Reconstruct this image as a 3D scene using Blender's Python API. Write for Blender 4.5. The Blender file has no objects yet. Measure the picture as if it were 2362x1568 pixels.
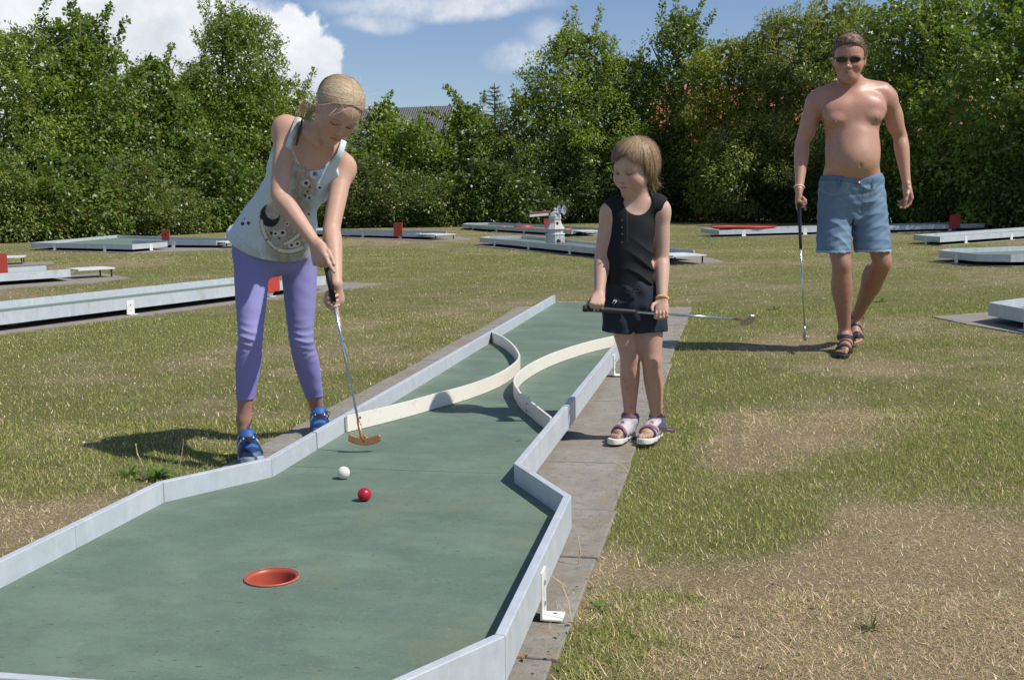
import bpy, bmesh, math, random
import numpy as np
from mathutils import Vector, Matrix
random.seed(7)
RNG = np.random.default_rng(7)
S = bpy.context.scene
COL = S.collection

# ------------------------------------------------------------------ camera
CAM = np.array([1.072, -3.353, 0.982])
PITCH, ROLL, YAW = 0.1287228, -0.0156194, -0.1977055
FPX, CX, CY = 2600.0, 1181.0, 784.0          # focal length and centre in units of a 2362 wide frame
fw0 = np.array([math.sin(YAW), math.cos(YAW), 0.0]); rt0 = np.array([math.cos(YAW), -math.sin(YAW), 0.0])
up0 = np.array([0, 0, 1.0])
FW = fw0 * math.cos(PITCH) - up0 * math.sin(PITCH)
_U = fw0 * math.sin(PITCH) + up0 * math.cos(PITCH)
RT = rt0 * math.cos(ROLL) + _U * math.sin(ROLL)
UP = _U * math.cos(ROLL) - rt0 * math.sin(ROLL)
cd = bpy.data.cameras.new('camera'); cam = bpy.data.objects.new('camera', cd); COL.objects.link(cam)
cd.sensor_fit = 'HORIZONTAL'; cd.sensor_width = 36.0; cd.lens = 36.0 * FPX / 2362.0
cd.clip_start = 0.05; cd.clip_end = 3000.0
M4 = Matrix.Identity(4)
for i in range(3):
    M4[i][0] = RT[i]; M4[i][1] = UP[i]; M4[i][2] = -FW[i]; M4[i][3] = CAM[i]
cam.matrix_world = M4
S.camera = cam

# ------------------------------------------------------------------ sun, sky, exposure
SUN = np.array([0.85, -0.17, 1.10]); SUN = SUN / np.linalg.norm(SUN)
ld = bpy.data.lights.new('sun', 'SUN'); ld.energy = 4.7; ld.angle = math.radians(0.53); ld.color = (1.0, 0.955, 0.89)
sun = bpy.data.objects.new('sun', ld); COL.objects.link(sun)
sun.rotation_euler = Vector((-SUN).tolist()).to_track_quat('-Z', 'Y').to_euler()
sun.location = (20, -6, 25)
S.view_settings.view_transform = 'Standard'; S.view_settings.look = 'None'
S.view_settings.exposure = 0.0; S.view_settings.gamma = 1.0
S.view_settings.use_curve_mapping = False
S.cycles.use_denoising = True
S.cycles.max_bounces = 6; S.cycles.diffuse_bounces = 3; S.cycles.transparent_max_bounces = 6

def ray(x, y): return FW + RT * (x - CX) / FPX - UP * (y - CY) / FPX
def atz(x, y, z=0.0):
    d = ray(x, y); t = (z - CAM[2]) / d[2]; return CAM + d * t
def onplane(x, y, base, dd=0.0):
    """point seen at (x, y) on the upright plane through base, dd metres further away"""
    d = ray(x, y); t = ((np.asarray(base) - CAM) @ fw0 + dd) / (d @ fw0); return CAM + d * t

W = bpy.data.worlds.new('World'); S.world = W; W.use_nodes = True
def build_world():
    nt = W.node_tree; N = nt.nodes; L = nt.links
    for n in list(N): N.remove(n)
    out = N.new('ShaderNodeOutputWorld'); bg = N.new('ShaderNodeBackground')
    sky = N.new('ShaderNodeTexSky'); sky.sky_type = 'NISHITA'; sky.sun_disc = False
    sky.sun_elevation = math.asin(SUN[2]); sky.sun_rotation = math.atan2(SUN[0], SUN[1])
    sky.altitude = 0; sky.air_density = 1.0; sky.dust_density = 0.3; sky.ozone_density = 1.6
    bg.inputs['Strength'].default_value = 0.09
    tc = N.new('ShaderNodeTexCoord')
    def math_(op, a, b=None, c=None, clamp=False):
        n = N.new('ShaderNodeMath'); n.operation = op; n.use_clamp = clamp
        for i, v in enumerate((a, b, c)):
            if v is None: continue
            if isinstance(v, (int, float)): n.inputs[i].default_value = v
            else: L.new(v, n.inputs[i])
        return n.outputs[0]
    def vmath(op, a, b=None):
        n = N.new('ShaderNodeVectorMath'); n.operation = op
        for i, v in enumerate((a, b)):
            if v is None: continue
            if isinstance(v, (tuple, list)): n.inputs[i].default_value = v
            else: L.new(v, n.inputs[i])
        return n
    d = tc.outputs['Generated']
    def noise(scale, detail, rough, vec, off=(0, 0, 0)):
        m = N.new('ShaderNodeMapping'); m.inputs['Location'].default_value = off
        L.new(vec, m.inputs['Vector'])
        n = N.new('ShaderNodeTexNoise'); n.inputs['Scale'].default_value = scale; n.inputs['Detail'].default_value = detail
        n.inputs['Roughness'].default_value = rough; L.new(m.outputs[0], n.inputs['Vector']); return n
    # cauliflower edges: position is jittered by noise before measuring distance to the cloud lobes
    nz = noise(9.0, 8.0, 0.58, d)
    sub = vmath('SUBTRACT', nz.outputs['Color'], (0.5, 0.5, 0.5)); sc = vmath('SCALE', sub.outputs[0]); sc.inputs['Scale'].default_value = 0.11
    dj = vmath('ADD', d, sc.outputs[0]).outputs[0]
    nz2 = noise(5.0, 6.0, 0.6, d, (3.1, 1.7, 0.4))
    sub2 = vmath('SUBTRACT', nz2.outputs['Color'], (0.5, 0.5, 0.5)); sc2 = vmath('SCALE', sub2.outputs[0]); sc2.inputs['Scale'].default_value = 0.055
    dj2 = vmath('ADD', d, sc2.outputs[0]).outputs[0]
    def lobe(px, py, wx, wy, soft, vec):
        c = ray(px, py); c = c / np.linalg.norm(c)
        wx /= FPX; wy /= FPX
        s = vmath('SUBTRACT', vec, tuple(float(v) for v in c)).outputs[0]
        a = vmath('DOT_PRODUCT', s, tuple(float(v) for v in RT / wx)).outputs['Value']
        b = vmath('DOT_PRODUCT', s, tuple(float(v) for v in UP / wy)).outputs['Value']
        f = vmath('DOT_PRODUCT', s, tuple(float(v) for v in FW / max(wx, wy))).outputs['Value']
        r2 = math_('ADD', math_('ADD', math_('MULTIPLY', a, a), math_('MULTIPLY', b, b)), math_('MULTIPLY', f, f))
        r = math_('SQRT', r2)
        m = N.new('ShaderNodeMapRange'); m.interpolation_type = 'SMOOTHSTEP'
        m.inputs['From Min'].default_value = 1.0 + soft; m.inputs['From Max'].default_value = 1.0 - soft
        L.new(r, m.inputs['Value']); return m.outputs[0]
    heap = [(90, 60, 260, 170), (330, 120, 260, 200), (570, 120, 140, 150), (650, 190, 105, 130), (700, 150, 70, 95), (480, 40, 120, 80),
            (300, 300, 420, 160), (-250, 150, 350, 300), (650, 40, 70, 60)]
    thin = [(1020, 14, 235, 24, .45), (860, 38, 70, 16, .6), (1195, 141, 66, 26, .6), (1290, 98, 62, 30, .7)]
    acc = None
    for h in heap:
        l = lobe(*h, 0.1, dj); acc = l if acc is None else math_('MAXIMUM', acc, l)
    wisps = None
    for t in thin:
        l = lobe(t[0], t[1], t[2], t[3], t[4], dj2); wisps = l if wisps is None else math_('MAXIMUM', wisps, l)
    wn = noise(16.0, 6.0, 0.65, d, (7, 2, 1))
    wm = N.new('ShaderNodeMapRange'); wm.inputs['From Min'].default_value = 0.36; wm.inputs['From Max'].default_value = 0.62
    L.new(wn.outputs['Fac'], wm.inputs['Value'])
    wisps = math_('MULTIPLY', math_('MULTIPLY', wisps, wm.outputs[0]), 0.8)
    # the same kind of scattered fair weather cloud over the rest of the sky
    gn = noise(2.6, 9.0, 0.55, d, (1.3, 4.2, 0.2))
    gm = N.new('ShaderNodeMapRange'); gm.interpolation_type = 'SMOOTHSTEP'
    gm.inputs['From Min'].default_value = 0.56; gm.inputs['From Max'].default_value = 0.66; L.new(gn.outputs['Fac'], gm.inputs['Value'])
    away = vmath('DOT_PRODUCT', d, tuple(float(v) for v in FW)).outputs['Value']
    am = N.new('ShaderNodeMapRange'); am.inputs['From Min'].default_value = 0.88; am.inputs['From Max'].default_value = 0.7; L.new(away, am.inputs['Value'])
    rest = math_('MULTIPLY', gm.outputs[0], am.outputs[0])
    mask = math_('MAXIMUM', math_('MAXIMUM', acc, wisps), rest, None, True)
    # cloud tone: bright billows and soft grey hollows
    cn = noise(7.0, 8.0, 0.6, dj, (0.5, 0.2, 0.9))
    cr = N.new('ShaderNodeValToRGB'); L.new(cn.outputs['Fac'], cr.inputs['Fac'])
    cr.color_ramp.elements[0].position = 0.33; cr.color_ramp.elements[0].color = (6.0, 6.7, 7.8, 1)
    cr.color_ramp.elements[1].position = 0.66; cr.color_ramp.elements[1].color = (11.2, 11.3, 11.5, 1)
    mix = N.new('ShaderNodeMix'); mix.data_type = 'RGBA'
    tn = N.new('ShaderNodeMix'); tn.data_type = 'RGBA'; tn.blend_type = 'MULTIPLY'; tn.inputs[0].default_value = 1.0; tn.inputs[7].default_value = (0.93, 0.98, 1.16, 1); L.new(sky.outputs[0], tn.inputs[6])
    L.new(mask, mix.inputs[0]); L.new(tn.outputs[2], mix.inputs[6]); L.new(cr.outputs[0], mix.inputs[7])
    L.new(mix.outputs[2], bg.inputs['Color']); L.new(bg.outputs[0], out.inputs['Surface'])
build_world()

# ------------------------------------------------------------------ helpers
def tag(o, label=None, cat=None, group=None, kind=None):
    if label: o['label'] = label
    if cat: o['category'] = cat
    if group: o['group'] = group
    if kind: o['kind'] = kind
    return o
def empty(name, loc=(0, 0, 0), rz=0.0, label=None, cat=None, group=None, parent=None):
    o = bpy.data.objects.new(name, None); COL.objects.link(o); o.location = tuple(float(v) for v in loc); o.rotation_euler = (0, 0, rz)
    o.empty_display_size = 0.1
    if parent: o.parent = parent
    return tag(o, label, cat, group)
def link(name, me, mat=None, parent=None):
    o = bpy.data.objects.new(name, me); COL.objects.link(o)
    if mat is not None and len(me.materials) == 0: me.materials.append(mat)
    if parent is not None:
        o.parent = parent
        # parts are modelled in world coordinates: take the thing's own place back out
        if parent.type == 'EMPTY': o.matrix_parent_inverse = Matrix.Translation(parent_world(parent)).inverted()
    return o
def parent_world(p):
    v = Vector((0, 0, 0))
    while p is not None:
        if p.type == 'EMPTY': v += p.location
        p = p.parent
    return v
def fast_mesh(name, verts, faces, col=None, smooth=False):
    verts = np.ascontiguousarray(verts, dtype=np.float32); faces = np.ascontiguousarray(faces, dtype=np.int32)
    me = bpy.data.meshes.new(name); n, k = faces.shape
    me.vertices.add(len(verts)); me.vertices.foreach_set('co', verts.ravel())
    me.loops.add(n * k); me.loops.foreach_set('vertex_index', faces.ravel())
    me.polygons.add(n); me.polygons.foreach_set('loop_start', np.arange(0, n * k, k, dtype=np.int32))
    if smooth: me.polygons.foreach_set('use_smooth', np.ones(n, dtype=bool))
    me.update(calc_edges=True)
    if col is not None:
        a = me.color_attributes.new(name='col', type='FLOAT_COLOR', domain='POINT')
        c = np.ones((len(verts), 4), dtype=np.float32); c[:, :3] = col; a.data.foreach_set('color', c.ravel())
    return me

def stuff(o): o['kind'] = 'stuff'; return o

class MB:
    """collects simple solids into one mesh"""
    def __init__(s): s.v = []; s.f = []
    def add(s, vs, fs):
        b = len(s.v); s.v += [tuple(float(c) for c in v) for v in vs]; s.f += [tuple(b + i for i in f) for f in fs]; return s
    def prism(s, poly, z0, z1):
        n = len(poly); a = sum(poly[i][0] * poly[(i + 1) % n][1] - poly[(i + 1) % n][0] * poly[i][1] for i in range(n))
        if a < 0: poly = poly[::-1]
        vs = [(p[0], p[1], z0) for p in poly] + [(p[0], p[1], z1) for p in poly]
        fs = [tuple(range(n))[::-1], tuple(range(n, 2 * n))] + [(i, (i + 1) % n, n + (i + 1) % n, n + i) for i in range(n)]
        return s.add(vs, fs)
    def box(s, c, ax, ay, az):
        c = np.array(c, float); ax, ay, az = (np.array(a, float) for a in (ax, ay, az)); vs = []
        for k in (-1, 1):
            for i, j in ((-1, -1), (1, -1), (1, 1), (-1, 1)): vs.append(c + ax * i + ay * j + az * k)
        return s.add(vs, [(0, 3, 2, 1), (4, 5, 6, 7), (0, 1, 5, 4), (1, 2, 6, 5), (2, 3, 7, 6), (3, 0, 4, 7)])
    def tube(s, pts, rad, n=10, cap=True):
        pts = [np.array(p, float) for p in pts]; m = len(pts)
        rad = [rad] * m if isinstance(rad, (int, float)) else rad
        vs = []; ref = None
        for i, p in enumerate(pts):
            t = pts[min(i + 1, m - 1)] - pts[max(i - 1, 0)]; t /= np.linalg.norm(t) + 1e-9
            if ref is None:
                ref = np.cross(t, [0, 0, 1.0]) if abs(t[2]) < .9 else np.cross(t, [0, 1.0, 0])
            ref = ref - t * (ref @ t); ref /= np.linalg.norm(ref) + 1e-9; b = np.cross(t, ref)
            for k in range(n):
                a = 2 * math.pi * k / n; vs.append(p + (ref * math.cos(a) + b * math.sin(a)) * rad[i])
        fs = [(i * n + k, i * n + (k + 1) % n, (i + 1) * n + (k + 1) % n, (i + 1) * n + k) for i in range(m - 1) for k in range(n)]
        if cap: fs += [tuple(range(n))[::-1], tuple(range((m - 1) * n, m * n))]
        return s.add(vs, fs)
    def lathe(s, prof, c=(0, 0, 0), n=24, ax=None):
        vs = []; c = np.array(c, float)
        R = np.eye(3) if ax is None else np.array(ax, float)
        for r, z in prof:
            for k in range(n):
                a = 2 * math.pi * k / n; vs.append(c + R @ np.array([r * math.cos(a), r * math.sin(a), z]))
        m = len(prof)
        fs = [(i * n + k, i * n + (k + 1) % n, (i + 1) * n + (k + 1) % n, (i + 1) * n + k) for i in range(m - 1) for k in range(n)]
        return s.add(vs, fs)
    def mesh(s, name, smooth=False):
        me = bpy.data.meshes.new(name); me.from_pydata(s.v, [], s.f); me.update()
        bm = bmesh.new(); bm.from_mesh(me); bmesh.ops.recalc_face_normals(bm, faces=bm.faces); bm.to_mesh(me); bm.free()
        if smooth: me.polygons.foreach_set('use_smooth', np.ones(len(me.polygons), dtype=bool))
        return me
    def build(s, name, mat, parent=None, smooth=False, bevel=0.0, angle=None):
        o = link(name, s.mesh(name, smooth), mat, parent)
        if bevel:
            b = o.modifiers.new('bevel', 'BEVEL'); b.width = bevel; b.segments = 2; b.limit_method = 'ANGLE'; b.angle_limit = math.radians(40)
        if smooth and angle:
            with_angle(o.data, angle)
        return o
def with_angle(me, ang):
    bm = bmesh.new(); bm.from_mesh(me)
    for e in bm.edges:
        if len(e.link_faces) == 2 and e.calc_face_angle(0) > math.radians(ang): e.smooth = False
    bm.to_mesh(me); bm.free()

# ------------------------------------------------------------------ materials
MATS = {}
def mat(name, color=(.5, .5, .5), rough=.6, metal=0.0, noise=None, bump=None, attr=False, spec=.5, sss=0.0, transl=0.0, var=None, coat=0.0):
    """noise = (scale, amount, tint colour, contrast); bump = (scale, strength, distance); var = fine speckle (scale, amount)"""
    m = bpy.data.materials.new(name); m.use_nodes = True; MATS[name] = m
    nt = m.node_tree; N = nt.nodes; L = nt.links; bs = N['Principled BSDF']
    bs.inputs['Roughness'].default_value = rough; bs.inputs['Metallic'].default_value = metal
    bs.inputs['Specular IOR Level'].default_value = spec; bs.inputs['Coat Weight'].default_value = coat
    tc = N.new('ShaderNodeTexCoord')
    if attr:
        a = N.new('ShaderNodeVertexColor'); a.layer_name = 'col'; src = a.outputs['Color']
    else:
        r = N.new('ShaderNodeRGB'); r.outputs[0].default_value = (*color, 1); src = r.outputs[0]
    def nz(scale, detail=5, rg=.6, stretch=None):
        n = N.new('ShaderNodeTexNoise'); n.inputs['Scale'].default_value = scale; n.inputs['Detail'].default_value = detail; n.inputs['Roughness'].default_value = rg
        if stretch:
            mp = N.new('ShaderNodeMapping'); mp.inputs['Scale'].default_value = stretch; L.new(tc.outputs['Object'], mp.inputs['Vector']); L.new(mp.outputs[0], n.inputs['Vector'])
        else: L.new(tc.outputs['Object'], n.inputs['Vector'])
        return n
    if noise:
        for nn in (noise if isinstance(noise, list) else [noise]):
            n = nz(nn[0], 6, .62, nn[4] if len(nn) > 4 else None)
            mr = N.new('ShaderNodeMapRange'); w = nn[3]
            mr.inputs['From Min'].default_value = .5 - w + (nn[5] if len(nn) > 5 else 0); mr.inputs['From Max'].default_value = .5 + w + (nn[5] if len(nn) > 5 else 0)
            mr.inputs['To Max'].default_value = nn[1]; L.new(n.outputs['Fac'], mr.inputs['Value'])
            mx = N.new('ShaderNodeMix'); mx.data_type = 'RGBA'; L.new(mr.outputs[0], mx.inputs[0]); L.new(src, mx.inputs[6]); mx.inputs[7].default_value = (*nn[2], 1)
            src = mx.outputs[2]
    if var:
        n = nz(var[0], 3, .7)
        mr = N.new('ShaderNodeMapRange'); mr.inputs['From Min'].default_value = .25; mr.inputs['From Max'].default_value = .75
        mr.inputs['To Min'].default_value = 1 - var[1]; mr.inputs['To Max'].default_value = 1 + var[1]; L.new(n.outputs['Fac'], mr.inputs['Value'])
        vm = N.new('ShaderNodeVectorMath'); vm.operation = 'SCALE'; L.new(src, vm.inputs[0]); L.new(mr.outputs[0], vm.inputs['Scale']); src = vm.outputs[0]
    L.new(src, bs.inputs['Base Color'])
    if sss:
        bs.inputs['Subsurface Weight'].default_value = sss; bs.inputs['Subsurface Radius'].default_value = (1, .35, .2); bs.inputs['Subsurface Scale'].default_value = .008
    if bump:
        for bb in ([bump] if not isinstance(bump, list) else bump):
            n = nz(bb[0], 4, .6, bb[3] if len(bb) > 3 else None); b = N.new('ShaderNodeBump'); b.inputs['Strength'].default_value = bb[1]; b.inputs['Distance'].default_value = bb[2]
            L.new(n.outputs['Fac'], b.inputs['Height'])
            if bs.inputs['Normal'].links: L.new(bs.inputs['Normal'].links[0].from_socket, b.inputs['Normal'])
            L.new(b.outputs[0], bs.inputs['Normal'])
    if transl:
        t = N.new('ShaderNodeBsdfTranslucent'); mx = N.new('ShaderNodeMixShader'); mx.inputs[0].default_value = transl
        vm = N.new('ShaderNodeVectorMath'); vm.operation = 'MULTIPLY'; L.new(src, vm.inputs[0]); vm.inputs[1].default_value = (1.5, 1.6, .6)
        L.new(vm.outputs[0], t.inputs['Color']); L.new(bs.outputs[0], mx.inputs[1]); L.new(t.outputs[0], mx.inputs[2])
        L.new(mx.outputs[0], N['Material Output'].inputs['Surface'])
    return m

mat('alu', (.50, .545, .585), .45, .12, noise=[(3, .5, (.50, .55, .58), .15), (14, .35, (.70, .73, .75), .10, (1, 1, .3), .05), (26, .4, (.42, .45, .46), .10, None, .07), (7, .55, (.33, .33, .29), .05, (1, 1, .25), .13)], bump=(180, .15, .001), var=(400, .06))
mat('alu_white', (.72, .75, .76), .5, .1, noise=(8, .35, (.55, .56, .54), .2))
mat('bracket_white', (.74, .74, .70), .5, 0, noise=(20, .5, (.5, .47, .4), .1, None, .08))
mat('cream', (.80, .76, .66), .42, 0, noise=[(4, .25, (.62, .56, .45), .2), (30, .4, (.45, .36, .25), .06, None, .14)])
mat('felt', (.136, .186, .138), .72, 0, noise=[(1.1, .75, (.092, .140, .108), .12), (3.1, .6, (.190, .250, .185), .10, (.9, 1.5, 1), .03), (6.5, .5, (.105, .140, .108), .09, (1.2, .9, 1), .07), (9, .4, (.100, .142, .105), .09, (.7, 1.8, 1), .06), (27, .55, (.175, .205, .120), .05, (.8, 1.7, 1), .14), (61, .85, (.075, .060, .045), .04, (.7, 1.5, 1), .15), (140, .6, (.26, .29, .22), .03, None, .2), (2.1, .5, (.165, .190, .110), .05, None, .12), (130, .5, (.20, .26, .20), .05, None, .12)], bump=[(260, .3, .001), (14, .15, .004)], var=(520, .2), spec=.35)
mat('felt_far', (.150, .205, .155), .75, 0, noise=(2, .5, (.10, .15, .12), .2), var=(300, .1))
mat('concrete', (.255, .235, .20), .9, 0, noise=[(2, .5, (.19, .175, .145), .15), (9, .5, (.32, .30, .265), .1, None, .05), (34, .7, (.15, .14, .12), .06, None, .09), (22, .8, (.33, .20, .09), .05, None, .13), (13, .9, (.50, .49, .45), .025, None, .22), (5, .6, (.21, .17, .12), .08, None, .08)], bump=[(120, .5, .004), (14, .3, .01)], var=(330, .22))
mat('red_board', (.48, .055, .04), .45, 0, noise=(6, .4, (.38, .06, .045), .2))
mat('cup_red', (.42, .085, .045), .42, 0, noise=(12, .5, (.30, .055, .035), .2))
mat('cup_edge', (.45, .12, .07), .4, 0, noise=(40, .4, (.45, .4, .4), .04, None, .12))
mat('dark', (.012, .012, .013), .5)
mat('rubber', (.02, .021, .024), .6, 0, bump=(300, .3, .002))
mat('chrome', (.50, .56, .63), .17, .9)
mat('steel', (.45, .46, .47), .3, .9, noise=(30, .5, (.3, .3, .31), .2))
mat('copper', (.47, .24, .115), .36, .55, noise=(25, .6, (.34, .17, .09), .15), var=(200, .15))
mat('ball_white', (.74, .73, .64), .4, 0, noise=(30, .4, (.62, .58, .45), .1))
mat('ball_red', (.42, .012, .025), .28, 0)
mat('white_paint', (.78, .78, .76), .6, 0, noise=(3, .3, (.6, .6, .57), .2))
mat('leaf', attr=True, rough=.42, transl=.34, spec=.6)
mat('bark', (.10, .085, .065), .9, 0, noise=(6, .6, (.19, .18, .15), .15, (1, 1, .3)), bump=(20, .6, .02))
mat('blade', attr=True, rough=.65, transl=.22, spec=.25)
mat('twig', (.24, .15, .08), .8)

# ------------------------------------------------------------------ value noise in numpy
_LAT = np.random.default_rng(3).random((256, 256))
def vnoise(x, y, s, o=0):
    x = np.asarray(x) * s + 31.7 * o + 500; y = np.asarray(y) * s + 17.3 * o + 500
    xi = np.floor(x).astype(int); yi = np.floor(y).astype(int); fx = x - xi; fy = y - yi
    fx = fx * fx * (3 - 2 * fx); fy = fy * fy * (3 - 2 * fy); g = lambda a, b: _LAT[a % 256, b % 256]
    return (g(xi, yi) * (1 - fx) + g(xi + 1, yi) * fx) * (1 - fy) + (g(xi, yi + 1) * (1 - fx) + g(xi + 1, yi + 1) * fx) * fy
def fbm(x, y, s, o=0, n=4):
    v = 0; a = .5
    for i in range(n): v = v + a * vnoise(x, y, s * 2 ** i, o + i); a *= .5
    return v / (1 - .5 ** n)
# ------------------------------------------------------------------ ground and grass
BLOBS = [  # where the turf is burnt (+) or fresh (-): place in the photograph's frame, radius in metres, amount
    (1950, 1480, .75, 1.0), (2250, 1420, .7, .9), (1700, 1320, .35, .9), (1500, 1420, .22, -.2), (1760, 1030, .3, .8), (1900, 960, .45, .55), (2150, 1180, .4, .1),
    (1560, 1130, .25, -.8), (1680, 1200, .28, -.75), (1950, 1190, .35, -.6), (2300, 1080, .5, -.5), (1600, 880, .4, -.9), (1660, 730, .5, -.8), (1760, 880, .3, -.2),
    (1800, 790, .5, .8), (2050, 850, .5, .7), (2200, 800, .6, -.4), (2200, 690, 1.2, -.5), (1720, 690, .7, .5), (1380, 1380, .1, -.8), (1340, 1480, .1, -.7),
    (60, 1210, .3, 1.0), (260, 1150, .25, .7), (450, 960, .35, .45), (150, 1000, .5, -.2), (330, 1080, .2, -.9), (420, 1000, .2, -.5), (200, 780, .9, -.2), (450, 760, .9, -.3),
    (900, 650, 1.2, .1), (800, 560, 3, .45), (300, 540, 5, .4), (1100, 540, 4, .2), (1000, 700, .8, -.3), (830, 800, .5, .15), (700, 880, .4, -.5), (300, 700, .9, -.25), (60, 670, 1.0, .5),
    (1750, 560, 3, .0), (1400, 600, 2, -.1), (2250, 1290, .4, .4), (1400, 1060, .1, -.7)]
BL = [(atz(b[0], b[1])[:2], b[2], b[3]) for b in BLOBS]
def dryness(x, y):
    d = .20 + 1.45 * (fbm(x, y, .55, 1) - .5) + 1.2 * (fbm(x, y, 2.4, 9) - .5) + 1.1 * (fbm(x, y, 9, 15, 2) - .5)
    wx = x + .9 * (fbm(x, y, 2.0, 21) - .5); wy = y + 1.1 * (fbm(x, y, 2.0, 33) - .5)
    for (c, r, a) in BL:
        d = d + a * .85 * np.exp(-((wx - c[0]) ** 2 + (wy - c[1]) ** 2) / (r * r))
    d = d - .5 * np.exp(-((x - .84) / .13) ** 2) * (y > -3) * (y < 7)      # fresh fringe along the slabs
    return np.clip(d, 0, 1)
GREEN_A = np.array([.165, .200, .048]); GREEN_B = np.array([.39, .42, .12]); STRAW = np.array([.82, .66, .46]); BROWN = np.array([.42, .295, .175])
def turf_color(x, y, rnd):
    d = dryness(x, y)[:, None]; r = rnd[:, None]
    g = GREEN_A * (1 - r) + GREEN_B * r; s = BROWN * (1 - r) + STRAW * r
    return g * (1 - d) + s * d

def axis_coords(lo, hi, dense_lo, dense_hi, step, grow=1.18):
    a = list(np.arange(dense_lo, dense_hi + step * .5, step)); s = step; v = a[-1]
    while v < hi: s *= grow; v += s; a.append(min(v, hi))
    s = step; v = a[0]; pre = []
    while v > lo: s *= grow; v -= s; pre.append(max(v, lo))
    return np.array(pre[::-1] + a)
gx = axis_coords(-900, 900, -12, 9, .14); gy = axis_coords(-300, 1500, -4, 24, .14)
GX, GY = np.meshgrid(gx, gy, indexing='ij')
gz = -.012 + .018 * (fbm(GX, GY, .8, 4) - .5); gz[(np.abs(GX) < 1.1) & (GY > -4) & (GY < 7)] = -.012
gv = np.stack([GX, GY, gz], -1).reshape(-1, 3); nx, ny = len(gx), len(gy)
ii = np.arange(nx * ny).reshape(nx, ny)
gf = np.stack([ii[:-1, :-1], ii[1:, :-1], ii[1:, 1:], ii[:-1, 1:]], -1).reshape(-1, 4)
fx_, fy_ = gv[:, 0], gv[:, 1]
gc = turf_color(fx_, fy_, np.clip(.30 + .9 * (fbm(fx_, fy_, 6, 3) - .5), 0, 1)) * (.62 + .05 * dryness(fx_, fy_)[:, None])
gm = mat('turf', attr=True, rough=.95, spec=.1, noise=[(60, .55, (.10, .085, .045), .15), (230, .5, (.30, .27, .14), .12)], bump=[(90, .8, .02), (320, .7, .008)], var=(900, .4))
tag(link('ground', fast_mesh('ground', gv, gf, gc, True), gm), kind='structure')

SLABS = []     # outlines the grass keeps off
def in_poly(x, y, poly):
    inside = np.zeros(len(x), bool); n = len(poly); j = n - 1
    for i in range(n):
        xi, yi = poly[i][:2]; xj, yj = poly[j][:2]
        c = ((yi > y) != (yj > y)) & (x < (xj - xi) * (y - yi) / ((yj - yi) + 1e-12) + xi); inside ^= c; j = i
    return inside

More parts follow.
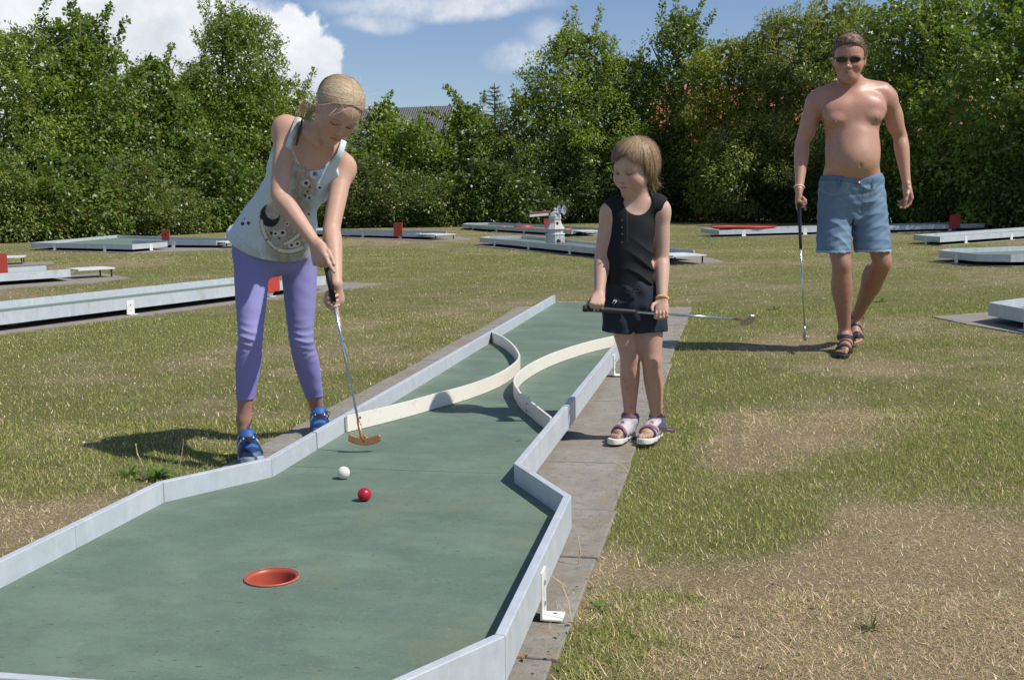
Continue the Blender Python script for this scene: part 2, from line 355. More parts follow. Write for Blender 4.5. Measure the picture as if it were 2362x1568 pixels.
def grass_patch(n, d0, d1, length, width, seg2=True, seed=1):
    rg = np.random.default_rng(seed)
    # uniform over the ground wedge the camera can see, with room at the sides
    d = np.sqrt(rg.random(n) * (d1 * d1 - d0 * d0) + d0 * d0); t = (rg.random(n) - .5) * (1.10 + 1.25 / d)
    px = CAM[0] + fw0[0] * d + rt0[0] * t * d; py = CAM[1] + fw0[1] * d + rt0[1] * t * d
    # tufts: pull blades together a little
    keep = np.ones(n, bool)
    jx = (vnoise(px, py, 5, 5) - .5) * .12 + (vnoise(px, py, 30, 8) - .5) * .05; jy = (vnoise(px, py, 9, 6) - .5) * .05
    for poly, z in SLABS: keep &= ~in_poly(px + jx, py + jy, poly)
    keep &= ~((np.abs(px) < .62) & (py < 0.05) & (py > -1.8)) & ~((np.abs(px) < .42) & (py < 6) & (py > -1))
    dr = dryness(px, py)
    px, py, d, dr = px[keep], py[keep], d[keep], dr[keep]; m = len(px)
    L_ = length * (0.45 + .9 * rg.random(m)) * (.85 + .1 * dr) * (1 + (rg.random(m) > .985) * 1.2)
    lean_b = 0; w = width * (.6 + .8 * rg.random(m)) * (1.0 - .1 * dr)
    a = rg.random(m) * 2 * math.pi + 0; a2 = a + (rg.random(m) - .5) * .7
    lean = np.clip(.85 + .42 * rg.standard_normal(m) + .75 * dr, .05, 1.52)      # radians away from upright
    ux, uy = np.cos(a) * np.sin(lean * .85), np.sin(a) * np.sin(lean * .85); uz = np.cos(lean * .85)
    vx, vy = np.cos(a2) * np.sin(np.minimum(lean * 1.12, 1.5)), np.sin(a2) * np.sin(np.minimum(lean * 1.12, 1.5)); vz = np.cos(np.minimum(lean * 1.12, 1.5))
    sa = a + math.pi / 2 + (rg.random(m) - .5) * 1.2; sx, sy = np.cos(sa) * w / 2, np.sin(sa) * w / 2
    z0 = np.full(m, -.012) + .018 * (fbm(px, py, .8, 4) - .5) * (np.abs(px) >= 1.1) - .002
    P0 = np.stack([px - sx, py - sy, z0], -1); P1 = np.stack([px + sx, py + sy, z0], -1)
    mx, my, mz = px + ux * L_ * .55, py + uy * L_ * .55, z0 + uz * L_ * .55
    tip = np.stack([mx + vx * L_ * .55, my + vy * L_ * .55, np.maximum(mz + vz * L_ * .55, z0 + .004)], -1)
    rnd = rg.random(m)
    p_dry = np.clip((dr - .5) * .85 + .46, np.interp(d, [2, 5, 10], [.24, .15, .04]), .78); isdry = rg.random(m) < p_dry
    g = GREEN_A * (1 - rnd[:, None]) + GREEN_B * rnd[:, None]; g = g * (1 - .35 * dr[:, None]) + np.array([.33, .30, .12]) * .35 * dr[:, None]
    st = BROWN * (1 - rnd[:, None]) + STRAW * rnd[:, None]; c = np.where(isdry[:, None], st, g)
    k_ = np.interp(d, [4, 14], [1, .35]); c *= (1 + k_ * (-.38 + .95 * rg.random(m) ** 1.3))[:, None]; c = c * (1 - .35 * (1 - k_[:, None])) + c.mean(0) * .35 * (1 - k_[:, None])
    if seg2:
        M0 = np.stack([mx - sx * .7, my - sy * .7, mz], -1); M1 = np.stack([mx + sx * .7, my + sy * .7, mz], -1)
        V = np.stack([P0, P1, M1, M0, tip], 1).reshape(-1, 3); b = np.arange(m)[:, None] * 5
        F = np.concatenate([b + [0, 1, 2], b + [0, 2, 3], b + [3, 2, 4]])
        return V, F, np.repeat(c, 5, 0)
    V = np.stack([P0, P1, tip], 1).reshape(-1, 3); b = np.arange(m)[:, None] * 3
    return V, b + [0, 1, 2], np.repeat(c, 3, 0)
def build_grass():
    parts = [grass_patch(195000, 1.35, 2.7, .023, .0021, False, 11), grass_patch(340000, 2.2, 5.0, .021, .0026, False, 12), grass_patch(210000, 4.6, 9.5, .023, .0044, False, 13),
             grass_patch(150000, 9.0, 20, .024, .0085, False, 14), grass_patch(90000, 18, 40, .030, .016, False, 15)]
    V = []; F = []; C = []; b = 0
    for v, f, c in parts: V.append(v); F.append(f + b); C.append(c); b += len(v)
    me = fast_mesh('grass', np.concatenate(V), np.concatenate(F), np.concatenate(C))
    tag(link('grass', me, MATS['blade']), 'short patchy lawn, partly green and partly burnt to straw', 'grass', kind='stuff')

def tuft(name, px, py, n, ln, wd, label, cat, col0, col1, seed, droop=.7):
    rg = np.random.default_rng(seed); c = atz(px, py); V = []; F = []; C = []
    for i in range(n):
        a = rg.random() * 6.28; l = ln * rg.uniform(.5, 1.1); w = wd * rg.uniform(.6, 1.2); d = np.array([math.cos(a), math.sin(a), 0]); s = np.array([-d[1], d[0], 0]); e = rg.uniform(.3, 1.2); p = c + d * .01 * rg.random() + [0, 0, -.01]
        q = []; k = 6
        for j in range(k):
            t = j / (k - 1); ww = w * math.sin(math.pi * min(.98, t * .85 + .12)) ; q += [p - s * ww / 2, p + s * ww / 2]; p = p + (d * math.sin(e) + np.array([0, 0, math.cos(e)])) * l / k; e += droop * .35
        b = len(V); V += q; F += [(b + 2 * j, b + 2 * j + 1, b + 2 * j + 3, b + 2 * j + 2) for j in range(k - 1)]; r = rg.random(); C += [np.array(col0) * (1 - r) + np.array(col1) * r] * (2 * k)
    V = np.array(V); V[:, 2] = np.maximum(V[:, 2], -.008)
    tag(link(name, fast_mesh(name, V, np.array(F), np.array(C), True), MATS['leaf']), label, cat)
def stalk(px, py, pts, label, seed, ear=True, col=(.55, .43, .24)):
    rg = np.random.default_rng(seed); c = atz(px, py); P = [c + np.array(p) for p in pts]; T = empty('dry_stalk', c, 0, label, 'grass stalk', 'dry grass stalks')
    m = MB(); m.tube(P, [.0016] * (len(P) - 1) + [.0009], 5); m.build('stem', MATS['straw'], T)
    if ear:
        V = []; F = []; e = P[-1]; d = (P[-1] - P[-2]); d /= np.linalg.norm(d); m = MB()
        for i in range(14):
            q = e - d * i * .0035; s = rg.standard_normal(3); s /= np.linalg.norm(s); m.tube([q, q + s * .0035 + d * .006], [.0011, .0004], 4)
        stuff(m.build('seed_head', MATS['straw'], T))
def lawn_extras():
    mat('straw', (.55, .43, .26), .8); mat('petal_white', (.75, .73, .66), .7); mat('petal_yellow', (.75, .50, .03), .6)
    g0, g1 = (.09, .17, .03), (.22, .32, .07)
    tuft('weed_tuft', 362, 1098, 60, .12, .011, 'large green weed tuft sprawling beside the left rail under the shadow', 'weed', g0, g1, 1)
    tuft('weed_tuft', 300, 1090, 26, .10, .009, 'smaller weed tuft just left of the large one by the left rail', 'weed', g0, g1, 2)
    tuft('weed_tuft', 2008, 1440, 26, .05, .004, 'green tuft alone on the burnt grass near the bottom right', 'weed', (.05, .10, .02), (.10, .17, .04), 3, .2)
    tuft('weed_tuft', 2030, 695, 26, .10, .014, 'low weed rosette right of the hanging putter shaft', 'weed', g0, g1, 6, .5)
    tuft('weed_tuft', 1790, 712, 26, .08, .012, 'low weed rosette beyond the held putter head', 'weed', g0, g1, 7, .5)
    tuft('weed_tuft', 1385, 1395, 30, .04, .004, 'green tuft on the slab edge by the near support bracket', 'weed', g0, g1, 8, .5)
    stalk(1320, 1440, [(0, 0, 0), (-.012, .02, .05), (-.030, .03, .088), (-.055, .03, .105)], 'pale dry stalk arching over the near support bracket', 1)
    stalk(1335, 1300, [(0, 0, 0), (.004, 0, .04), (-.003, .01, .075)], 'short dry stalk beside the slab right of the hole end', 2)
    stalk(1450, 1090, [(0, 0, .0), (-.02, .01, .02), (-.055, .02, .035)], 'dry stalk leaning over the slab in front of the sandals', 3)
    stalk(415, 1070, [(0, 0, 0), (.012, 0, .05), (.02, 0, .09)], 'thin stalk with a brown head standing in the large weed tuft', 4)
    stalk(330, 1075, [(0, 0, 0), (-.02, 0, .05), (-.03, .01, .08)], 'thin stalk leaning left from the weed tuft', 5)
    stalk(1395, 860, [(0, 0, 0), (.02, .02, .05), (.05, .03, .085)], 'dry stalk at the slab edge behind the younger child', 6)
    rg = np.random.default_rng(77); m = MB(); n = 0
    for (x0, x1, y0, y1, k) in ((0, 720, 720, 900, 50), (740, 1250, 560, 700, 25), (0, 500, 900, 1050, 8), (1560, 2362, 560, 700, 30)):
        for i in range(k):
            c = atz(rg.uniform(x0, x1), rg.uniform(y0, y1)); r = rg.uniform(.0025, .0055)
            if any(in_poly(np.array([c[0]]), np.array([c[1]]), p)[0] for p, z in SLABS): continue
            m.lathe([(0, -.002), (r, .0), (r * .9, r * .7), (0, r * 1.1)], c + [0, 0, .016], 6)
    o = m.build('clover_flowers', MATS['petal_white']); tag(o, 'tiny white clover heads dotted through the lawn', 'clover flowers', kind='stuff')
    for (x, y, lab) in ((622, 889, 'yellow dandelion head in the grass behind the older player'), (520, 1058, 'yellow dandelion lying in the older player’s shadow')):
        c = atz(x, y); m = MB(); m.lathe([(0, .0), (.010, .003), (.011, .006), (0, .009)], c + [0, 0, .014], 12); tag(m.build('dandelion', MATS['petal_yellow']), lab, 'dandelion')

def litter():
    mat('dead_leaf', (.20, .115, .06), .8, 0, noise=(60, .5, (.34, .20, .10), .15)); rg = np.random.default_rng(9); V = []; F = []
    for (x0, x1, y0, y1, k) in ((1210, 1420, 1330, 1560, 26), (1400, 2350, 1050, 1560, 22), (0, 300, 980, 1280, 12), (1480, 1640, 760, 1000, 10)):
        for i in range(k):
            c = atz(rg.uniform(x0, x1), rg.uniform(y0, y1), 0); r = rg.uniform(.005, .011); a = rg.random() * 6.28; u = np.array([math.cos(a), math.sin(a), rg.uniform(-.3, .5)]); v = np.array([-math.sin(a), math.cos(a), rg.uniform(-.2, .6)])
            if abs(c[0]) < .62: continue
            b = len(V); c = c + [0, 0, .006]; V += [c - u * r, c + v * r * .6 + [0, 0, .003], c + u * r, c - v * r * .6 + [0, 0, .004]]; F += [(b, b + 1, b + 2), (b, b + 2, b + 3)]
    me = bpy.data.meshes.new('fallen_leaves'); me.from_pydata([tuple(map(float, v)) for v in V], [], F)
    tag(link('fallen_leaves', me, MATS['dead_leaf']), 'small brown fallen leaves scattered in the turf', 'fallen leaves', kind='stuff')
# ------------------------------------------------------------------ lanes
RT_, RB_, LZ, TH = .145, .05, .083, .022     # rail top, rail bottom, playing surface, rail thickness
def offset_out(poly, t):
    """mitred outward offset of a counter-clockwise outline"""
    n = len(poly); out = []
    for i in range(n):
        p0, p1, p2 = (np.array(poly[k % n][:2], float) for k in (i - 1, i, i + 1))
        a = (p1 - p0) / np.linalg.norm(p1 - p0); b = (p2 - p1) / np.linalg.norm(p2 - p1)
        na = np.array([a[1], -a[0]]); nb = np.array([b[1], -b[0]]); m = na + nb; m /= np.linalg.norm(m); out.append(p1 + m * t / max(m @ na, .35))
    return out
def ccw(poly):
    a = sum(poly[i][0] * poly[(i + 1) % len(poly)][1] - poly[(i + 1) % len(poly)][0] * poly[i][1] for i in range(len(poly)))
    assert a > 0, 'outline must run counter-clockwise'
def plate(name, poly, mt, parent, z0=.062, z1=LZ, hole=None):
    bm = bmesh.new(); vs = [bm.verts.new((p[0], p[1], z1)) for p in poly]; es = [bm.edges.new((vs[i], vs[(i + 1) % len(vs)])) for i in range(len(vs))]
    if hole:
        hv = [bm.verts.new((hole[0] + hole[2] * math.cos(a), hole[1] + hole[2] * math.sin(a), z1)) for a in np.linspace(0, 2 * math.pi, 40, endpoint=False)]
        es += [bm.edges.new((hv[i], hv[(i + 1) % 40])) for i in range(40)]
    bmesh.ops.triangle_fill(bm, use_beauty=True, edges=es)
    r = bmesh.ops.extrude_face_region(bm, geom=list(bm.faces)); nv = [v for v in r['geom'] if isinstance(v, bmesh.types.BMVert)]
    bmesh.ops.translate(bm, verts=nv, vec=(0, 0, z0 - z1)); bmesh.ops.recalc_face_normals(bm, faces=bm.faces)
    me = bpy.data.meshes.new(name); bm.to_mesh(me); bm.free(); return link(name, me, MATS[mt] if isinstance(mt, str) else mt, parent)
def bracket(P, out, parent, h=.115, w=.055, shade='bracket_white', z0=0.0):
    """an upright plate screwed to the rail's outer face and bent to a foot on the slab"""
    out = np.array([out[0], out[1], 0.]); out /= np.linalg.norm(out); al = np.array([-out[1], out[0], 0.])
    P = np.array([P[0], P[1], 0.]) + out * (TH + .003)
    m = MB(); m.box(P + [0, 0, z0 + h / 2 + .002], out * .003, al * w / 2, [0, 0, h / 2 - .001]); m.box(P + out * .026 + [0, 0, z0 + .0045], out * .0225, al * w / 2, [0, 0, .0025])
    b = m.build('support_bracket', MATS[shade], parent, bevel=.001)
    for z in (.035, .085):
        c = P + out * .003 + [0, 0, z0 + z]; MB().tube([c, c + out * .003], .006, 8).build('bolt', MATS['steel'], b)
    return b
def curved_points(pts, n=10):
    out = []; P = [np.array(p, float) for p in pts]; P = [2 * P[0] - P[1]] + P + [2 * P[-1] - P[-2]]
    for i in range(1, len(P) - 2):
        for k in range(n):
            t = k / n; out.append(.5 * ((2 * P[i]) + (-P[i - 1] + P[i + 1]) * t + (2 * P[i - 1] - 5 * P[i] + 4 * P[i + 1] - P[i + 2]) * t * t + (-P[i - 1] + 3 * P[i] - 3 * P[i + 1] + P[i + 2]) * t ** 3))
    out.append(P[-2]); return out
def strip_wall(pts, z0, z1, th):
    """upright band along a curve"""
    m = MB(); n = len(pts); vs = []
    for i, p in enumerate(pts):
        t = pts[min(i + 1, n - 1)] - pts[max(i - 1, 0)]; t = t / np.linalg.norm(t); nn = np.array([-t[1], t[0]]) * th / 2
        for s, z in ((1, z0), (-1, z0), (-1, z1), (1, z1)): vs.append((p[0] + nn[0] * s, p[1] + nn[1] * s, z))
    fs = [(4 * i + k, 4 * i + (k + 1) % 4, 4 * i + 4 + (k + 1) % 4, 4 * i + 4 + k) for i in range(n - 1) for k in range(4)] + [(3, 2, 1, 0), (4 * n - 4, 4 * n - 3, 4 * n - 2, 4 * n - 1)]
    return m.add(vs, fs)

def main_lane():
    T = empty('minigolf_lane', (0, 2, 0), 0, 'long green minigolf lane in the foreground with two bowed cream barriers and a red cup', 'minigolf lane')
    # counter-clockwise outline of the inner rail faces, beginning at the far right end
    poly = [(-.40, 5.86), (-.40, 2.9), (-.40, .358), (-.40, .0), (-.603, -.334), (-.611, -.781), (-.622, -1.33), (-.37, -1.637), (.44, -1.637), (.623, -1.325), (.604, -.322), (.392, .038), (.400, 1.069), (.405, 3.2), (.405, 5.86)]
    off = offset_out(poly, TH)
    for i in range(len(poly) - 1):
        a, b = np.array(poly[i]), np.array(poly[i + 1]); oa, ob = off[i], off[i + 1]
        if i == 0: oa = a + np.array([-TH, 0])
        if i == len(poly) - 2: ob = b + np.array([TH, 0])
        d = (b - a) / np.linalg.norm(b - a) * .0008
        m = MB(); m.prism([a + d, b - d, ob - d, oa + d], RB_, RT_); m.build('side_rail', MATS['alu'], T, bevel=.0022)
    seam = .143; e = .001
    cup = (-.008, -.922)
    near = [(x, y) for x, y in poly[3:12]]
    near = [(-.40 + e, seam)] + [(-.40 + e, 0)] + near[1:-1] + [(.392 - e, .038), (.392 - e, seam)]
    plate('playing_surface', near, 'felt', T, hole=(*cup, .0585))
    plate('playing_surface', [(-.399, seam + .003), (.392, seam + .003), (.403, 3.0), (-.399, 3.0)], 'felt', T)
    plate('playing_surface', [(-.399, 3.003), (.404, 3.003), (.404, 5.86), (-.399, 5.86)], 'felt', T)
    m = MB(); m.prism([(-.40, 5.861), (.405, 5.861), (.405, 5.875), (-.40, 5.875)], .06, .088); m.build('end_trim', MATS['alu'], T)
    # cross beams that carry the plates
    for y in (-1.45, -.6, .2, 1.4, 2.9, 4.3, 5.6):
        w = .55 if y < -.3 else .38
        m = MB(); m.box((0, y, .032), (w, 0, 0), (0, .03, 0), (0, 0, .0295)); m.build('cross_beam', MATS['alu'], T)
    # cup
    prof = [(.0575, .0), (.0640, .0010), (.0650, .0022), (.0635, .0038), (.0600, .0034), (.0565, .002), (.0545, -.006), (.0535, -.045), (.050, -.058), (.0, -.058)]
    c = MB().lathe(prof, (cup[0], cup[1], LZ), 48); cupo = c.build('hole_cup', MATS['cup_red'], T, smooth=True)
    c2 = MB().lathe([(.0655, .0008), (.0660, .0024), (.0640, .0044), (.0622, .0042), (.0620, .0036), (.0634, .0037)], (cup[0], cup[1], LZ + .0006), 48); c2.build('cup_rim', MATS['cup_edge'], cupo, smooth=True)
    # barriers
    LB = [(-.397, 3.36), (-.376, 3.31), (-.284, 3.126), (-.167, 2.822), (-.082, 2.544), (-.026, 2.315), (-.008, 2.101), (-.015, 1.827), (-.050, 1.600), (-.102, 1.402), (-.165, 1.238), (-.241, 1.029), (-.317, .851), (-.385, .712), (-.391, .690)]
    RB = [(.400, 3.25), (.367, 3.189), (.284, 3.007), (.22, 2.823), (.164, 2.625), (.115, 2.401), (.080, 2.135), (.068, 1.907), (.076, 1.698), (.102, 1.528), (.142, 1.388), (.190, 1.237), (.278, 1.029), (.392, .763)]
    for pts, bends in ((LB, (0, -1)), (RB, (0, -1))):
        cp = curved_points(pts, 5); b = strip_wall(cp, LZ + .002, RT_ + .003, .0095).build('curved_barrier', MATS['cream'], T, smooth=True, bevel=.0012, angle=35)
        mm = MB()
        for k in bends:
            p = cp[4 if k == 0 else -8]; q = cp[5 if k == 0 else -7]; t = (q - p) / np.linalg.norm(q - p); nn = np.array([-t[1], t[0], 0])
            nn = nn if nn[1] < 0 else -nn
            for z in (LZ + .018, LZ + .047):
                c = np.array([p[0], p[1], z]) + nn * .0035; MB().tube([c, c + nn * .0035], .0042, 10).build('screw', MATS['dark'], b)
    m = MB(); m.box((.128, 1.50, LZ + .018), (.0015, .0, 0), (.004, .017, 0), (0, 0, .016)); m.box((.150, 1.497, LZ + .0032), (.020, 0, 0), (.003, .017, 0), (0, 0, .0015)); m.build('angle_plate', MATS['steel'], T)
    for (x, y, ox, oy) in ((.612, -.86, 1, 0), (.405, 2.65, 1, 0), (.405, 4.6, 1, 0), (-.4, 4.7, -1, 0), (-.4, 2.2, -1, 0), (-.61, -.7, -1, 0)): bracket((x, y), (ox, oy), T)
    # concrete slabs under it
    G = empty('concrete_path', (0, 2, 0)); tag(G, kind='structure')
    ys = [-3.0, -2.35, -1.72, -1.085, -.405, .06, .68, 1.30, 1.92, 2.54, 3.16, 3.78, 4.40, 5.02, 5.64, 6.35]
    rg = np.random.default_rng(5)
    for i in range(len(ys) - 1):
        y0, y1 = ys[i] + .004, ys[i + 1] - .004; xl = -.80 + rg.uniform(-.015, .015); xr = .702 + rg.uniform(-.008, .01); z = rg.uniform(-.002, .002)
        m = MB(); m.prism([(xl, y0), (xr, y0), (xr, y1), (xl, y1)], -.07, z - .001); m.build('slab', MATS['concrete'], G, bevel=.004)
    SLABS.append(([(-.74, -3), (.655, -3), (.655, 6.3), (-.74, 6.3)], 0))

def bg_lane(label, poly, rails, slab=None, brk=(), board=None, tee=None, scale_z=1.0, name='minigolf_lane', mat_rail='alu', beams=True):
    ccw(poly); c = np.mean(np.array(poly), 0)
    T = empty(name, (c[0], c[1], 0), 0, label, 'minigolf lane', 'minigolf lanes spread over the lawn')
    off = offset_out(poly, TH); n = len(poly)
    plate('playing_surface', [p for p in poly], 'felt_far', T)
    for i in rails:
        j = (i + 1) % n; a, b = np.array(poly[i], float), np.array(poly[j], float); d = (b - a); L_ = np.linalg.norm(d); d /= L_; nn = np.array([d[1], -d[0]])
        oa = off[i] if (i - 1) % n in rails else a + nn * TH; ob = off[j] if j in rails else b + nn * TH
        a2, b2 = a + nn * .001 + d * .001, b + nn * .001 - d * .001
        m = MB(); m.prism([a2, b2, ob - d * .001, oa + d * .001], RB_, RT_); m.build('side_rail', MATS[mat_rail], T)
        k = max(1, int(round(L_ / 1.7)))
        if L_ > .9:
            for q in range(k): bracket(a + d * L_ * (q + .5) / k, nn, T, .12, .085)
    m = MB()
    xs = np.array(poly); lo, hi = xs.min(0), xs.max(0); m.prism([(c[0] - .12, c[1] - .12), (c[0] + .12, c[1] - .12), (c[0] + .12, c[1] + .12), (c[0] - .12, c[1] + .12)], 0.001, .061); m.build('cross_beam', MATS['alu'], T)
    if slab:
        ccw(slab); m = MB(); m.prism(slab, -.06, 0.0); s = m.build('concrete_base', MATS['concrete'], None); tag(s, kind='structure')
        SLABS.append((slab, 0))
    if board:
        (p, q, lab) = board; p, q = np.array([*p, 0.]), np.array([*q, 0.]); al = (q - p) / 2; nn = np.array([al[1], -al[0], 0]); nn /= np.linalg.norm(nn)
        if nn @ fw0 > 0: nn = -nn
        m = MB(); cc = (p + q) / 2 + nn * .03; m.box(cc + [0, 0, .205], al, nn * .012, [0, 0, .155]); b = m.build('number_board', MATS['red_board'], T, bevel=.004)
        if lab: digit(lab, cc + nn * .0135 + [0, 0, .26], al / np.linalg.norm(al), .055, b)
        m = MB(); m.box(cc + [0, 0, .07] - nn * .02, al * .25, nn * .01, [0, 0, .035]); m.build('board_bracket', MATS['alu'], T)
    if tee:
        p, q, w = tee; p, q = np.array([*p, 0.]), np.array([*q, 0.]); d = (q - p) / np.linalg.norm(q - p); s = np.array([-d[1], d[0], 0])
        m = MB(); m.box((p + q) / 2 + [0, 0, .112], (q - p) / 2, s * w / 2, [0, 0, .009]); t = m.build('tee_shelf', MATS['alu_white'], T)
        for sg in (-1, 1):
            m = MB(); b = q - d * .04 + s * w * .42 * sg; m.box(b + [0, 0, .052], d * .008, s * .008, [0, 0, .0505]); m.build('shelf_leg', MATS['dark'], t)
    return T
SEGS = {'1': [((0, -1), (0, 1)), ((-.3, .6), (0, 1))], '4': [((.25, -1), (.25, 1)), ((.25, 1), (-.45, -.3)), ((-.45, -.3), (.5, -.3))], '7': [((-.4, 1), (.45, 1)), ((.45, 1), (-.1, -1))]}
def digit(ch, c, al, h, parent):
    m = MB()
    nn = np.cross(al, up0)
    for (a, b) in SEGS[ch]:
        A = c + al * a[0] * h / 2 + up0 * a[1] * h / 2; B = c + al * b[0] * h / 2 + up0 * b[1] * h / 2; d = (B - A); L_ = np.linalg.norm(d) / 2; d /= L_ * 2
        m.box((A + B) / 2, d * L_, np.cross(nn, d) * .006, nn * .0008)
    stuff(m.build('numeral', MATS['dark'], parent))

def other_lanes():
    a0 = np.array([-3.26, 8.08]); d = np.array([.303, .953]); s = np.array([-.953, .303])
    P = lambda t, u: tuple(a0 + d * t + s * u)
    # long straight lane at left; near rail runs out of the picture
    bg_lane('long straight lane behind the older player, red board at its far end', [P(-7.2, .0), P(0.0, 0.0), P(0.0, .80), P(-7.2, .80)][::1], [0, 2],
            slab=[P(-7.4, -.17), P(.85, -.17), P(.85, .95), P(-7.4, .95)], board=(P(-.98, -.03), P(-.80, -.03), None), tee=None)
    bg_lane('short straight lane at the left edge with a flat tee shelf and red board', [(-9.00, 6.0), (-7.03, 9.27), (-7.82, 9.98), (-9.8, 6.7)], [0, 2],
            slab=[(-9.0, 5.4), (-6.57, 9.03), (-6.52, 9.78), (-7.4, 10.6), (-10.0, 6.9)], board=((-7.95, 8.86), (-7.69, 9.0), None), tee=((-7.25, 9.66), (-6.97, 10.05), .42))
    bg_lane('tip of a lane with a grey tee shelf beyond the short lane at left', [(-12.2, 10.6), (-10.9, 12.1), (-11.4, 12.6), (-12.8, 11.1)], [0, 2],
            slab=[(-12.4, 10.2), (-10.13, 12.21), (-9.4, 12.57), (-9.92, 13.31), (-11.5, 12.9), (-13, 11.2)], tee=((-10.95, 12.35), (-10.1, 12.85), .5))
    bg_lane('wide angled lane by the left hedge with white inner rails and a small red board', [(-13.13, 17.5), (-10.17, 16.26), (-10.02, 17.3), (-11.3, 18.25), (-9.16, 17.75), (-9.43, 18.9), (-11.9, 20.3), (-13.6, 21.6)], [0, 1, 3, 5, 6, 7],
            slab=[(-12.9, 17.3), (-10.1, 15.95), (-8.6, 17.3), (-9.3, 19.1), (-11.5, 19.5)], board=((-10.58, 18.2), (-10.39, 18.17), '4'), tee=((-9.25, 18.2), (-8.7, 17.7), .5))
    bg_lane('low green lane in front of the middle hedge with a red board on its rail', [(-10.33, 25.0), (-9.53, 23.95), (-5.91, 21.27), (-5.60, 22.3), (-8.85, 24.5), (-9.9, 26.0)], [1, 3, 4, 5],
            slab=[(-9.0, 23.3), (-5.4, 20.3), (-4.6, 20.9), (-5.3, 22.6), (-8, 24)], board=((-6.69, 21.77), (-6.46, 21.70), None), tee=((-5.9, 21.5), (-5.25, 20.9), .55))
    bg_lane('green lane carrying the little white windmill', [(-3.86, 18.32), (-2.98, 16.98), (-.12, 12.42), (.46, 13.08), (-1.35, 15.85), (-2.46, 17.9), (-3.19, 19.14), (-3.83, 18.95)], [0, 1, 3, 4, 5, 6, 7],
            slab=[(-3.95, 18.1), (-1.2, 14.0), (.10, 12.0), (.92, 12.6), (.60, 13.9), (-2.2, 18.2)], tee=((.10, 12.75), (.45, 12.15), .5))
    bg_lane('farthest lane by the hedge with red discs and a raised trough', [(-6.67, 28.4), (-5.63, 26.57), (-2.6, 22.2), (-2.15, 23.6), (-4.92, 28.1), (-6.2, 29.7), (-6.8, 29.5)], [0, 1, 3, 4, 5, 6],
            slab=[(-5.3, 25.7), (-2.3, 21.7), (-1.5, 22.3), (-1.9, 24), (-4.5, 28)], tee=((-2.5, 22.9), (-2.15, 22.2), .5))
    bg_lane('long straight lane behind the man with a raised red ring and a red board', [(.30, 22.6), (.71, 21.26), (1.70, 21.75), (6.62, 24.2), (6.2, 25.2), (1.5, 23.25)], [0, 1, 2, 4, 5],
            slab=[(.2, 22.3), (.6, 21.2), (1.7, 21.5), (7.4, 24.2), (7.0, 25.2)], board=((5.78, 23.73), (6.02, 23.86), None), tee=((6.42, 24.72), (7.0, 24.98), .45))
    bg_lane('pale lane by the right edge running away towards the hedge', [(4.20, 17.91), (4.48, 17.03), (8.6, 22.1), (8.0, 22.9)], [0, 1, 3],
            slab=[(4.3, 17.4), (4.5, 16.9), (8.8, 22.1), (8.2, 22.9)])
    bg_lane('octagonal end of a green lane at the right edge of the photo', [(3.75, 12.59), (4.04, 11.72), (4.40, 11.57), (5.05, 11.72), (7.2, 13.8), (6.6, 14.5), (4.78, 13.45), (3.95, 13.02)], [0, 1, 2, 3, 5, 6, 7],
            slab=[(3.6, 12.6), (3.95, 11.75), (4.4, 11.45), (5.2, 11.6), (7.4, 13.8), (6.0, 14.2)])
    bg_lane('corner of a pale lane on a wide slab at the right edge beside the man', [(2.90, 5.34), (3.2, 4.35), (4.3, 4.68), (4.0, 6.6)], [0, 3],
            slab=[(2.55, 5.72), (2.72, 5.2), (3.02, 4.55), (3.25, 4.0), (4.5, 4.4), (4.2, 6.9), (3.03, 6.06)])

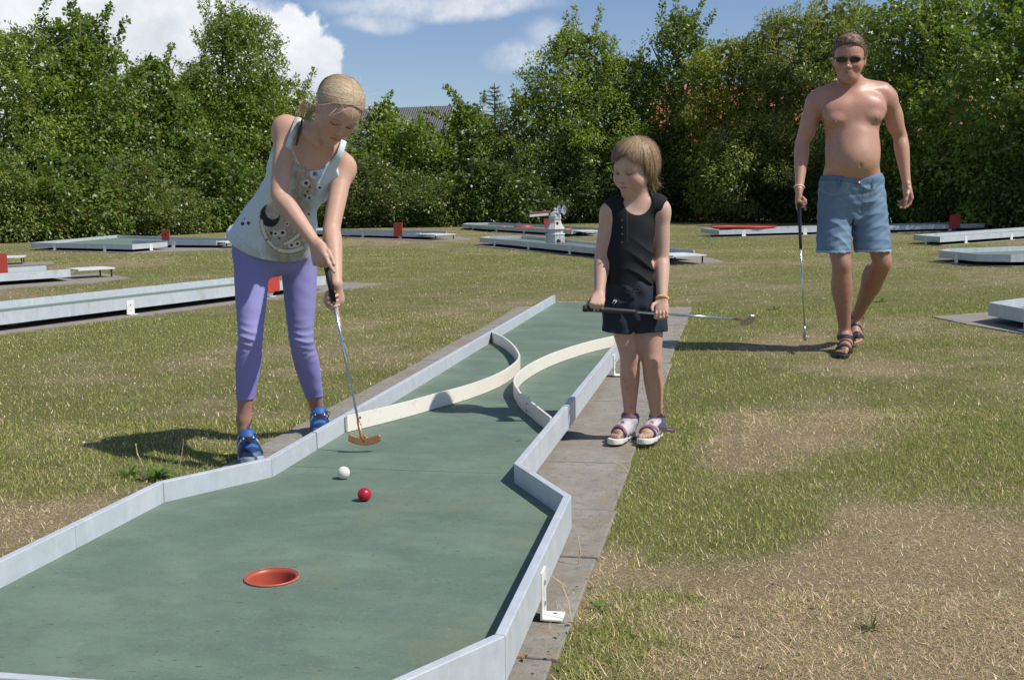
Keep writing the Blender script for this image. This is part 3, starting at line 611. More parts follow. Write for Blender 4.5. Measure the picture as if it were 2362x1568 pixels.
def windmill():
    base = np.array([-2.13, 16.72, LZ]); T = empty('toy_windmill', base, 0, 'little white model windmill standing across its green lane', 'model windmill')
    fx = -fw0; sx = rt0; ang0 = math.atan2(-fw0[1], -fw0[0]) + .35
    def oct_(prof, name, mt, parent, n=8, jit=0):
        m = MB(); vs = []
        for r, z in prof:
            for k in range(n):
                a = ang0 + 2 * math.pi * (k + .5) / n; vs.append(base + [r * math.cos(a), r * math.sin(a), z])
        mm = len(prof); fs = [(i * n + k, i * n + (k + 1) % n, (i + 1) * n + (k + 1) % n, (i + 1) * n + k) for i in range(mm - 1) for k in range(n)] + [tuple(range(n))[::-1], tuple(range((mm - 1) * n, mm * n))]
        m.add(vs, fs); return m.build(name, MATS[mt], parent)
    mat('mill', (.50, .49, .46), .7, 0, noise=[(14, .5, (.42, .41, .39), .15), (50, .5, (.3, .3, .3), .06, None, .12)], bump=(70, .5, .004))
    mat('mill_band', (.62, .67, .72), .6, 0, noise=(40, .6, (.25, .33, .42), .12))
    lt = oct_([(.172, .002), (.165, .15), (.16, .16)], 'lower_tower', 'mill', T)
    oct_([(.172, .158), (.178, .17), (.172, .182)], 'band', 'mill_band', T)
    oct_([(.148, .182), (.145, .255)], 'middle_tower', 'mill', T)
    oct_([(.17, .255), (.178, .265), (.165, .285)], 'gallery', 'mill', T)
    up = oct_([(.165, .283), (.12, .36), (.104, .42), (.102, .44)], 'upper_tower', 'mill', T)
    oct_([(.112, .44), (.115, .45), (.112, .462)], 'band', 'mill_band', T)
    rf = oct_([(.108, .464), (.112, .49), (.095, .53), (.055, .565), (.03, .585)], 'roof', 'mill', T)
    m = MB(); m.lathe([(.0, -.028), (.022, -.02), (.03, 0), (.022, .022), (0, .03)], base + [0, 0, .61], 12); m.build('finial', MATS['mill'], rf, True)
    # arched doorway and window on the lit faces
    face = np.array([math.cos(ang0), math.sin(ang0), 0]); side = np.array([-face[1], face[0], 0])
    rr = .172 * math.cos(math.pi / 8)
    f0 = base + face * (rr + .0015); pts = [(-.04, 0), (.04, 0), (.04, .045)] + [(.04 * math.cos(a), .045 + .04 * math.sin(a)) for a in np.linspace(.3, math.pi - .3, 6)] + [(-.04, .045)]
    vs = [f0 + side * x + up0 * (z + .004) - face * z * .045 for x, z in pts] + [f0 - face * .02 + side * x + up0 * (z + .004) for x, z in pts]; n = len(pts)
    MB().add(vs, [tuple(range(n))] + [(i, (i + 1) % n, n + (i + 1) % n, n + i) for i in range(n)]).build('arched_opening', MATS['dark'], lt)
    w0 = base + face * (.115 * math.cos(math.pi / 8) + .012) + up0 * .365
    MB().box(w0, face * .006, side * .018, up0 * .026).build('window', MATS['red_board'], up)
    MB().box(w0 + face * .003, face * .005, side * .010, up0 * .018).build('pane', MATS['dark'], up)
    rg = np.random.default_rng(4)
    for k in range(8):        # painted stone joints, one chain per face
        a = ang0 + 2 * math.pi * k / 8; nf = np.array([math.cos(a), math.sin(a), 0]); sf = np.array([-nf[1], nf[0], 0]); m = MB()
        if k == 0: pth = [[(-.06, .02), (-.05, .08), (-.02, .13)], [(.06, .02), (.05, .08), (.02, .13)]]
        else: pth = [[(-.05, .05), (-.01, .10), (.04, .06), (.01, .02), (-.05, .05)], [(-.01, .10), (0, .145)], [(.04, .06), (.06, .07)]]
        for pl in pth:
            for (x0, z0), (x1, z1) in zip(pl[:-1], pl[1:]):
                A = base + nf * (rr + .001 - .045 * z0) + sf * x0 + up0 * z0; B = base + nf * (rr + .001 - .045 * z1) + sf * x1 + up0 * z1; dd = B - A; L_ = np.linalg.norm(dd); dd /= L_
                m.box((A + B) / 2, dd * L_ / 2, np.cross(nf, dd) * .0035, nf * .002)
        o = m.build('painted_joint', MATS['chrome'], lt); o['kind'] = 'stuff'
    # rotor: two ribbed oval vanes on a hub at the front right of the cap
    h0 = base + sx * .115 + fx * .10 + up0 * .60
    MB().tube([base + up0 * .585, h0 + fx * .02], .006, 8).build('axle', MATS['steel'], T)
    MB().tube([h0 - fx * .01, h0 + fx * .02], .014, 10).build('hub', MATS['white_paint'], T)
    mat('vane', (.45, .50, .58), .5, .2)
    for sg in (-1, 1):
        c = h0 + sx * .045 * sg + up0 * .004; m = MB(); n = 16; vs = []
        for r in (1.0, .72, .40):
            for k in range(n):
                a = 2 * math.pi * k / n; rip = 1 + (.10 if k % 2 and r == 1.0 else 0)
                vs.append(c + (sx * math.cos(a) * .036 + up0 * math.sin(a) * .082) * r * rip - fx * .018 * (1 - r) * (1 if k % 2 else .6))
        vs += [v + fx * .003 for v in vs]
        fs = [(q + i * n + k, q + i * n + (k + 1) % n, q + (i + 1) * n + (k + 1) % n, q + (i + 1) * n + k) for q in (0, 3 * n) for i in range(2) for k in range(n)]
        fs += [(k, (k + 1) % n, 3 * n + (k + 1) % n, 3 * n + k) for k in range(n)]
        m.add(vs, fs); v = m.build('vane', MATS['vane'], T)
        MB().box(c - fx * .012, sx * .016, up0 * .034, fx * .002).build('vane_core', MATS['steel'], v)
    # low guide rail leading up to the doorway
    m = MB(); p = base + face * .19 - [0, 0, .0] ; q = np.array([-.25, 13.2, LZ])
    T2 = T
    for o in (-.055, .055):
        d = (q - p) / np.linalg.norm(q - p); s = np.array([-d[1], d[0], 0]); MB().box((p + q) / 2 + s * o + [0, 0, .017], (q - p) / 2, s * .004, up0 * .015).build('guide_rail', MATS['cream'], T2)

def red_bits():
    # discs lying on the farthest lane, the trough above it, and the raised ring on the right lane
    for i, (x, y, r, lab) in enumerate(((-5.3, 27.2, .20, 'red disc lying at the left end of the farthest lane'), (-4.45, 26.0, .26, 'thick red disc lying midway along the farthest lane'), (-3.05, 23.9, .2, 'red disc just right of the little windmill'))):
        m = MB(); hh = (.35, .8, .6)[i]; m.lathe([(r, 0), (r, .075 * hh), (r * .93, .085 * hh), (r * .8, .07 * hh), (0, .07 * hh)], (x, y, LZ + .001), 20); o = m.build('red_disc', MATS['red_board'], None, True)
        tag(o, lab, 'red disc', 'red discs on the farthest lane')
    mat('channel', (.30, .12, .09), .7)
    T = empty('raised_trough', (-3.75, 25.3, 0), 0, 'white trough with a red top raised on a red post by the windmill', 'raised trough')
    Q = np.array([-3.90, 25.3, 0]); s = rt0
    MB().box(Q + s * .02 + up0 * .50, s * .27 + up0 * .018, fw0 * .08, up0 * .022).build('red_channel', MATS['channel'], T)
    MB().box(Q - s * .01 + up0 * .435, s * .24 + up0 * .018, fw0 * .085, up0 * .030).build('trough', MATS['white_paint'], T)
    MB().box(Q + s * .16 + up0 * .25, s * .012, fw0 * .04, up0 * .167).build('prop', MATS['dark'], T)
    b = MB(); P = np.array([-3.50, 24.2, 0]); b.add([P - s * .10 + up0 * .36, P + s * .08 + up0 * .36, P + s * .06, P - s * .06] + [v + fw0 * .03 for v in (P - s * .10 + up0 * .36, P + s * .08 + up0 * .36, P + s * .06, P - s * .06)], [(0, 1, 2, 3), (7, 6, 5, 4), (0, 4, 5, 1), (1, 5, 6, 2), (2, 6, 7, 3), (3, 7, 4, 0)])
    tag(b.build('number_board', MATS['red_board'], None), 'red board standing directly left of the little windmill', 'number board')
    T = empty('red_ring', (1.25, 22.3, 0), 0, 'flat raised red ring lying on the pale lane left of the man', 'red ring')
    m = MB(); m.lathe([(.66, 0), (.70, .02), (.72, .032), (.70, .038), (.60, .03), (.50, .015), (.0, .012)], (1.22, 22.25, RT_ + .002), 36); m.build('dish', MATS['red_board'], T, True)
    m = MB(); ring = [(1.22 + .71 * math.cos(a), 22.25 + .71 * math.sin(a), RT_ + .040 + .004 * math.sin(3 * a)) for a in np.linspace(0, 2 * math.pi, 37)]; m.tube(ring, .014, 6, False); m.build('rim', MATS['red_board'], T, True)

def golf_balls():
    def ball(name, px, py, mt, label, r=.0205):
        c = atz(px, py, LZ); bm = bmesh.new(); bmesh.ops.create_icosphere(bm, subdivisions=5, radius=r)
        # dimples on a Fibonacci lattice
        n = 260; k = np.arange(n) + .5; ph = np.arccos(1 - 2 * k / n); th = math.pi * (1 + 5 ** .5) * k
        D = np.stack([np.cos(th) * np.sin(ph), np.sin(th) * np.sin(ph), np.cos(ph)], -1)
        co = np.array([v.co[:] for v in bm.verts]); u = co / np.linalg.norm(co, axis=1)[:, None]
        a = np.arccos(np.clip((u @ D.T).max(1), -1, 1)); dep = np.clip(1 - (a / .095) ** 2, 0, 1) * .0008; co = u * (r - dep)[:, None]
        for v, q in zip(bm.verts, co): v.co = q
        me = bpy.data.meshes.new(name); bm.to_mesh(me); bm.free(); me.polygons.foreach_set('use_smooth', np.ones(len(me.polygons), dtype=bool))
        o = link(name, me, MATS[mt]); o.location = (c[0], c[1], LZ + r - .0004); tag(o, label, 'golf ball')
    ball('golf_ball', 793, 1104, 'ball_white', 'white dimpled golf ball lying just below the copper putter head')
    ball('golf_ball', 841, 1155, 'ball_red', 'red dimpled golf ball lying nearest to the red cup')
    c = atz(*( (900 + 1072 / 2.096) * .8484, (1100 + 208 / 2.096) * .8484), LZ)
    tag(MB().tube([c + [-.011, -.002, .003], c + [0, .002, .004], c + [.012, .003, .003]], [.0014, .0018, .001], 6).build('twig', MATS['twig'], None), 'small dry twig lying on the green lane near the right rail', 'twig')
    c = atz(590, 1103, LZ); m = MB(); m.tube([c + [-.006, 0, .002], c + [.006, .003, .003]], [.003, .002], 6); tag(m.build('pebble', MATS['bark'], None), 'tiny brown crumb lying against the left rail near the seam', 'pebble')
# ------------------------------------------------------------------ trees, shrubs, house
def leaf_quads(C, A, Nrm, L_, Wd):
    """folded diamond leaves: centre-base C, axis A, normal Nrm"""
    Sd = np.cross(A, Nrm); Sd /= np.linalg.norm(Sd, axis=1)[:, None] + 1e-9
    l = L_[:, None]; w = Wd[:, None]
    V = np.stack([C, C + A * l * .45 + Sd * w * .5 + Nrm * w * .12, C + A * l, C + A * l * .45 - Sd * w * .5 + Nrm * w * .12], 1).reshape(-1, 3)
    F = np.arange(len(C))[:, None] * 4 + [0, 1, 2, 3]
    return V, F
def norm(v): return v / (np.linalg.norm(v, axis=-1, keepdims=True) + 1e-9)

KINDS = {  # leaf length, aspect, colour low/high, yellow share, crown gaps, clump radius, shoots, leaves per square metre of crown face
    'maple':  (.110, .80, (.085, .140, .026), (.180, .270, .050), .010, .10, .42, 0.5),
    'cherry': (.120, .46, (.095, .150, .026), (.235, .310, .055), .030, .14, .40, 1.0),
    'oak':    (.105, .66, (.080, .130, .028), (.175, .250, .055), .004, .12, .44, .7),
    'willow': (.130, .30, (.120, .160, .045), (.270, .310, .090), .015, .18, .42, 1.2),
    'shrub':  (.095, .52, (.100, .145, .032), (.245, .300, .080), .030, .06, .36, .6),
    'hedge':  (.080, .55, (.032, .058, .016), (.082, .125, .034), .004, .04, .40, .3),
}
def plant(name, px, base_y, top_y, halfw, kind, label, cat, dens=1.0, dd=0.0, shoots=None, lean=0.0, seed=None, lowest=.03, group=None, shape=.55, trunk=True, tint=None):
    seed = seed if seed is not None else int(px * 7 + top_y * 3 + 11) % 9973
    rg = np.random.default_rng(seed)
    ll, asp, c0, c1, yel, gap, cr, sh = KINDS[kind]
    base = atz(px, base_y); base = base + fw0 * dd; base[2] = -.012
    s0 = ((base - CAM) @ fw0) / FPX; halfw = halfw * 1.25; dens = dens * .95
    top = onplane(px, top_y, base); H = top[2]; R = halfw * s0
    depth = R * .85
    # crown envelope: radius as a function of height, broken by lobes
    lob = [(rg.uniform(0, 2 * math.pi), rg.uniform(.12, .95), rg.uniform(.15, .50) * (1 if rg.random() < .6 else -.8), rg.uniform(.35, .7), rg.uniform(.10, .2)) for _ in range(22)]
    def env(th, t):
        tm = shape * .8
        q = np.where(t < tm, (tm - t) / (tm * 1.2), (t - tm) / (1 - tm))
        r = np.clip(1 - np.abs(q) ** 2.2, 0, 1) ** .55
        m = np.ones_like(th)
        for (a, tt, amp, wa, wt) in lob:
            da = np.angle(np.exp(1j * (th - a))); m = m + amp * np.exp(-(da / wa) ** 2 - ((t - tt) / wt) ** 2)
        return r * m
    face = 2 * R * H; ncl = int(max(14, face / (cr * cr) * 3.2 * dens))
    t = lowest + (1 - lowest) * rg.random(ncl * 3) ** .9; th = rg.random(ncl * 3) * 2 * math.pi
    # favour the side towards the camera and the crown surface
    e = env(th, t); keep = rg.random(ncl * 3) < np.clip(e + .05, 0, 1); t, th, e = t[keep][:ncl], th[keep][:ncl], e[keep][:ncl]; n = len(t)
    rr = e * (1 - .55 * rg.random(n) ** 1.8)
    cc = np.stack([np.cos(th) * rr * R, np.sin(th) * rr * depth, t * (H - cr * .6)], -1)
    cx = cc[:, 0:1] * rt0 + cc[:, 1:2] * fw0; cen = base + cx + np.stack([np.zeros(n), np.zeros(n), cc[:, 2]], -1) + rt0 * (lean * R * t ** 1.5)[:, None]
    csize = cr * .88 * rg.uniform(.5, 1.5, n) * (1.1 - .45 * t)
    per = np.maximum(6, (csize ** 2 / (ll * ll * asp) * 5.0 * dens).astype(int))
    per = np.maximum(4, (per * np.where(np.sin(th) > .15, .38, .82)).astype(int))      # the side turned away from the course is thinner
    idx = np.repeat(np.arange(n), per); N = len(idx)
    dirn = norm(rg.standard_normal((N, 3)) * [1, 1, .75]); rad = csize[idx] * (.35 + .65 * rg.random(N) ** .45)
    P = cen[idx] + dirn * rad[:, None] * [1, 1, .8]
    out = norm(P - (base + [0, 0, H * .45]))
    A = norm(dirn * .6 + out * .35 + rg.standard_normal((N, 3)) * .55 + [0, 0, -.30]); Nm = norm(np.array([0, 0, .75]) + dirn * .55 + rg.standard_normal((N, 3)) * .50 + SUN * .25); Nm = norm(Nm - A * (A * Nm).sum(1)[:, None])
    L_ = ll * rg.uniform(.6, 1.25, N); w = L_ * asp * rg.uniform(.8, 1.15, N)
    cb = np.clip(rg.random(n)[idx] ** 1.3 * .72 + rg.random(N) * .32, 0, 1)
    # larger shaded leaves deep inside, so the crown is not see-through
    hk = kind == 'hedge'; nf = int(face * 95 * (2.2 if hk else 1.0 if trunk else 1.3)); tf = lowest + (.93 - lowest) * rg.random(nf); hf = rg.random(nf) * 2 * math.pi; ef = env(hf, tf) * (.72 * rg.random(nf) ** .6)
    Pf = base + (np.cos(hf) * ef * R)[:, None] * rt0 + (np.sin(hf) * ef * depth)[:, None] * fw0 + (tf * H)[:, None] * up0 + rt0 * (lean * R * tf ** 1.5)[:, None]
    Af = norm(rg.standard_normal((nf, 3)) + [0, 0, -.3]); Nf = norm(rg.standard_normal((nf, 3)) * .8 + [0, -.5, .4]); Nf = norm(Nf - Af * (Af * Nf).sum(1)[:, None])
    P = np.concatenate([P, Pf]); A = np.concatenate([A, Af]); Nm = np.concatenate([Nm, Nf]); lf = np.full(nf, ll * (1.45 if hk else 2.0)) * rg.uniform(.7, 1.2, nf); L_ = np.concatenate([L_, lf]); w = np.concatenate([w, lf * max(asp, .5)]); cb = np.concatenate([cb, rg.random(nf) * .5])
    # upright shoots that break the outline
    twigs = MB(); sP = []; sA = []; sN = []; sL = []; sc = []
    k_sh = int(.5 + (shoots if shoots is not None else sh) * 5.5 * max(R, .5))
    for q in range(k_sh):
        a = rg.random() * 2 * math.pi; tt = rg.uniform(.62, .97); e1 = float(env(np.array([a]), np.array([tt]))[0]) * .9
        p = base + rt0 * math.cos(a) * e1 * R + fw0 * math.sin(a) * e1 * depth + up0 * tt * H * .97 + rt0 * lean * R * tt ** 1.5
        d = norm(np.array([math.cos(a) * .45 * rt0[0], math.cos(a) * .45 * rt0[1], 1.0]) + rg.standard_normal(3) * .28); ln = rg.uniform(.35, 1.45) * (1.0 if kind not in ('shrub', 'hedge') else .5) * min(1, H / 4.5)
        pts = [p - d * .3]; dcur = d.copy()
        m = max(6, int(ln / .075))
        for i in range(m):
            pts.append(pts[-1] + dcur * ln / m); dcur = norm(dcur + rg.standard_normal(3) * .10)
            for r_ in range(9):
                s = norm(rg.standard_normal(3)); sP.append(pts[-1] + s * (.03 + .16 * rg.random() * (1.1 - i / m))); sA.append(norm(s + dcur * .5 + np.array([0, 0, -.2]))); sN.append(norm(up0 + rg.standard_normal(3) * .5)); sL.append(ll * rg.uniform(.8, 1.25)); sc.append(.3 + .6 * rg.random())
        twigs.tube(pts, [.010 * (1 - .8 * i / m) + .002 for i in range(m + 1)], 4, False)
    if sP:
        sP, sA, sN = np.array(sP), np.array(sA), np.array(sN); sN = norm(sN - sA * (sA * sN).sum(1)[:, None])
        P = np.concatenate([P, sP]); A = np.concatenate([A, sA]); Nm = np.concatenate([Nm, sN]); L_ = np.concatenate([L_, sL]); w = np.concatenate([w, np.array(sL) * asp]); cb = np.concatenate([cb, sc])
    ok = P[:, 2] > .02; P, A, Nm, L_, w, cb = P[ok], A[ok], Nm[ok], L_[ok], w[ok], cb[ok]
    V, F = leaf_quads(P, A, Nm, L_, w)
    c0_, c1_ = np.array(c0) * [1.0, .95, .9], np.array(c1) * [1.22, 1.16, 1.1]
    if tint is not None: c0_ = c0_ * tint; c1_ = c1_ * tint
    col = c0_ * (1 - cb[:, None]) + c1_ * cb[:, None]; M = len(cb)
    yl = rg.random(M) < yel; col[yl] = np.array([.30, .22, .03]) * rg.uniform(.6, 1.1, (yl.sum(), 1))
    if not trunk and kind != 'hedge': br = rg.random(M) < .03; col[br] = np.array([.16, .09, .05])
    T = empty(name, base, 0, label, cat, group)
    link('crown', fast_mesh('crown', V, F, np.repeat(col, 4, 0)), MATS['leaf'], T)
    # stems and limbs
    m = MB(); nst = 1 if kind in ('maple', 'oak') else 3
    for q in range(nst if trunk else 4):
        r0 = (.035 + .022 * H) * (1 if nst == 1 else .55) * (.5 if not trunk else 1)
        off = rt0 * rg.uniform(-.25, .25) * R * (nst > 1) + fw0 * rg.uniform(-.2, .2) * R * (nst > 1)
        tp = base + off * 2 + rt0 * lean * R * .4 + up0 * H * .72 + rt0 * rg.uniform(-.12, .12) * R
        pts = [base + off, base + off * 1.3 + up0 * H * .2, base + off * 1.6 + up0 * H * .45 + rt0 * rg.uniform(-.06, .06) * R, tp]; m.tube(pts, [r0, r0 * .8, r0 * .5, r0 * .15], 7)
        for j in range(5 if trunk else 2):
            f = rg.uniform(.25, .8); p = base + off * 1.4 + up0 * H * f * .8; a = rg.random() * 2 * math.pi; e1 = float(env(np.array([a]), np.array([min(f + .12, .95)]))[0])
            q2 = base + rt0 * math.cos(a) * e1 * R * .8 + fw0 * math.sin(a) * e1 * depth * .8 + up0 * H * min(f + .18, .93); m.tube([p, (p + q2) / 2 + up0 * .1, q2], [r0 * .4, r0 * .28, r0 * .08], 5)
    m.build('trunk' if trunk else 'stems', MATS['bark'], T, smooth=True)
    if twigs.v: stuff(twigs.build('shoots', MATS['bark'], T))
    return M

def spruce():
    base = atz(1142, 500, 0); base = CAM + (base - CAM); d = fw0
    p0 = CAM + ray(1142, 300) * 50; base = np.array([p0[0], p0[1], 0.]); topz = onplane(1143, 192, base)[2]
    T = empty('spruce_tree', base, 0, 'grey blue spruce tip rising behind the small tree in the gap', 'spruce tree')
    rg = np.random.default_rng(8); V = []; F = []; Cc = []; nb = 0; tw = MB(); tw.tube([base, base + up0 * topz], [.14, .012], 7)
    P = []; A = []; L_ = []
    z = 1.0
    while z < topz - .1:
        f = (topz - z) / topz; rad = .15 + f * 2.6; k = 9
        for q in range(k):
            a = rg.random() * 2 * math.pi; dr = np.array([math.cos(a), math.sin(a), .18 - .25 * f]); ln = rad * rg.uniform(.75, 1.1); e = base + up0 * z + dr * ln + up0 * .12 * ln
            if z > 3: tw.tube([base + up0 * z, base + up0 * z + dr * ln * .6, e], [.018, .012, .004], 4, False)
            m = int(ln / .022)
            tt = rg.random(m) ** .7; pp = base + up0 * z + dr * ln * tt[:, None] + rg.standard_normal((m, 3)) * .02; P.append(pp); A.append(norm(dr * .6 + rg.standard_normal((m, 3)) * .6)); L_.append(np.full(m, .10))
        z += .17
    m = 60; P.append(base + up0 * (topz - .45 * rg.random((m, 1)))); A.append(norm(rg.standard_normal((m, 3)) + [0, 0, .6])); L_.append(np.full(m, .07))
    P, A, L_ = np.concatenate(P), np.concatenate(A), np.concatenate(L_); Nm = norm(rg.standard_normal(P.shape)); Nm = norm(Nm - A * (A * Nm).sum(1)[:, None])
    V, F = leaf_quads(P, A, Nm, L_, L_ * .22); c = np.array([.035, .060, .055]) + rg.random((len(P), 1)) * np.array([.04, .06, .06])
    link('needles', fast_mesh('needles', V, F, np.repeat(c, 4, 0)), MATS['leaf'], T); tw.build('trunk', MATS['bark'], T)

def house():
    mat('render_white', (.74, .74, .72), .8, 0, noise=(1.5, .3, (.6, .6, .58), .2)); mat('roof_grey', (.060, .058, .062), .55, 0, noise=(4, .4, (.09, .085, .085), .2))
    Ar = onplane((850 + 810 / 2.24) * .8484, (652 / 2.24) * .8484, CAM + fw0 * 52); l = -(rt0 * .965) + fw0 * .262; g = np.array([-l[1], l[0], 0]); g = g if g @ fw0 > 0 else -g
    base = np.array([Ar[0], Ar[1], 0.]); T = empty('white_house', base, 0, 'white gabled house with a dark corrugated roof beyond the hedge', 'house')
    LEN, HW, DROP, EAVE = 9.0, 3.6, 3.3, .35; zr = Ar[2]; ze = zr - DROP
    P = lambda a, b, z: base + l * a + g * b + up0 * z
    m = MB(); m.add([P(.0, -HW, 0), P(0, HW, 0), P(0, HW, ze - .1), P(0, 0, zr - .12), P(0, -HW, ze - .1)] + [P(LEN, -HW, 0), P(LEN, HW, 0), P(LEN, HW, ze - .1), P(LEN, 0, zr - .12), P(LEN, -HW, ze - .1)],
                    [(0, 1, 2, 3, 4), (9, 8, 7, 6, 5), (0, 4, 9, 5), (1, 6, 7, 2)])
    m.build('wall', MATS['render_white'], T)
    for sg in (-1, 1):    # corrugated sheet: a real wave across the slope
        n = 181; vs = []; a = np.linspace(-.35, LEN + .35, n); w = .022 * np.cos(np.arange(n) * math.pi)
        for k, (b, z) in enumerate(((0, zr + .02), (HW + EAVE, ze - DROP * EAVE / HW + .02))):
            for i in range(n): vs.append(P(a[i], sg * b, z + w[i] + .03))
        for k in range(2 * n): vs.append(vs[k] - up0 * .05)
        fs = [(i, i + 1, n + i + 1, n + i) for i in range(n - 1)] + [(2 * n + i, 3 * n + i, 3 * n + i + 1, 2 * n + i + 1) for i in range(n - 1)]
        MB().add(vs, fs).build('roof', MATS['roof_grey'], T)
    mat('barge', (.30, .36, .34), .6)
    for sg in (-1, 1):
        A, B = P(-.38, 0, zr - .06), P(-.38, sg * (HW + EAVE), ze - DROP * EAVE / HW - .06); MB().box((A + B) / 2, (B - A) / 2, l * .02, up0 * .10).build('barge_board', MATS['barge'], T)
    w = MB().box(P(-.03, .6, zr - 2.3), g * .45, up0 * .55, l * .04).build('window', MATS['dark'], T)
    MB().box(P(-.05, .6, zr - 2.3), g * .02, up0 * .55, l * .05).build('mullion', MATS['white_paint'], w)
    b0 = CAM + fw0 * 47; top = onplane((850 + 1024 / 2.24) * .8484, (662 / 2.24) * .8484, b0)
    MB().tube([[top[0], top[1], -.01], [top[0], top[1], top[2]]], [.045, .035], 10); m = MB().tube([[top[0], top[1], -.01], top.tolist()], [.05, .035], 10)
    tag(m.build('white_pole', MATS['white_paint'], None, True), 'thin white pole standing beyond the hedge right of the house', 'pole')
    # red brick house, only glimpsed through the leaves at right
    mat('brick_red', (.42, .16, .10), .85, 0, noise=(30, .4, (.3, .12, .08), .2)); mat('tile_red', (.50, .17, .09), .8, 0, noise=(12, .5, (.36, .12, .07), .2), bump=(14, .8, .03))
    c = onplane(2060, 300, CAM + fw0 * 43); c = np.array([c[0], c[1], 0.]); T = empty('brick_house', c, 0, 'red tiled brick house glimpsed through the trees behind the man', 'house')
    L2 = rt0; G2 = fw0; Q = lambda a, b, z: c + L2 * a + G2 * b + up0 * z
    MB().add([Q(-9, -3, 0), Q(9, -3, 0), Q(9, 3, 0), Q(-9, 3, 0), Q(-9, -3, 2.5), Q(9, -3, 2.5), Q(9, 3, 2.5), Q(-9, 3, 2.5)], [(0, 1, 5, 4), (1, 2, 6, 5), (2, 3, 7, 6), (3, 0, 4, 7), (4, 5, 6, 7)]).build('wall', MATS['brick_red'], T)
    m = MB(); m.add([Q(-9.3, -3.4, 2.45), Q(9.3, -3.4, 2.45), Q(9.3, 0, 4.9), Q(-9.3, 0, 4.9), Q(9.3, 3.4, 2.45), Q(-9.3, 3.4, 2.45)], [(0, 1, 2, 3), (3, 2, 4, 5), (0, 3, 5), (1, 4, 2)]); m.build('roof', MATS['tile_red'], T)
    for x in (-6, -2, 2.5, 6): MB().box(Q(x, -3.02, 1.4), L2 * .6, up0 * .55, G2 * .03).build('window', MATS['dark'], T)

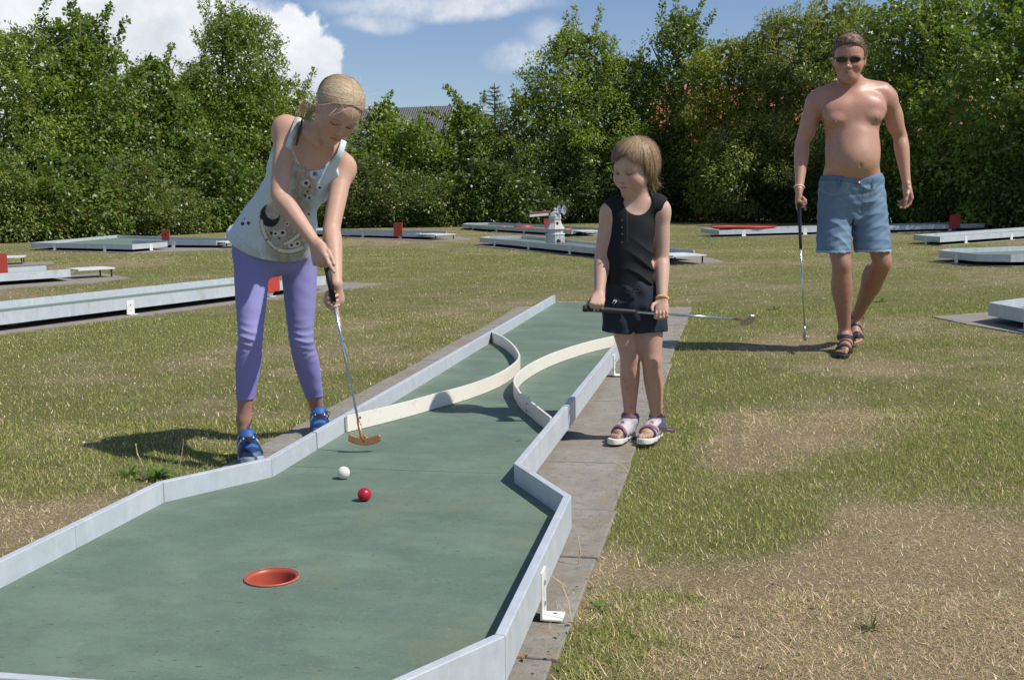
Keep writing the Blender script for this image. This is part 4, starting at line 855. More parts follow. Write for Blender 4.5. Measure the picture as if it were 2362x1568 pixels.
def greenery():
    tot = 0
    P = lambda *a, **k: plant(*a, **k)
    gt = 'trees behind the shrubs along the course'; gs = 'shrubs at the foot of the trees'
    # left block
    tot += P('cherry_tree', 20, 545, 45, 150, 'cherry', 'yellowish green tree cut by the left edge of the photo', 'tree', dd=.5, shoots=2.0, group=gt, shape=.5)
    tot += P('maple_tree', 175, 540, 20, 120, 'maple', 'dark leafy tree with tall loose shoots, second from the left edge', 'tree', dd=.8, shoots=2.6, group=gt, shape=.45)
    tot += P('maple_tree', 345, 532, 110, 95, 'maple', 'dark round topped tree in the dip between the two tall left trees', 'tree', dd=1.2, shoots=1.0, group=gt)
    tot += P('cherry_tree', 455, 528, 150, 95, 'cherry', 'narrow tree filling the middle of the left block', 'tree', dd=1.6, shoots=1.2, group=gt)
    tot += P('cherry_tree', 545, 525, -5, 100, 'cherry', 'tallest tree left of the older player, sparse shoots against the white cloud', 'tree', dd=1.4, shoots=3.0, group=gt, shape=.42)
    tot += P('cherry_tree', 640, 520, 165, 95, 'cherry', 'yellow flecked tree directly behind the older player', 'tree', dd=.8, shoots=1.4, group=gt, tint=np.array([1.25, 1.1, .9]))
    tot += P('oak_tree', 250, 535, 200, 190, 'oak', 'dark inner tree of the left block', 'tree', dd=2.5, shoots=.5, group=gt)
    tot += P('oak_tree', 560, 525, 230, 160, 'oak', 'dark inner tree behind the yellow flecked one', 'tree', dd=3.2, shoots=.5, group=gt)
    for (x, by, ty, hw, lab, k) in ((15, 556, 320, 80, 'pale shrub at the left edge above the red board', 'shrub'), (110, 553, 380, 75, 'low shrub above the left end of the angled lane', 'cherry'), (205, 548, 350, 80, 'broad shrub behind the angled lane', 'maple'),
                                    (320, 542, 350, 90, 'rounded pale shrub above the corner of the angled lane', 'shrub'), (440, 537, 425, 55, 'small shrub behind the numbered red board', 'shrub'), (520, 532, 350, 65, 'shrub at the older player’s left elbow side', 'maple')):
        tot += P('leafy_shrub', x, by, ty, hw, k, lab, 'shrub', dd=-.6 + (k == 'hedge') * .4, shoots=1.6, group=gs, trunk=False, shape=.45, dens=1.1, tint=np.array([.85, .9, .85]) * (.85 + .3 * ((x * 7) % 10) / 10))
    # middle gap
    tot += P('small_tree', 870, 523, 222, 55, 'maple', 'bright green small tree between the older player and the roof', 'tree', dd=3.5, shoots=1.3, group=gt, tint=np.array([1.3, 1.2, 1.0]))
    tot += P('small_tree', 800, 523, 330, 70, 'maple', 'low tree right behind the older player’s shoulder', 'tree', dd=2.0, shoots=.8, group=gt, tint=np.array([1.2, 1.15, 1.0]))
    tot += P('small_tree', 950, 523, 268, 66, 'maple', 'low tree in front of the corrugated roof', 'tree', dd=2.6, shoots=2.0, group=gt, tint=np.array([1.2, 1.15, 1.0]))
    tot += P('small_tree', 1075, 521, 225, 50, 'maple', 'slim tree right of the white gable', 'tree', dd=3.0, shoots=2.2, group=gt)
    tot += P('small_tree', 1145, 520, 285, 62, 'cherry', 'low tree under the spruce tip', 'tree', dd=2.5, shoots=1.0, group=gt)
    tot += P('small_tree', 1010, 521, 335, 66, 'oak', 'dark low tree at the foot of the white gable', 'tree', dd=2.2, shoots=.5, group=gt)
    for (x, by, ty, hw, lab, k) in ((770, 525, 390, 60, 'shrub behind the older player’s hands', 'shrub'), (860, 523, 350, 70, 'shrub left of the middle red board', 'shrub'), (950, 521, 385, 60, 'shrub right above the middle red board', 'shrub'), (1035, 521, 395, 60, 'shrub with reddish stems below the gable', 'shrub'),
                                    (1110, 520, 360, 55, 'dark shrub left of the raised trough', 'maple'), (1190, 518, 380, 70, 'tall dark shrub behind the farthest lane', 'oak')):
        tot += P('leafy_shrub', x, by, ty, hw, k, lab, 'shrub', dd=-.3 + (k == 'hedge') * .4, shoots=1.6, group=gs, trunk=False, shape=.45, dens=1.1, tint=np.array([.72, .78, .78]) * (.85 + .3 * ((x * 7) % 10) / 10))
    # right block
    tot += P('cherry_tree', 1235, 517, 200, 80, 'cherry', 'leafy tree at the left shoulder of the right block', 'tree', dd=1.8, shoots=1.0, group=gt)
    tot += P('cherry_tree', 1345, 514, 50, 105, 'cherry', 'tall pale green tree above and left of the younger child', 'tree', dd=1.4, shoots=2.4, group=gt, shape=.45, tint=np.array([1.1, 1.1, 1.1]))
    tot += P('oak_tree', 1450, 512, 110, 100, 'oak', 'dark tree straight above the younger child', 'tree', dd=1.6, shoots=.8, group=gt)
    tot += P('oak_tree', 1590, 512, 5, 80, 'oak', 'dark knobbly oak with the highest point of the right block', 'tree', dd=2.0, shoots=1.6, group=gt, shape=.5)
    tot += P('cherry_tree', 1705, 513, 70, 95, 'cherry', 'yellowish tree between the dark oak and the willow', 'tree', dd=1.2, shoots=1.4, group=gt, tint=np.array([1.3, 1.1, .9]))
    tot += P('willow_tree', 1850, 514, 5, 130, 'willow', 'feathery pale willow behind the man’s left side of the photo', 'tree', dd=2.2, shoots=1.6, group=gt)
    tot += P('willow_tree', 1990, 516, -20, 115, 'willow', 'feathery pale willow directly above the man’s head', 'tree', dd=2.6, shoots=1.0, group=gt)
    tot += P('oak_tree', 2110, 520, -30, 125, 'oak', 'dark tree above the man’s raised shoulder at right', 'tree', dd=1.2, shoots=.6, group=gt)
    tot += P('cherry_tree', 2230, 524, -50, 120, 'cherry', 'tall tree second from the right edge', 'tree', dd=1.6, shoots=.8, group=gt)
    tot += P('maple_tree', 2350, 528, -70, 130, 'maple', 'tall bright leaved tree cut by the right edge of the photo', 'tree', dd=.6, shoots=.8, group=gt, tint=np.array([1.25, 1.25, 1.3]))
    tot += P('oak_tree', 2500, 532, -60, 140, 'oak', 'tree just outside the right edge', 'tree', dd=.6, shoots=.3, group=gt)
    for (x, by, ty, hw, lab) in ((1275, 516, 300, 75, 'dark dense bush behind the windmill'), (1370, 513, 290, 75, 'dark dense bush left of the younger child'), (1470, 511, 280, 75, 'dark dense bush behind the younger child'), (1570, 511, 270, 70, 'dark dense bush right of the younger child'),
                                 (1660, 511, 330, 65, 'dark bush with pale bare stems at its foot'), (1760, 512, 270, 75, 'dark dense bush left of the man’s arm'), (1860, 513, 300, 75, 'dark dense bush behind the man’s gripping hand'), (1970, 515, 300, 75, 'dark dense bush behind the man’s shorts'),
                                 (2080, 517, 290, 80, 'dark dense bush behind the man’s free hand'), (2190, 520, 270, 80, 'dark dense bush behind the rightmost red board'), (2310, 524, 260, 85, 'dark dense bush at the right edge'), (2440, 530, 260, 90, 'dark bush just outside the right edge')):
        tot += P('dense_bush', x, by, ty, hw, 'hedge', lab, 'bush', dd=.5, shoots=.3, group='dark bushes along the right hedge', trunk=False, shape=.4, dens=1.0)
    print('leaves', tot)
    spruce()
# ------------------------------------------------------------------ smooth bodies: signed distance shapes -> surface nets
def V3(*a): return np.array(a, float)
def nrm(v): v = np.asarray(v, float); return v / (np.linalg.norm(v) + 1e-12)
class Sdf:
    FAR = .06
    def __init__(s): s.p = []; s.rs = 1.0
    def cone(s, a, b, ra, rb=None, k=.02, op='+'): s.p.append(('c', np.array(a, float), np.array(b, float), ra * s.rs, (ra if rb is None else rb) * s.rs, k, op)); return s
    def limb(s, pts, rad, k=.02, n=4):
        """one limb through the given joints, radius eased between them, blended to the body once"""
        P = [np.array(p, float) for p in pts]; R_ = [float(r) for r in rad]; m = len(P); q = []; rr = []
        for i in range(m - 1):
            a0, a1, a2, a3 = P[max(i - 1, 0)], P[i], P[i + 1], P[min(i + 2, m - 1)]; b0, b1, b2, b3 = R_[max(i - 1, 0)], R_[i], R_[i + 1], R_[min(i + 2, m - 1)]
            for j in range(n):
                t = j / n; f = lambda c0, c1, c2, c3: .5 * (2 * c1 + (c2 - c0) * t + (2 * c0 - 5 * c1 + 4 * c2 - c3) * t * t + (3 * c1 - c0 - 3 * c2 + c3) * t ** 3)
                q.append(f(a0, a1, a2, a3) * .55 + (a1 * (1 - t) + a2 * t) * .45); rr.append(f(b0, b1, b2, b3))
        q.append(P[-1]); rr.append(R_[-1]); s.p.append(('l', np.array(q), np.array(rr) * s.rs, 0, 0, k, '+')); return s
    def chain(s, pts, rad, k=.02):
        for i in range(len(pts) - 1): s.cone(pts[i], pts[i + 1], rad[i], rad[i + 1], k)
        return s
    def ell(s, c, r, R=None, k=.02, op='+'): s.p.append(('e', np.array(c, float), np.array(r, float), np.eye(3) if R is None else np.array(R, float), 0, k, op)); return s
    def bounds(s):
        lo = np.full(3, 1e9); hi = -lo
        for p in s.p:
            if p[6] == '-': continue
            if p[0] == 'l': l = (p[1] - p[2][:, None]).min(0); h = (p[1] + p[2][:, None]).max(0)
            elif p[0] == 'c': l = np.minimum(p[1] - p[3], p[2] - p[4]); h = np.maximum(p[1] + p[3], p[2] + p[4])
            else: m = np.abs(p[3].T) @ p[2]; m = np.abs(p[3]).T @ p[2]; l = p[1] - m; h = p[1] + m
            lo = np.minimum(lo, l); hi = np.maximum(hi, h)
        return lo, hi
    def eval(s, ax, F=None):
        xs, ys, zs = ax
        if F is None: F = np.full((len(xs), len(ys), len(zs)), s.FAR, np.float32)
        for p in s.p:
            k = p[5]; mg = max(k, .01) + .014
            if p[0] == 'l':
                s.eval_limb(ax, F, p, mg); continue
            if p[0] == 'c': lo = np.minimum(p[1] - p[3], p[2] - p[4]) - mg; hi = np.maximum(p[1] + p[3], p[2] + p[4]) + mg
            else: m = np.abs(p[3]).T @ p[2]; lo = p[1] - m - mg; hi = p[1] + m + mg
            i0, i1 = np.searchsorted(xs, lo[0]), np.searchsorted(xs, hi[0]); j0, j1 = np.searchsorted(ys, lo[1]), np.searchsorted(ys, hi[1]); k0, k1 = np.searchsorted(zs, lo[2]), np.searchsorted(zs, hi[2])
            if i0 >= i1 or j0 >= j1 or k0 >= k1: continue
            X = xs[i0:i1, None, None].astype(np.float32); Y = ys[None, j0:j1, None].astype(np.float32); Z = zs[None, None, k0:k1].astype(np.float32)
            if p[0] == 'c':
                a, b = p[1], p[2]; ba = b - a; bb = float(ba @ ba) + 1e-12
                px, py, pz = X - a[0], Y - a[1], Z - a[2]; t = np.clip((px * ba[0] + py * ba[1] + pz * ba[2]) / bb, 0, 1)
                d = np.sqrt((px - t * ba[0]) ** 2 + (py - t * ba[1]) ** 2 + (pz - t * ba[2]) ** 2) - (p[3] + t * (p[4] - p[3]))
            else:
                c, r, R = p[1], p[2], p[3]; px, py, pz = X - c[0], Y - c[1], Z - c[2]
                q = [px * R[i, 0] + py * R[i, 1] + pz * R[i, 2] for i in range(3)]
                k0_ = np.sqrt(sum((q[i] / r[i]) ** 2 for i in range(3))); k1_ = np.sqrt(sum((q[i] / r[i] ** 2) ** 2 for i in range(3))); d = k0_ * (k0_ - 1) / (k1_ + 1e-9)
            sub = F[i0:i1, j0:j1, k0:k1]
            if p[6] == '-': F[i0:i1, j0:j1, k0:k1] = -smin(-sub, d, k)
            else: F[i0:i1, j0:j1, k0:k1] = smin(sub, d, k)
        return F
def _eval_limb(s, ax, F, p, mg):
    xs, ys, zs = ax; q, r = p[1], p[2]; lo = (q - r[:, None]).min(0) - mg; hi = (q + r[:, None]).max(0) + mg
    i0, i1 = np.searchsorted(xs, lo[0]), np.searchsorted(xs, hi[0]); j0, j1 = np.searchsorted(ys, lo[1]), np.searchsorted(ys, hi[1]); k0, k1 = np.searchsorted(zs, lo[2]), np.searchsorted(zs, hi[2])
    if i0 >= i1 or j0 >= j1 or k0 >= k1: return
    G = np.full((i1 - i0, j1 - j0, k1 - k0), .2, np.float32); bx = (xs[i0:i1], ys[j0:j1], zs[k0:k1])
    for i in range(len(q) - 1):
        a, b, ra, rb = q[i], q[i + 1], r[i], r[i + 1]; l = np.minimum(a - ra, b - rb) - mg; h = np.maximum(a + ra, b + rb) + mg
        s0 = [np.searchsorted(bx[d], l[d]) for d in range(3)]; s1 = [np.searchsorted(bx[d], h[d]) for d in range(3)]
        X = bx[0][s0[0]:s1[0], None, None].astype(np.float32) - a[0]; Y = bx[1][None, s0[1]:s1[1], None].astype(np.float32) - a[1]; Z = bx[2][None, None, s0[2]:s1[2]].astype(np.float32) - a[2]
        ba = b - a; t = np.clip((X * ba[0] + Y * ba[1] + Z * ba[2]) / (float(ba @ ba) + 1e-12), 0, 1)
        d = np.sqrt((X - t * ba[0]) ** 2 + (Y - t * ba[1]) ** 2 + (Z - t * ba[2]) ** 2) - (ra + t * (rb - ra)); sl = (slice(s0[0], s1[0]), slice(s0[1], s1[1]), slice(s0[2], s1[2])); G[sl] = np.minimum(G[sl], d)
    sub = F[i0:i1, j0:j1, k0:k1]; F[i0:i1, j0:j1, k0:k1] = smin(sub, G, p[5])
Sdf.eval_limb = _eval_limb
def smin(a, b, k):
    if k <= 0: return np.minimum(a, b)
    h = np.maximum(k - np.abs(a - b), 0) / k; return np.minimum(a, b) - h * h * k * .25
def axes_for(lo, hi, h, fine=()):
    """grid coordinates with finer steps inside the given boxes [(lo, hi, step)]"""
    out = []
    for d in range(3):
        v = lo[d]; a = [v]
        while v < hi[d]:
            st = h
            for (fl, fh, fs) in fine:
                if fl[d] - 1e-6 <= v <= fh[d]: st = min(st, fs)
            v += st; a.append(v)
        out.append(np.array(a))
    return out
def surface_net(ax, F):
    xs, ys, zs = ax; nx, ny, nz = F.shape; ins = F < 0
    c = np.zeros((nx - 1, ny - 1, nz - 1), np.uint8); offs = [(i, j, k) for i in (0, 1) for j in (0, 1) for k in (0, 1)]
    for (i, j, k) in offs: c += ins[i:nx - 1 + i, j:ny - 1 + j, k:nz - 1 + k]
    act = (c > 0) & (c < 8); I, J, K = np.nonzero(act); idx = np.full(act.shape, -1, np.int32); idx[I, J, K] = np.arange(len(I))
    f = {o: F[I + o[0], J + o[1], K + o[2]] for o in offs}; acc = np.zeros((len(I), 3)); cnt = np.zeros(len(I))
    for a in offs:
        for d in range(3):
            if a[d] == 0:
                b = list(a); b[d] = 1; b = tuple(b); fa, fb = f[a], f[b]; m = (fa < 0) != (fb < 0); t = np.where(m, fa / np.where(m, fa - fb, 1), 0)
                p = np.tile(np.array(a, float), (len(I), 1)); p[:, d] += t; acc += p * m[:, None]; cnt += m
    u = acc / cnt[:, None]
    P = np.stack([xs[I] + u[:, 0] * (xs[I + 1] - xs[I]), ys[J] + u[:, 1] * (ys[J + 1] - ys[J]), zs[K] + u[:, 2] * (zs[K + 1] - zs[K])], -1)
    Fs = []
    for d, (e1, e2) in enumerate(((1, 2), (2, 0), (0, 1))):
        sl0 = [slice(None)] * 3; sl1 = [slice(None)] * 3; sl0[d] = slice(0, -1); sl1[d] = slice(1, None)
        x0 = ins[tuple(sl0)]; x1 = ins[tuple(sl1)]; ch = x0 != x1; E = np.array(np.nonzero(ch)).T
        ok = (E[:, e1] > 0) & (E[:, e2] > 0) & (E[:, e1] < F.shape[e1] - 1) & (E[:, e2] < F.shape[e2] - 1); E = E[ok]; s0 = x0[tuple(E.T)]
        def g(a, b): Q = E.copy(); Q[:, e1] -= a; Q[:, e2] -= b; return idx[tuple(Q.T)]
        q = np.stack([g(1, 1), g(0, 1), g(0, 0), g(1, 0)], -1); q[~s0] = q[~s0][:, ::-1]; Fs.append(q)
    return P, np.concatenate(Fs)

class Figure:
    """a person modelled in a local frame: x to the right as seen, y away, z up, origin on the ground"""
    def __init__(s, base, zoom, label):
        s.base = np.array([base[0], base[1], 0.]); s.T = empty('person', s.base, 0, label, 'person'); s.zoom = zoom
    def J(s, x, y, dd=0.0, z=None):
        X, Y = s.zoom[z or 'a'](x, y); P = onplane(X, Y, s.base, dd); r = P - s.base; return np.array([r @ rt0, r @ fw0, r[2]])
    def G(s, x, y, z=None):     # a point on the ground
        X, Y = s.zoom[z or 'a'](x, y); r = atz(X, Y, 0) - s.base; return np.array([r @ rt0, r @ fw0, 0.])
    def loc(s, P): r = np.asarray(P, float) - s.base; return np.array([r @ rt0, r @ fw0, r[2]])
    def world(s, P): P = np.asarray(P); return s.base + P[..., 0:1] * rt0 + P[..., 1:2] * fw0 + P[..., 2:3] * up0
    def emit(s, name, ax, F, mt, colf, parent=None, label=None, raw=False):
        P, Q = surface_net(ax, F); col = colf(P) if callable(colf) else np.tile(np.array(colf, float), (len(P), 1))
        o = link(name, fast_mesh(name, s.world(P), Q, np.clip(col, 0, 1), True), MATS[mt], parent or s.T); tag(o, label); return o
    def solid(s, name, sdf, h, mt, colf, parent=None, fine=(), post=None, pad=.012, label=None):
        lo, hi = sdf.bounds(); ax = axes_for(lo - pad, hi + pad, h, fine); F = sdf.eval(ax)
        if post is not None: F = post(F, ax[0][:, None, None], ax[1][None, :, None], ax[2][None, None, :])
        return s.emit(name, ax, F, mt, colf, parent, label)
    def mb(s, m, name, mt, parent=None, smooth=True, **k):
        m.v = [tuple(v) for v in s.world(np.array(m.v))]; return m.build(name, MATS[mt], parent or s.T, smooth=smooth, **k)

def head_frame(yaw, pitch, roll):
    """yaw > 0 turns towards the left of the picture, pitch > 0 looks down, roll > 0 tips the crown to the picture's right"""
    y, p, r = map(math.radians, (yaw, pitch, roll)); h = V3(-math.sin(y), -math.cos(y), 0)
    f = h * math.cos(p) - V3(0, 0, 1) * math.sin(p); u = h * math.sin(p) + V3(0, 0, 1) * math.cos(p); l = np.cross(u, f)
    u2 = u * math.cos(r) + l * math.sin(r); l2 = l * math.cos(r) - u * math.sin(r); return f, l2, u2
class Head:
    def __init__(s, O, fr, H, child=0.0, wide=1.0, lips=1.0): s.lp = lips; s.O = np.array(O, float); s.f, s.l, s.u = fr; s.H = H; s.child = child; s.w = wide; s.R = np.array([s.f, s.l, s.u])
    def at(s, a, b, c): return s.O + (s.f * a + s.l * b * s.w + s.u * c) * s.H
    def rel(s, P): d = (P - s.O) / s.H; return d @ s.f, (d @ s.l) / s.w, d @ s.u
    def shape(s, S_):
        H, R, ch, w = s.H, s.R, s.child, s.w; lq = .022 * (1 - s.lp)
        E = lambda a, b, c, r, k=.02, op='+': S_.ell(s.at(a, b, c), np.array([r[0], r[1] * w, r[2]]) * H, R, k * H / .22, op)
        Cn = lambda p, q, ra, rb, k=.012, op='+': S_.cone(s.at(*p), s.at(*q), ra * H, rb * H, k * H / .22, op)
        E(-.08, 0, .13, (.43, .335, .365)); E(.10, 0, .14, (.27, .285, .25)); E(.11, 0, -.12, (.26, .265, .34), .03)
        for g in (-1, 1):
            Cn((.0, .20 * g, -.16), (.24, .055 * g, -.40), .085, .065, .03); E(.22, .165 * g, -.13 - .03 * ch, (.125 + .02 * ch, .105 + .015 * ch, .12 + .03 * ch), .025)
        E(.285, 0, -.415, (.085, .09, .075), .025); E(.30, 0, -.27, (.10, .12, .09), .02)
        # eye hollows, lids, brow, nose, lips
        for g in (-1, 1):
            E(.40, .135 * g, .005, (.075, .085, .055), .02, '-'); E(.292, .135 * g, -.002, (.068, .074, .058), .006)
            Cn((.338, .06 * g, .075), (.275, .215 * g, .065), .030, .024, .018)
        Cn((.350, 0, .06), (.418 - .02 * ch, 0, -.125), .026, .034, .012); E(.436 - .03 * ch, 0, -.140, (.046, .044, .039), .008)
        for g in (-1, 1): E(.375, .048 * g, -.155, (.042, .026, .028), .008)
        Cn((.352, -.085, -.262), (.384 - lq, -.02, -.250), .016, .020, .008); Cn((.384 - lq, -.02, -.250), (.384 - lq, .02, -.250), .020, .020, .006); Cn((.384 - lq, .02, -.250), (.352, .085, -.262), .020, .016, .008)
        Cn((.350, -.07, -.282), (.374 - lq, 0, -.292), .016, .024, .008); Cn((.374 - lq, 0, -.292), (.350, .07, -.282), .024, .016, .008)
        Cn((.380 - lq, -.088, -.266), (.410 - lq, 0, -.270), .004, .006, .006, '-'); Cn((.410 - lq, 0, -.270), (.380 - lq, .088, -.266), .006, .004, .006, '-')
        for g in (-1, 1):
            E(-.03, .335 * g, -.03, (.055, .032, .105), .012); E(-.015, .365 * g, -.02, (.026, .02, .060), .008, '-'); E(-.01, .325 * g, -.125, (.03, .02, .03), .01)
    def paint(s, P, col, down=True, brow=(.20, .12, .07), lip=(.50, .17, .15), eyes='down', blush=.5):
        a, b, c = s.rel(P); ab = np.abs(b); fr = (a > .18) & (np.abs(c) < .55)
        def mixc(w, to): w = np.clip(w, 0, 1)[:, None]; return col * (1 - w) + np.array(to) * w
        g = lambda x, y, sx, sy: np.exp(-(x / sx) ** 2 - (y / sy) ** 2)
        col = mixc(fr * blush * .6 * g(ab - .19, c + .14, .11, .10), col.mean(0) * [1.15, .72, .66])
        col = mixc(fr * blush * .5 * g(b, c + .14, .06, .06) * (a > .36), col.mean(0) * [1.12, .72, .66])
        arc = c - (.088 - (ab - .13) ** 2 * 1.8); col = mixc(fr * .62 * (np.abs(arc) < .013) * (ab > .055) * (ab < .22), brow)
        lipm = g(b, 0 * b, .08, 1) * (np.abs(c + .270) < .034 - 1.8 * b * b) * (ab < .10) * (a > .3); col = mixc(fr * .75 * (lipm > .25), lip)
        col = mixc(.8 * fr * (np.abs(c + .268) < .0055) * (ab < .085), np.array(lip) * .45)
        if eyes == 'down':
            e = c - (-.022 + (ab - .135) ** 2 * 2.6); col = mixc(fr * .5 * g(ab - .135, c - .0, .075, .035), col.mean(0) * .5); col = mixc(fr * .95 * (np.abs(e) < .0155 - 1.2 * (ab - .135) ** 2) * (ab > .070) * (ab < .205), (.05, .03, .02)); col = mixc(fr * .25 * g(ab - .135, c - .03, .07, .025), col.mean(0) * .55)  # dark lash line, with soft shade painted over the lid and eye hollow
            if s.child > .9: col = mixc(fr * .8 * (np.abs(c + .034) < .012) * (np.abs(ab - .135) < .05), (.42, .38, .36)); col = mixc(fr * .9 * (np.hypot(ab - .13, c + .030) < .022), (.07, .06, .06))
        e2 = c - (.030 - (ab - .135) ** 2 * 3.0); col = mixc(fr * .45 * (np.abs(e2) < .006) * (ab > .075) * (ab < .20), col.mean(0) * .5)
        for gg in (-1, 1): col = mixc(.8 * g(b - .038 * gg, c + .172, .016, .008) * (a > .36), (.10, .04, .03))
        col = mixc(.45 * (g(a + .015, c + .02, .03, .06)) * (ab > .30) * (ab < .36), (.30, .10, .08))
        return col

def hand(S_, w, k, n, sc, side, curls, thumb, spread=.0, r=.0072, kb=.006):
    """w wrist, k middle of the knuckle row, n the way the palm faces, side +1/-1 where the index finger lies along n x (k-w)"""
    w, k = np.array(w, float), np.array(k, float); h = nrm(k - w); n = nrm(np.array(n, float) - h * (np.array(n, float) @ h)); sd = nrm(np.cross(n, h)) * side
    pit = .0185 * sc; lens = (.066, .074, .069, .054); K = []
    for i in range(4):
        kk = k + sd * pit * (1.5 - i) - h * (.003, 0, .003, .009)[i] * sc; K.append(kk); S_.cone(w + sd * pit * (1.5 - i) * .55, kk, .0125 * sc, .0098 * sc, .012)
    S_.ell((w + k) / 2 + n * .004 * sc, (.040 * sc, .036 * sc, .0135 * sc), np.array([h, sd, n]), .012)
    tips = []
    for i in range(4):
        p = K[i]; ang = 0; L_ = lens[i] * sc; hs = nrm(h + sd * spread * (1.5 - i))
        for j, (fr, rr) in enumerate(((.46, 1.12), (.30, 1.0), (.24, .86))):
            ang += math.radians(curls[i][j]); d = hs * math.cos(ang) + n * math.sin(ang); q = p + d * L_ * fr
            S_.cone(p, q, r * sc * rr, r * sc * (rr - .12), kb * .6 if j else kb); p = q
        tips.append(p)
    b0 = w + h * .022 * sc + sd * .022 * sc + n * .006 * sc
    S_.cone(w + h * .008 * sc, b0, .013 * sc, .0125 * sc, .01)
    t = np.array(thumb, float); p = b0
    for j, (d, fr, rr) in enumerate(zip(t, (.036, .030, .024), (1.35, 1.15, 1.0))):
        d = nrm(h * d[0] + sd * d[1] + n * d[2]); q = p + d * fr * sc; S_.cone(p, q, r * sc * rr, r * sc * (rr - .12), kb); p = q
    return K, tips

def strands(name, fig, head, paths, width, cols, mt='hair', parent=None, seed=1):
    """ribbons of hair: paths (n, m, 3) in the figure frame"""
    n, m, _ = paths.shape; T = np.gradient(paths, axis=1); T /= np.linalg.norm(T, axis=2, keepdims=True) + 1e-9
    out = paths - head.at(-.05, 0, .05); out /= np.linalg.norm(out, axis=2, keepdims=True); Wv = np.cross(T, out); Wv /= np.linalg.norm(Wv, axis=2, keepdims=True) + 1e-9
    tp = np.interp(np.linspace(0, 1, m), [0, .15, .75, 1], [.7, 1, .9, .15])[None, :, None]; wd = np.asarray(width).reshape(-1, 1, 1)
    A = paths - Wv * wd * tp * .5; B = paths + Wv * wd * tp * .5; V = np.stack([A, B], 2).reshape(-1, 3)
    b = (np.arange(n)[:, None] * m + np.arange(m - 1)[None, :])[..., None] * 2; F = (b + np.array([0, 1, 3, 2])).reshape(-1, 4)
    return link(name, fast_mesh(name, fig.world(V), F, np.repeat(cols, 2 * m, 0), True), MATS[mt], parent or fig.T)

def dome_paths(head, S0, S1, S2, m, rad, bulge, wig, seed, drape=None, loft=.012):
    """paths running over the skull from direction S0 via S1 to S2 (arrays n x 3 in head units, not scaled)"""
    rg = np.random.default_rng(seed); t = np.linspace(0, 1, m)[None, :, None]
    D = S0[:, None] * (1 - t) ** 2 + 2 * t * (1 - t) * S1[:, None] + S2[:, None] * t ** 2
    n = len(S0); ph = rg.random((n, 1, 3)) * 6.28; D = D + wig * np.sin(t * rg.uniform(3, 9, (n, 1, 3)) + ph) * t
    U = D / np.linalg.norm(D, axis=2, keepdims=True); r = np.array(rad); q = U / np.sqrt(((U / r) ** 2).sum(2, keepdims=True))
    q = q * bulge(t) + U * rg.uniform(0, 1, (n, 1, 1)) ** 3 * loft * 2
    c = np.array([-.08, 0, .13]); q = q + c
    if drape is not None: q[..., 2] -= drape[:, None] * np.clip(t[..., 0] - .5, 0, 1) ** 1.4 * 2.6
    return head.O + (q[..., 0:1] * head.f + q[..., 1:2] * head.l * head.w + q[..., 2:3] * head.u) * head.H

def foot_prims(S_, A, heel, toe, sc, left, ankle_r, toes=True, lift=0.0):
    """bare foot on the ground from heel to toe; A ankle centre; left = +1 when the big toe is on the +s side"""
    d = toe - heel; L_ = np.linalg.norm(d); d = d / L_; up = V3(0, 0, 1) if abs(d[2]) < .3 else nrm(np.cross(np.cross(d, V3(0, 0, 1)), d)); s = np.cross(up, d) * left; up = nrm(np.cross(d, s) * left) if False else up
    P = lambda a, b, c: heel + d * a * L_ + s * b * L_ + up * (c * L_)
    S_.ell(P(.13, 0, .12), (.135 * L_, .105 * L_, .12 * L_), np.array([d, s, up]), .02); S_.cone(A, P(.16, 0, .15), ankle_r, .115 * L_, .02)
    S_.cone(A, P(.45, .02, .16), ankle_r * .9, .085 * L_, .03); S_.cone(P(.45, .02, .15), P(.72, .03, .085), .085 * L_, .07 * L_, .03)
    S_.cone(P(.2, -.05, .08), P(.66, -.09, .07), .085 * L_, .065 * L_, .03); S_.cone(P(.25, .05, .10), P(.72, .10, .075), .08 * L_, .07 * L_, .03)
    if toes:
        for i, (b, ln, r) in enumerate(((.105, 1.0, .044), (.045, .985, .030), (.0, .95, .028), (-.05, .91, .027), (-.098, .86, .026))):
            S_.cone(P(.72 - .02 * i, b * .9, .06), P(ln - .07, b * 1.08, .055), r * L_ * .95, r * L_ * .95, .006); S_.cone(P(ln - .07, b * 1.08, .055), P(ln - .03, b * 1.1, .040), r * L_, r * L_ * .92, .004)
    return d, s, up, P, L_

def ridged(p):      # sharp crests with soft valleys, -1..1
    return 1 - 2 * np.abs(np.sin(p * .5)) ** .7
# ------------------------------------------------------------------ people
mat('skin', attr=True, rough=.5, spec=.35, sss=.12, noise=(28, .18, (.36, .13, .09), .2), bump=(420, .10, .0012), var=(120, .05))
mat('skin_tanned', attr=True, rough=.44, spec=.5, sss=.10, noise=[(60, .18, (.62, .40, .30), .12), (35, .20, (.36, .12, .08), .2), (9, .25, (.36, .19, .12), .2)], bump=(420, .12, .0014), var=(120, .07))
mat('cloth', attr=True, rough=.85, spec=.15, bump=[(900, .35, .0008), (30, .10, .004)], var=(700, .07))
mat('denim', attr=True, rough=.85, spec=.15, bump=[(700, .5, .0012), (24, .22, .006)], noise=[(240, .35, (.32, .42, .55), .12), (9, .35, (.06, .12, .22), .2)], var=(900, .16))
mat('hair', attr=True, rough=.5, spec=.35)
mat('shoe', attr=True, rough=.55, spec=.4, bump=(350, .3, .001))
mat('lens', (.012, .013, .016), .08, 0, spec=.8)
mat('nail', (.62, .40, .33), .3)

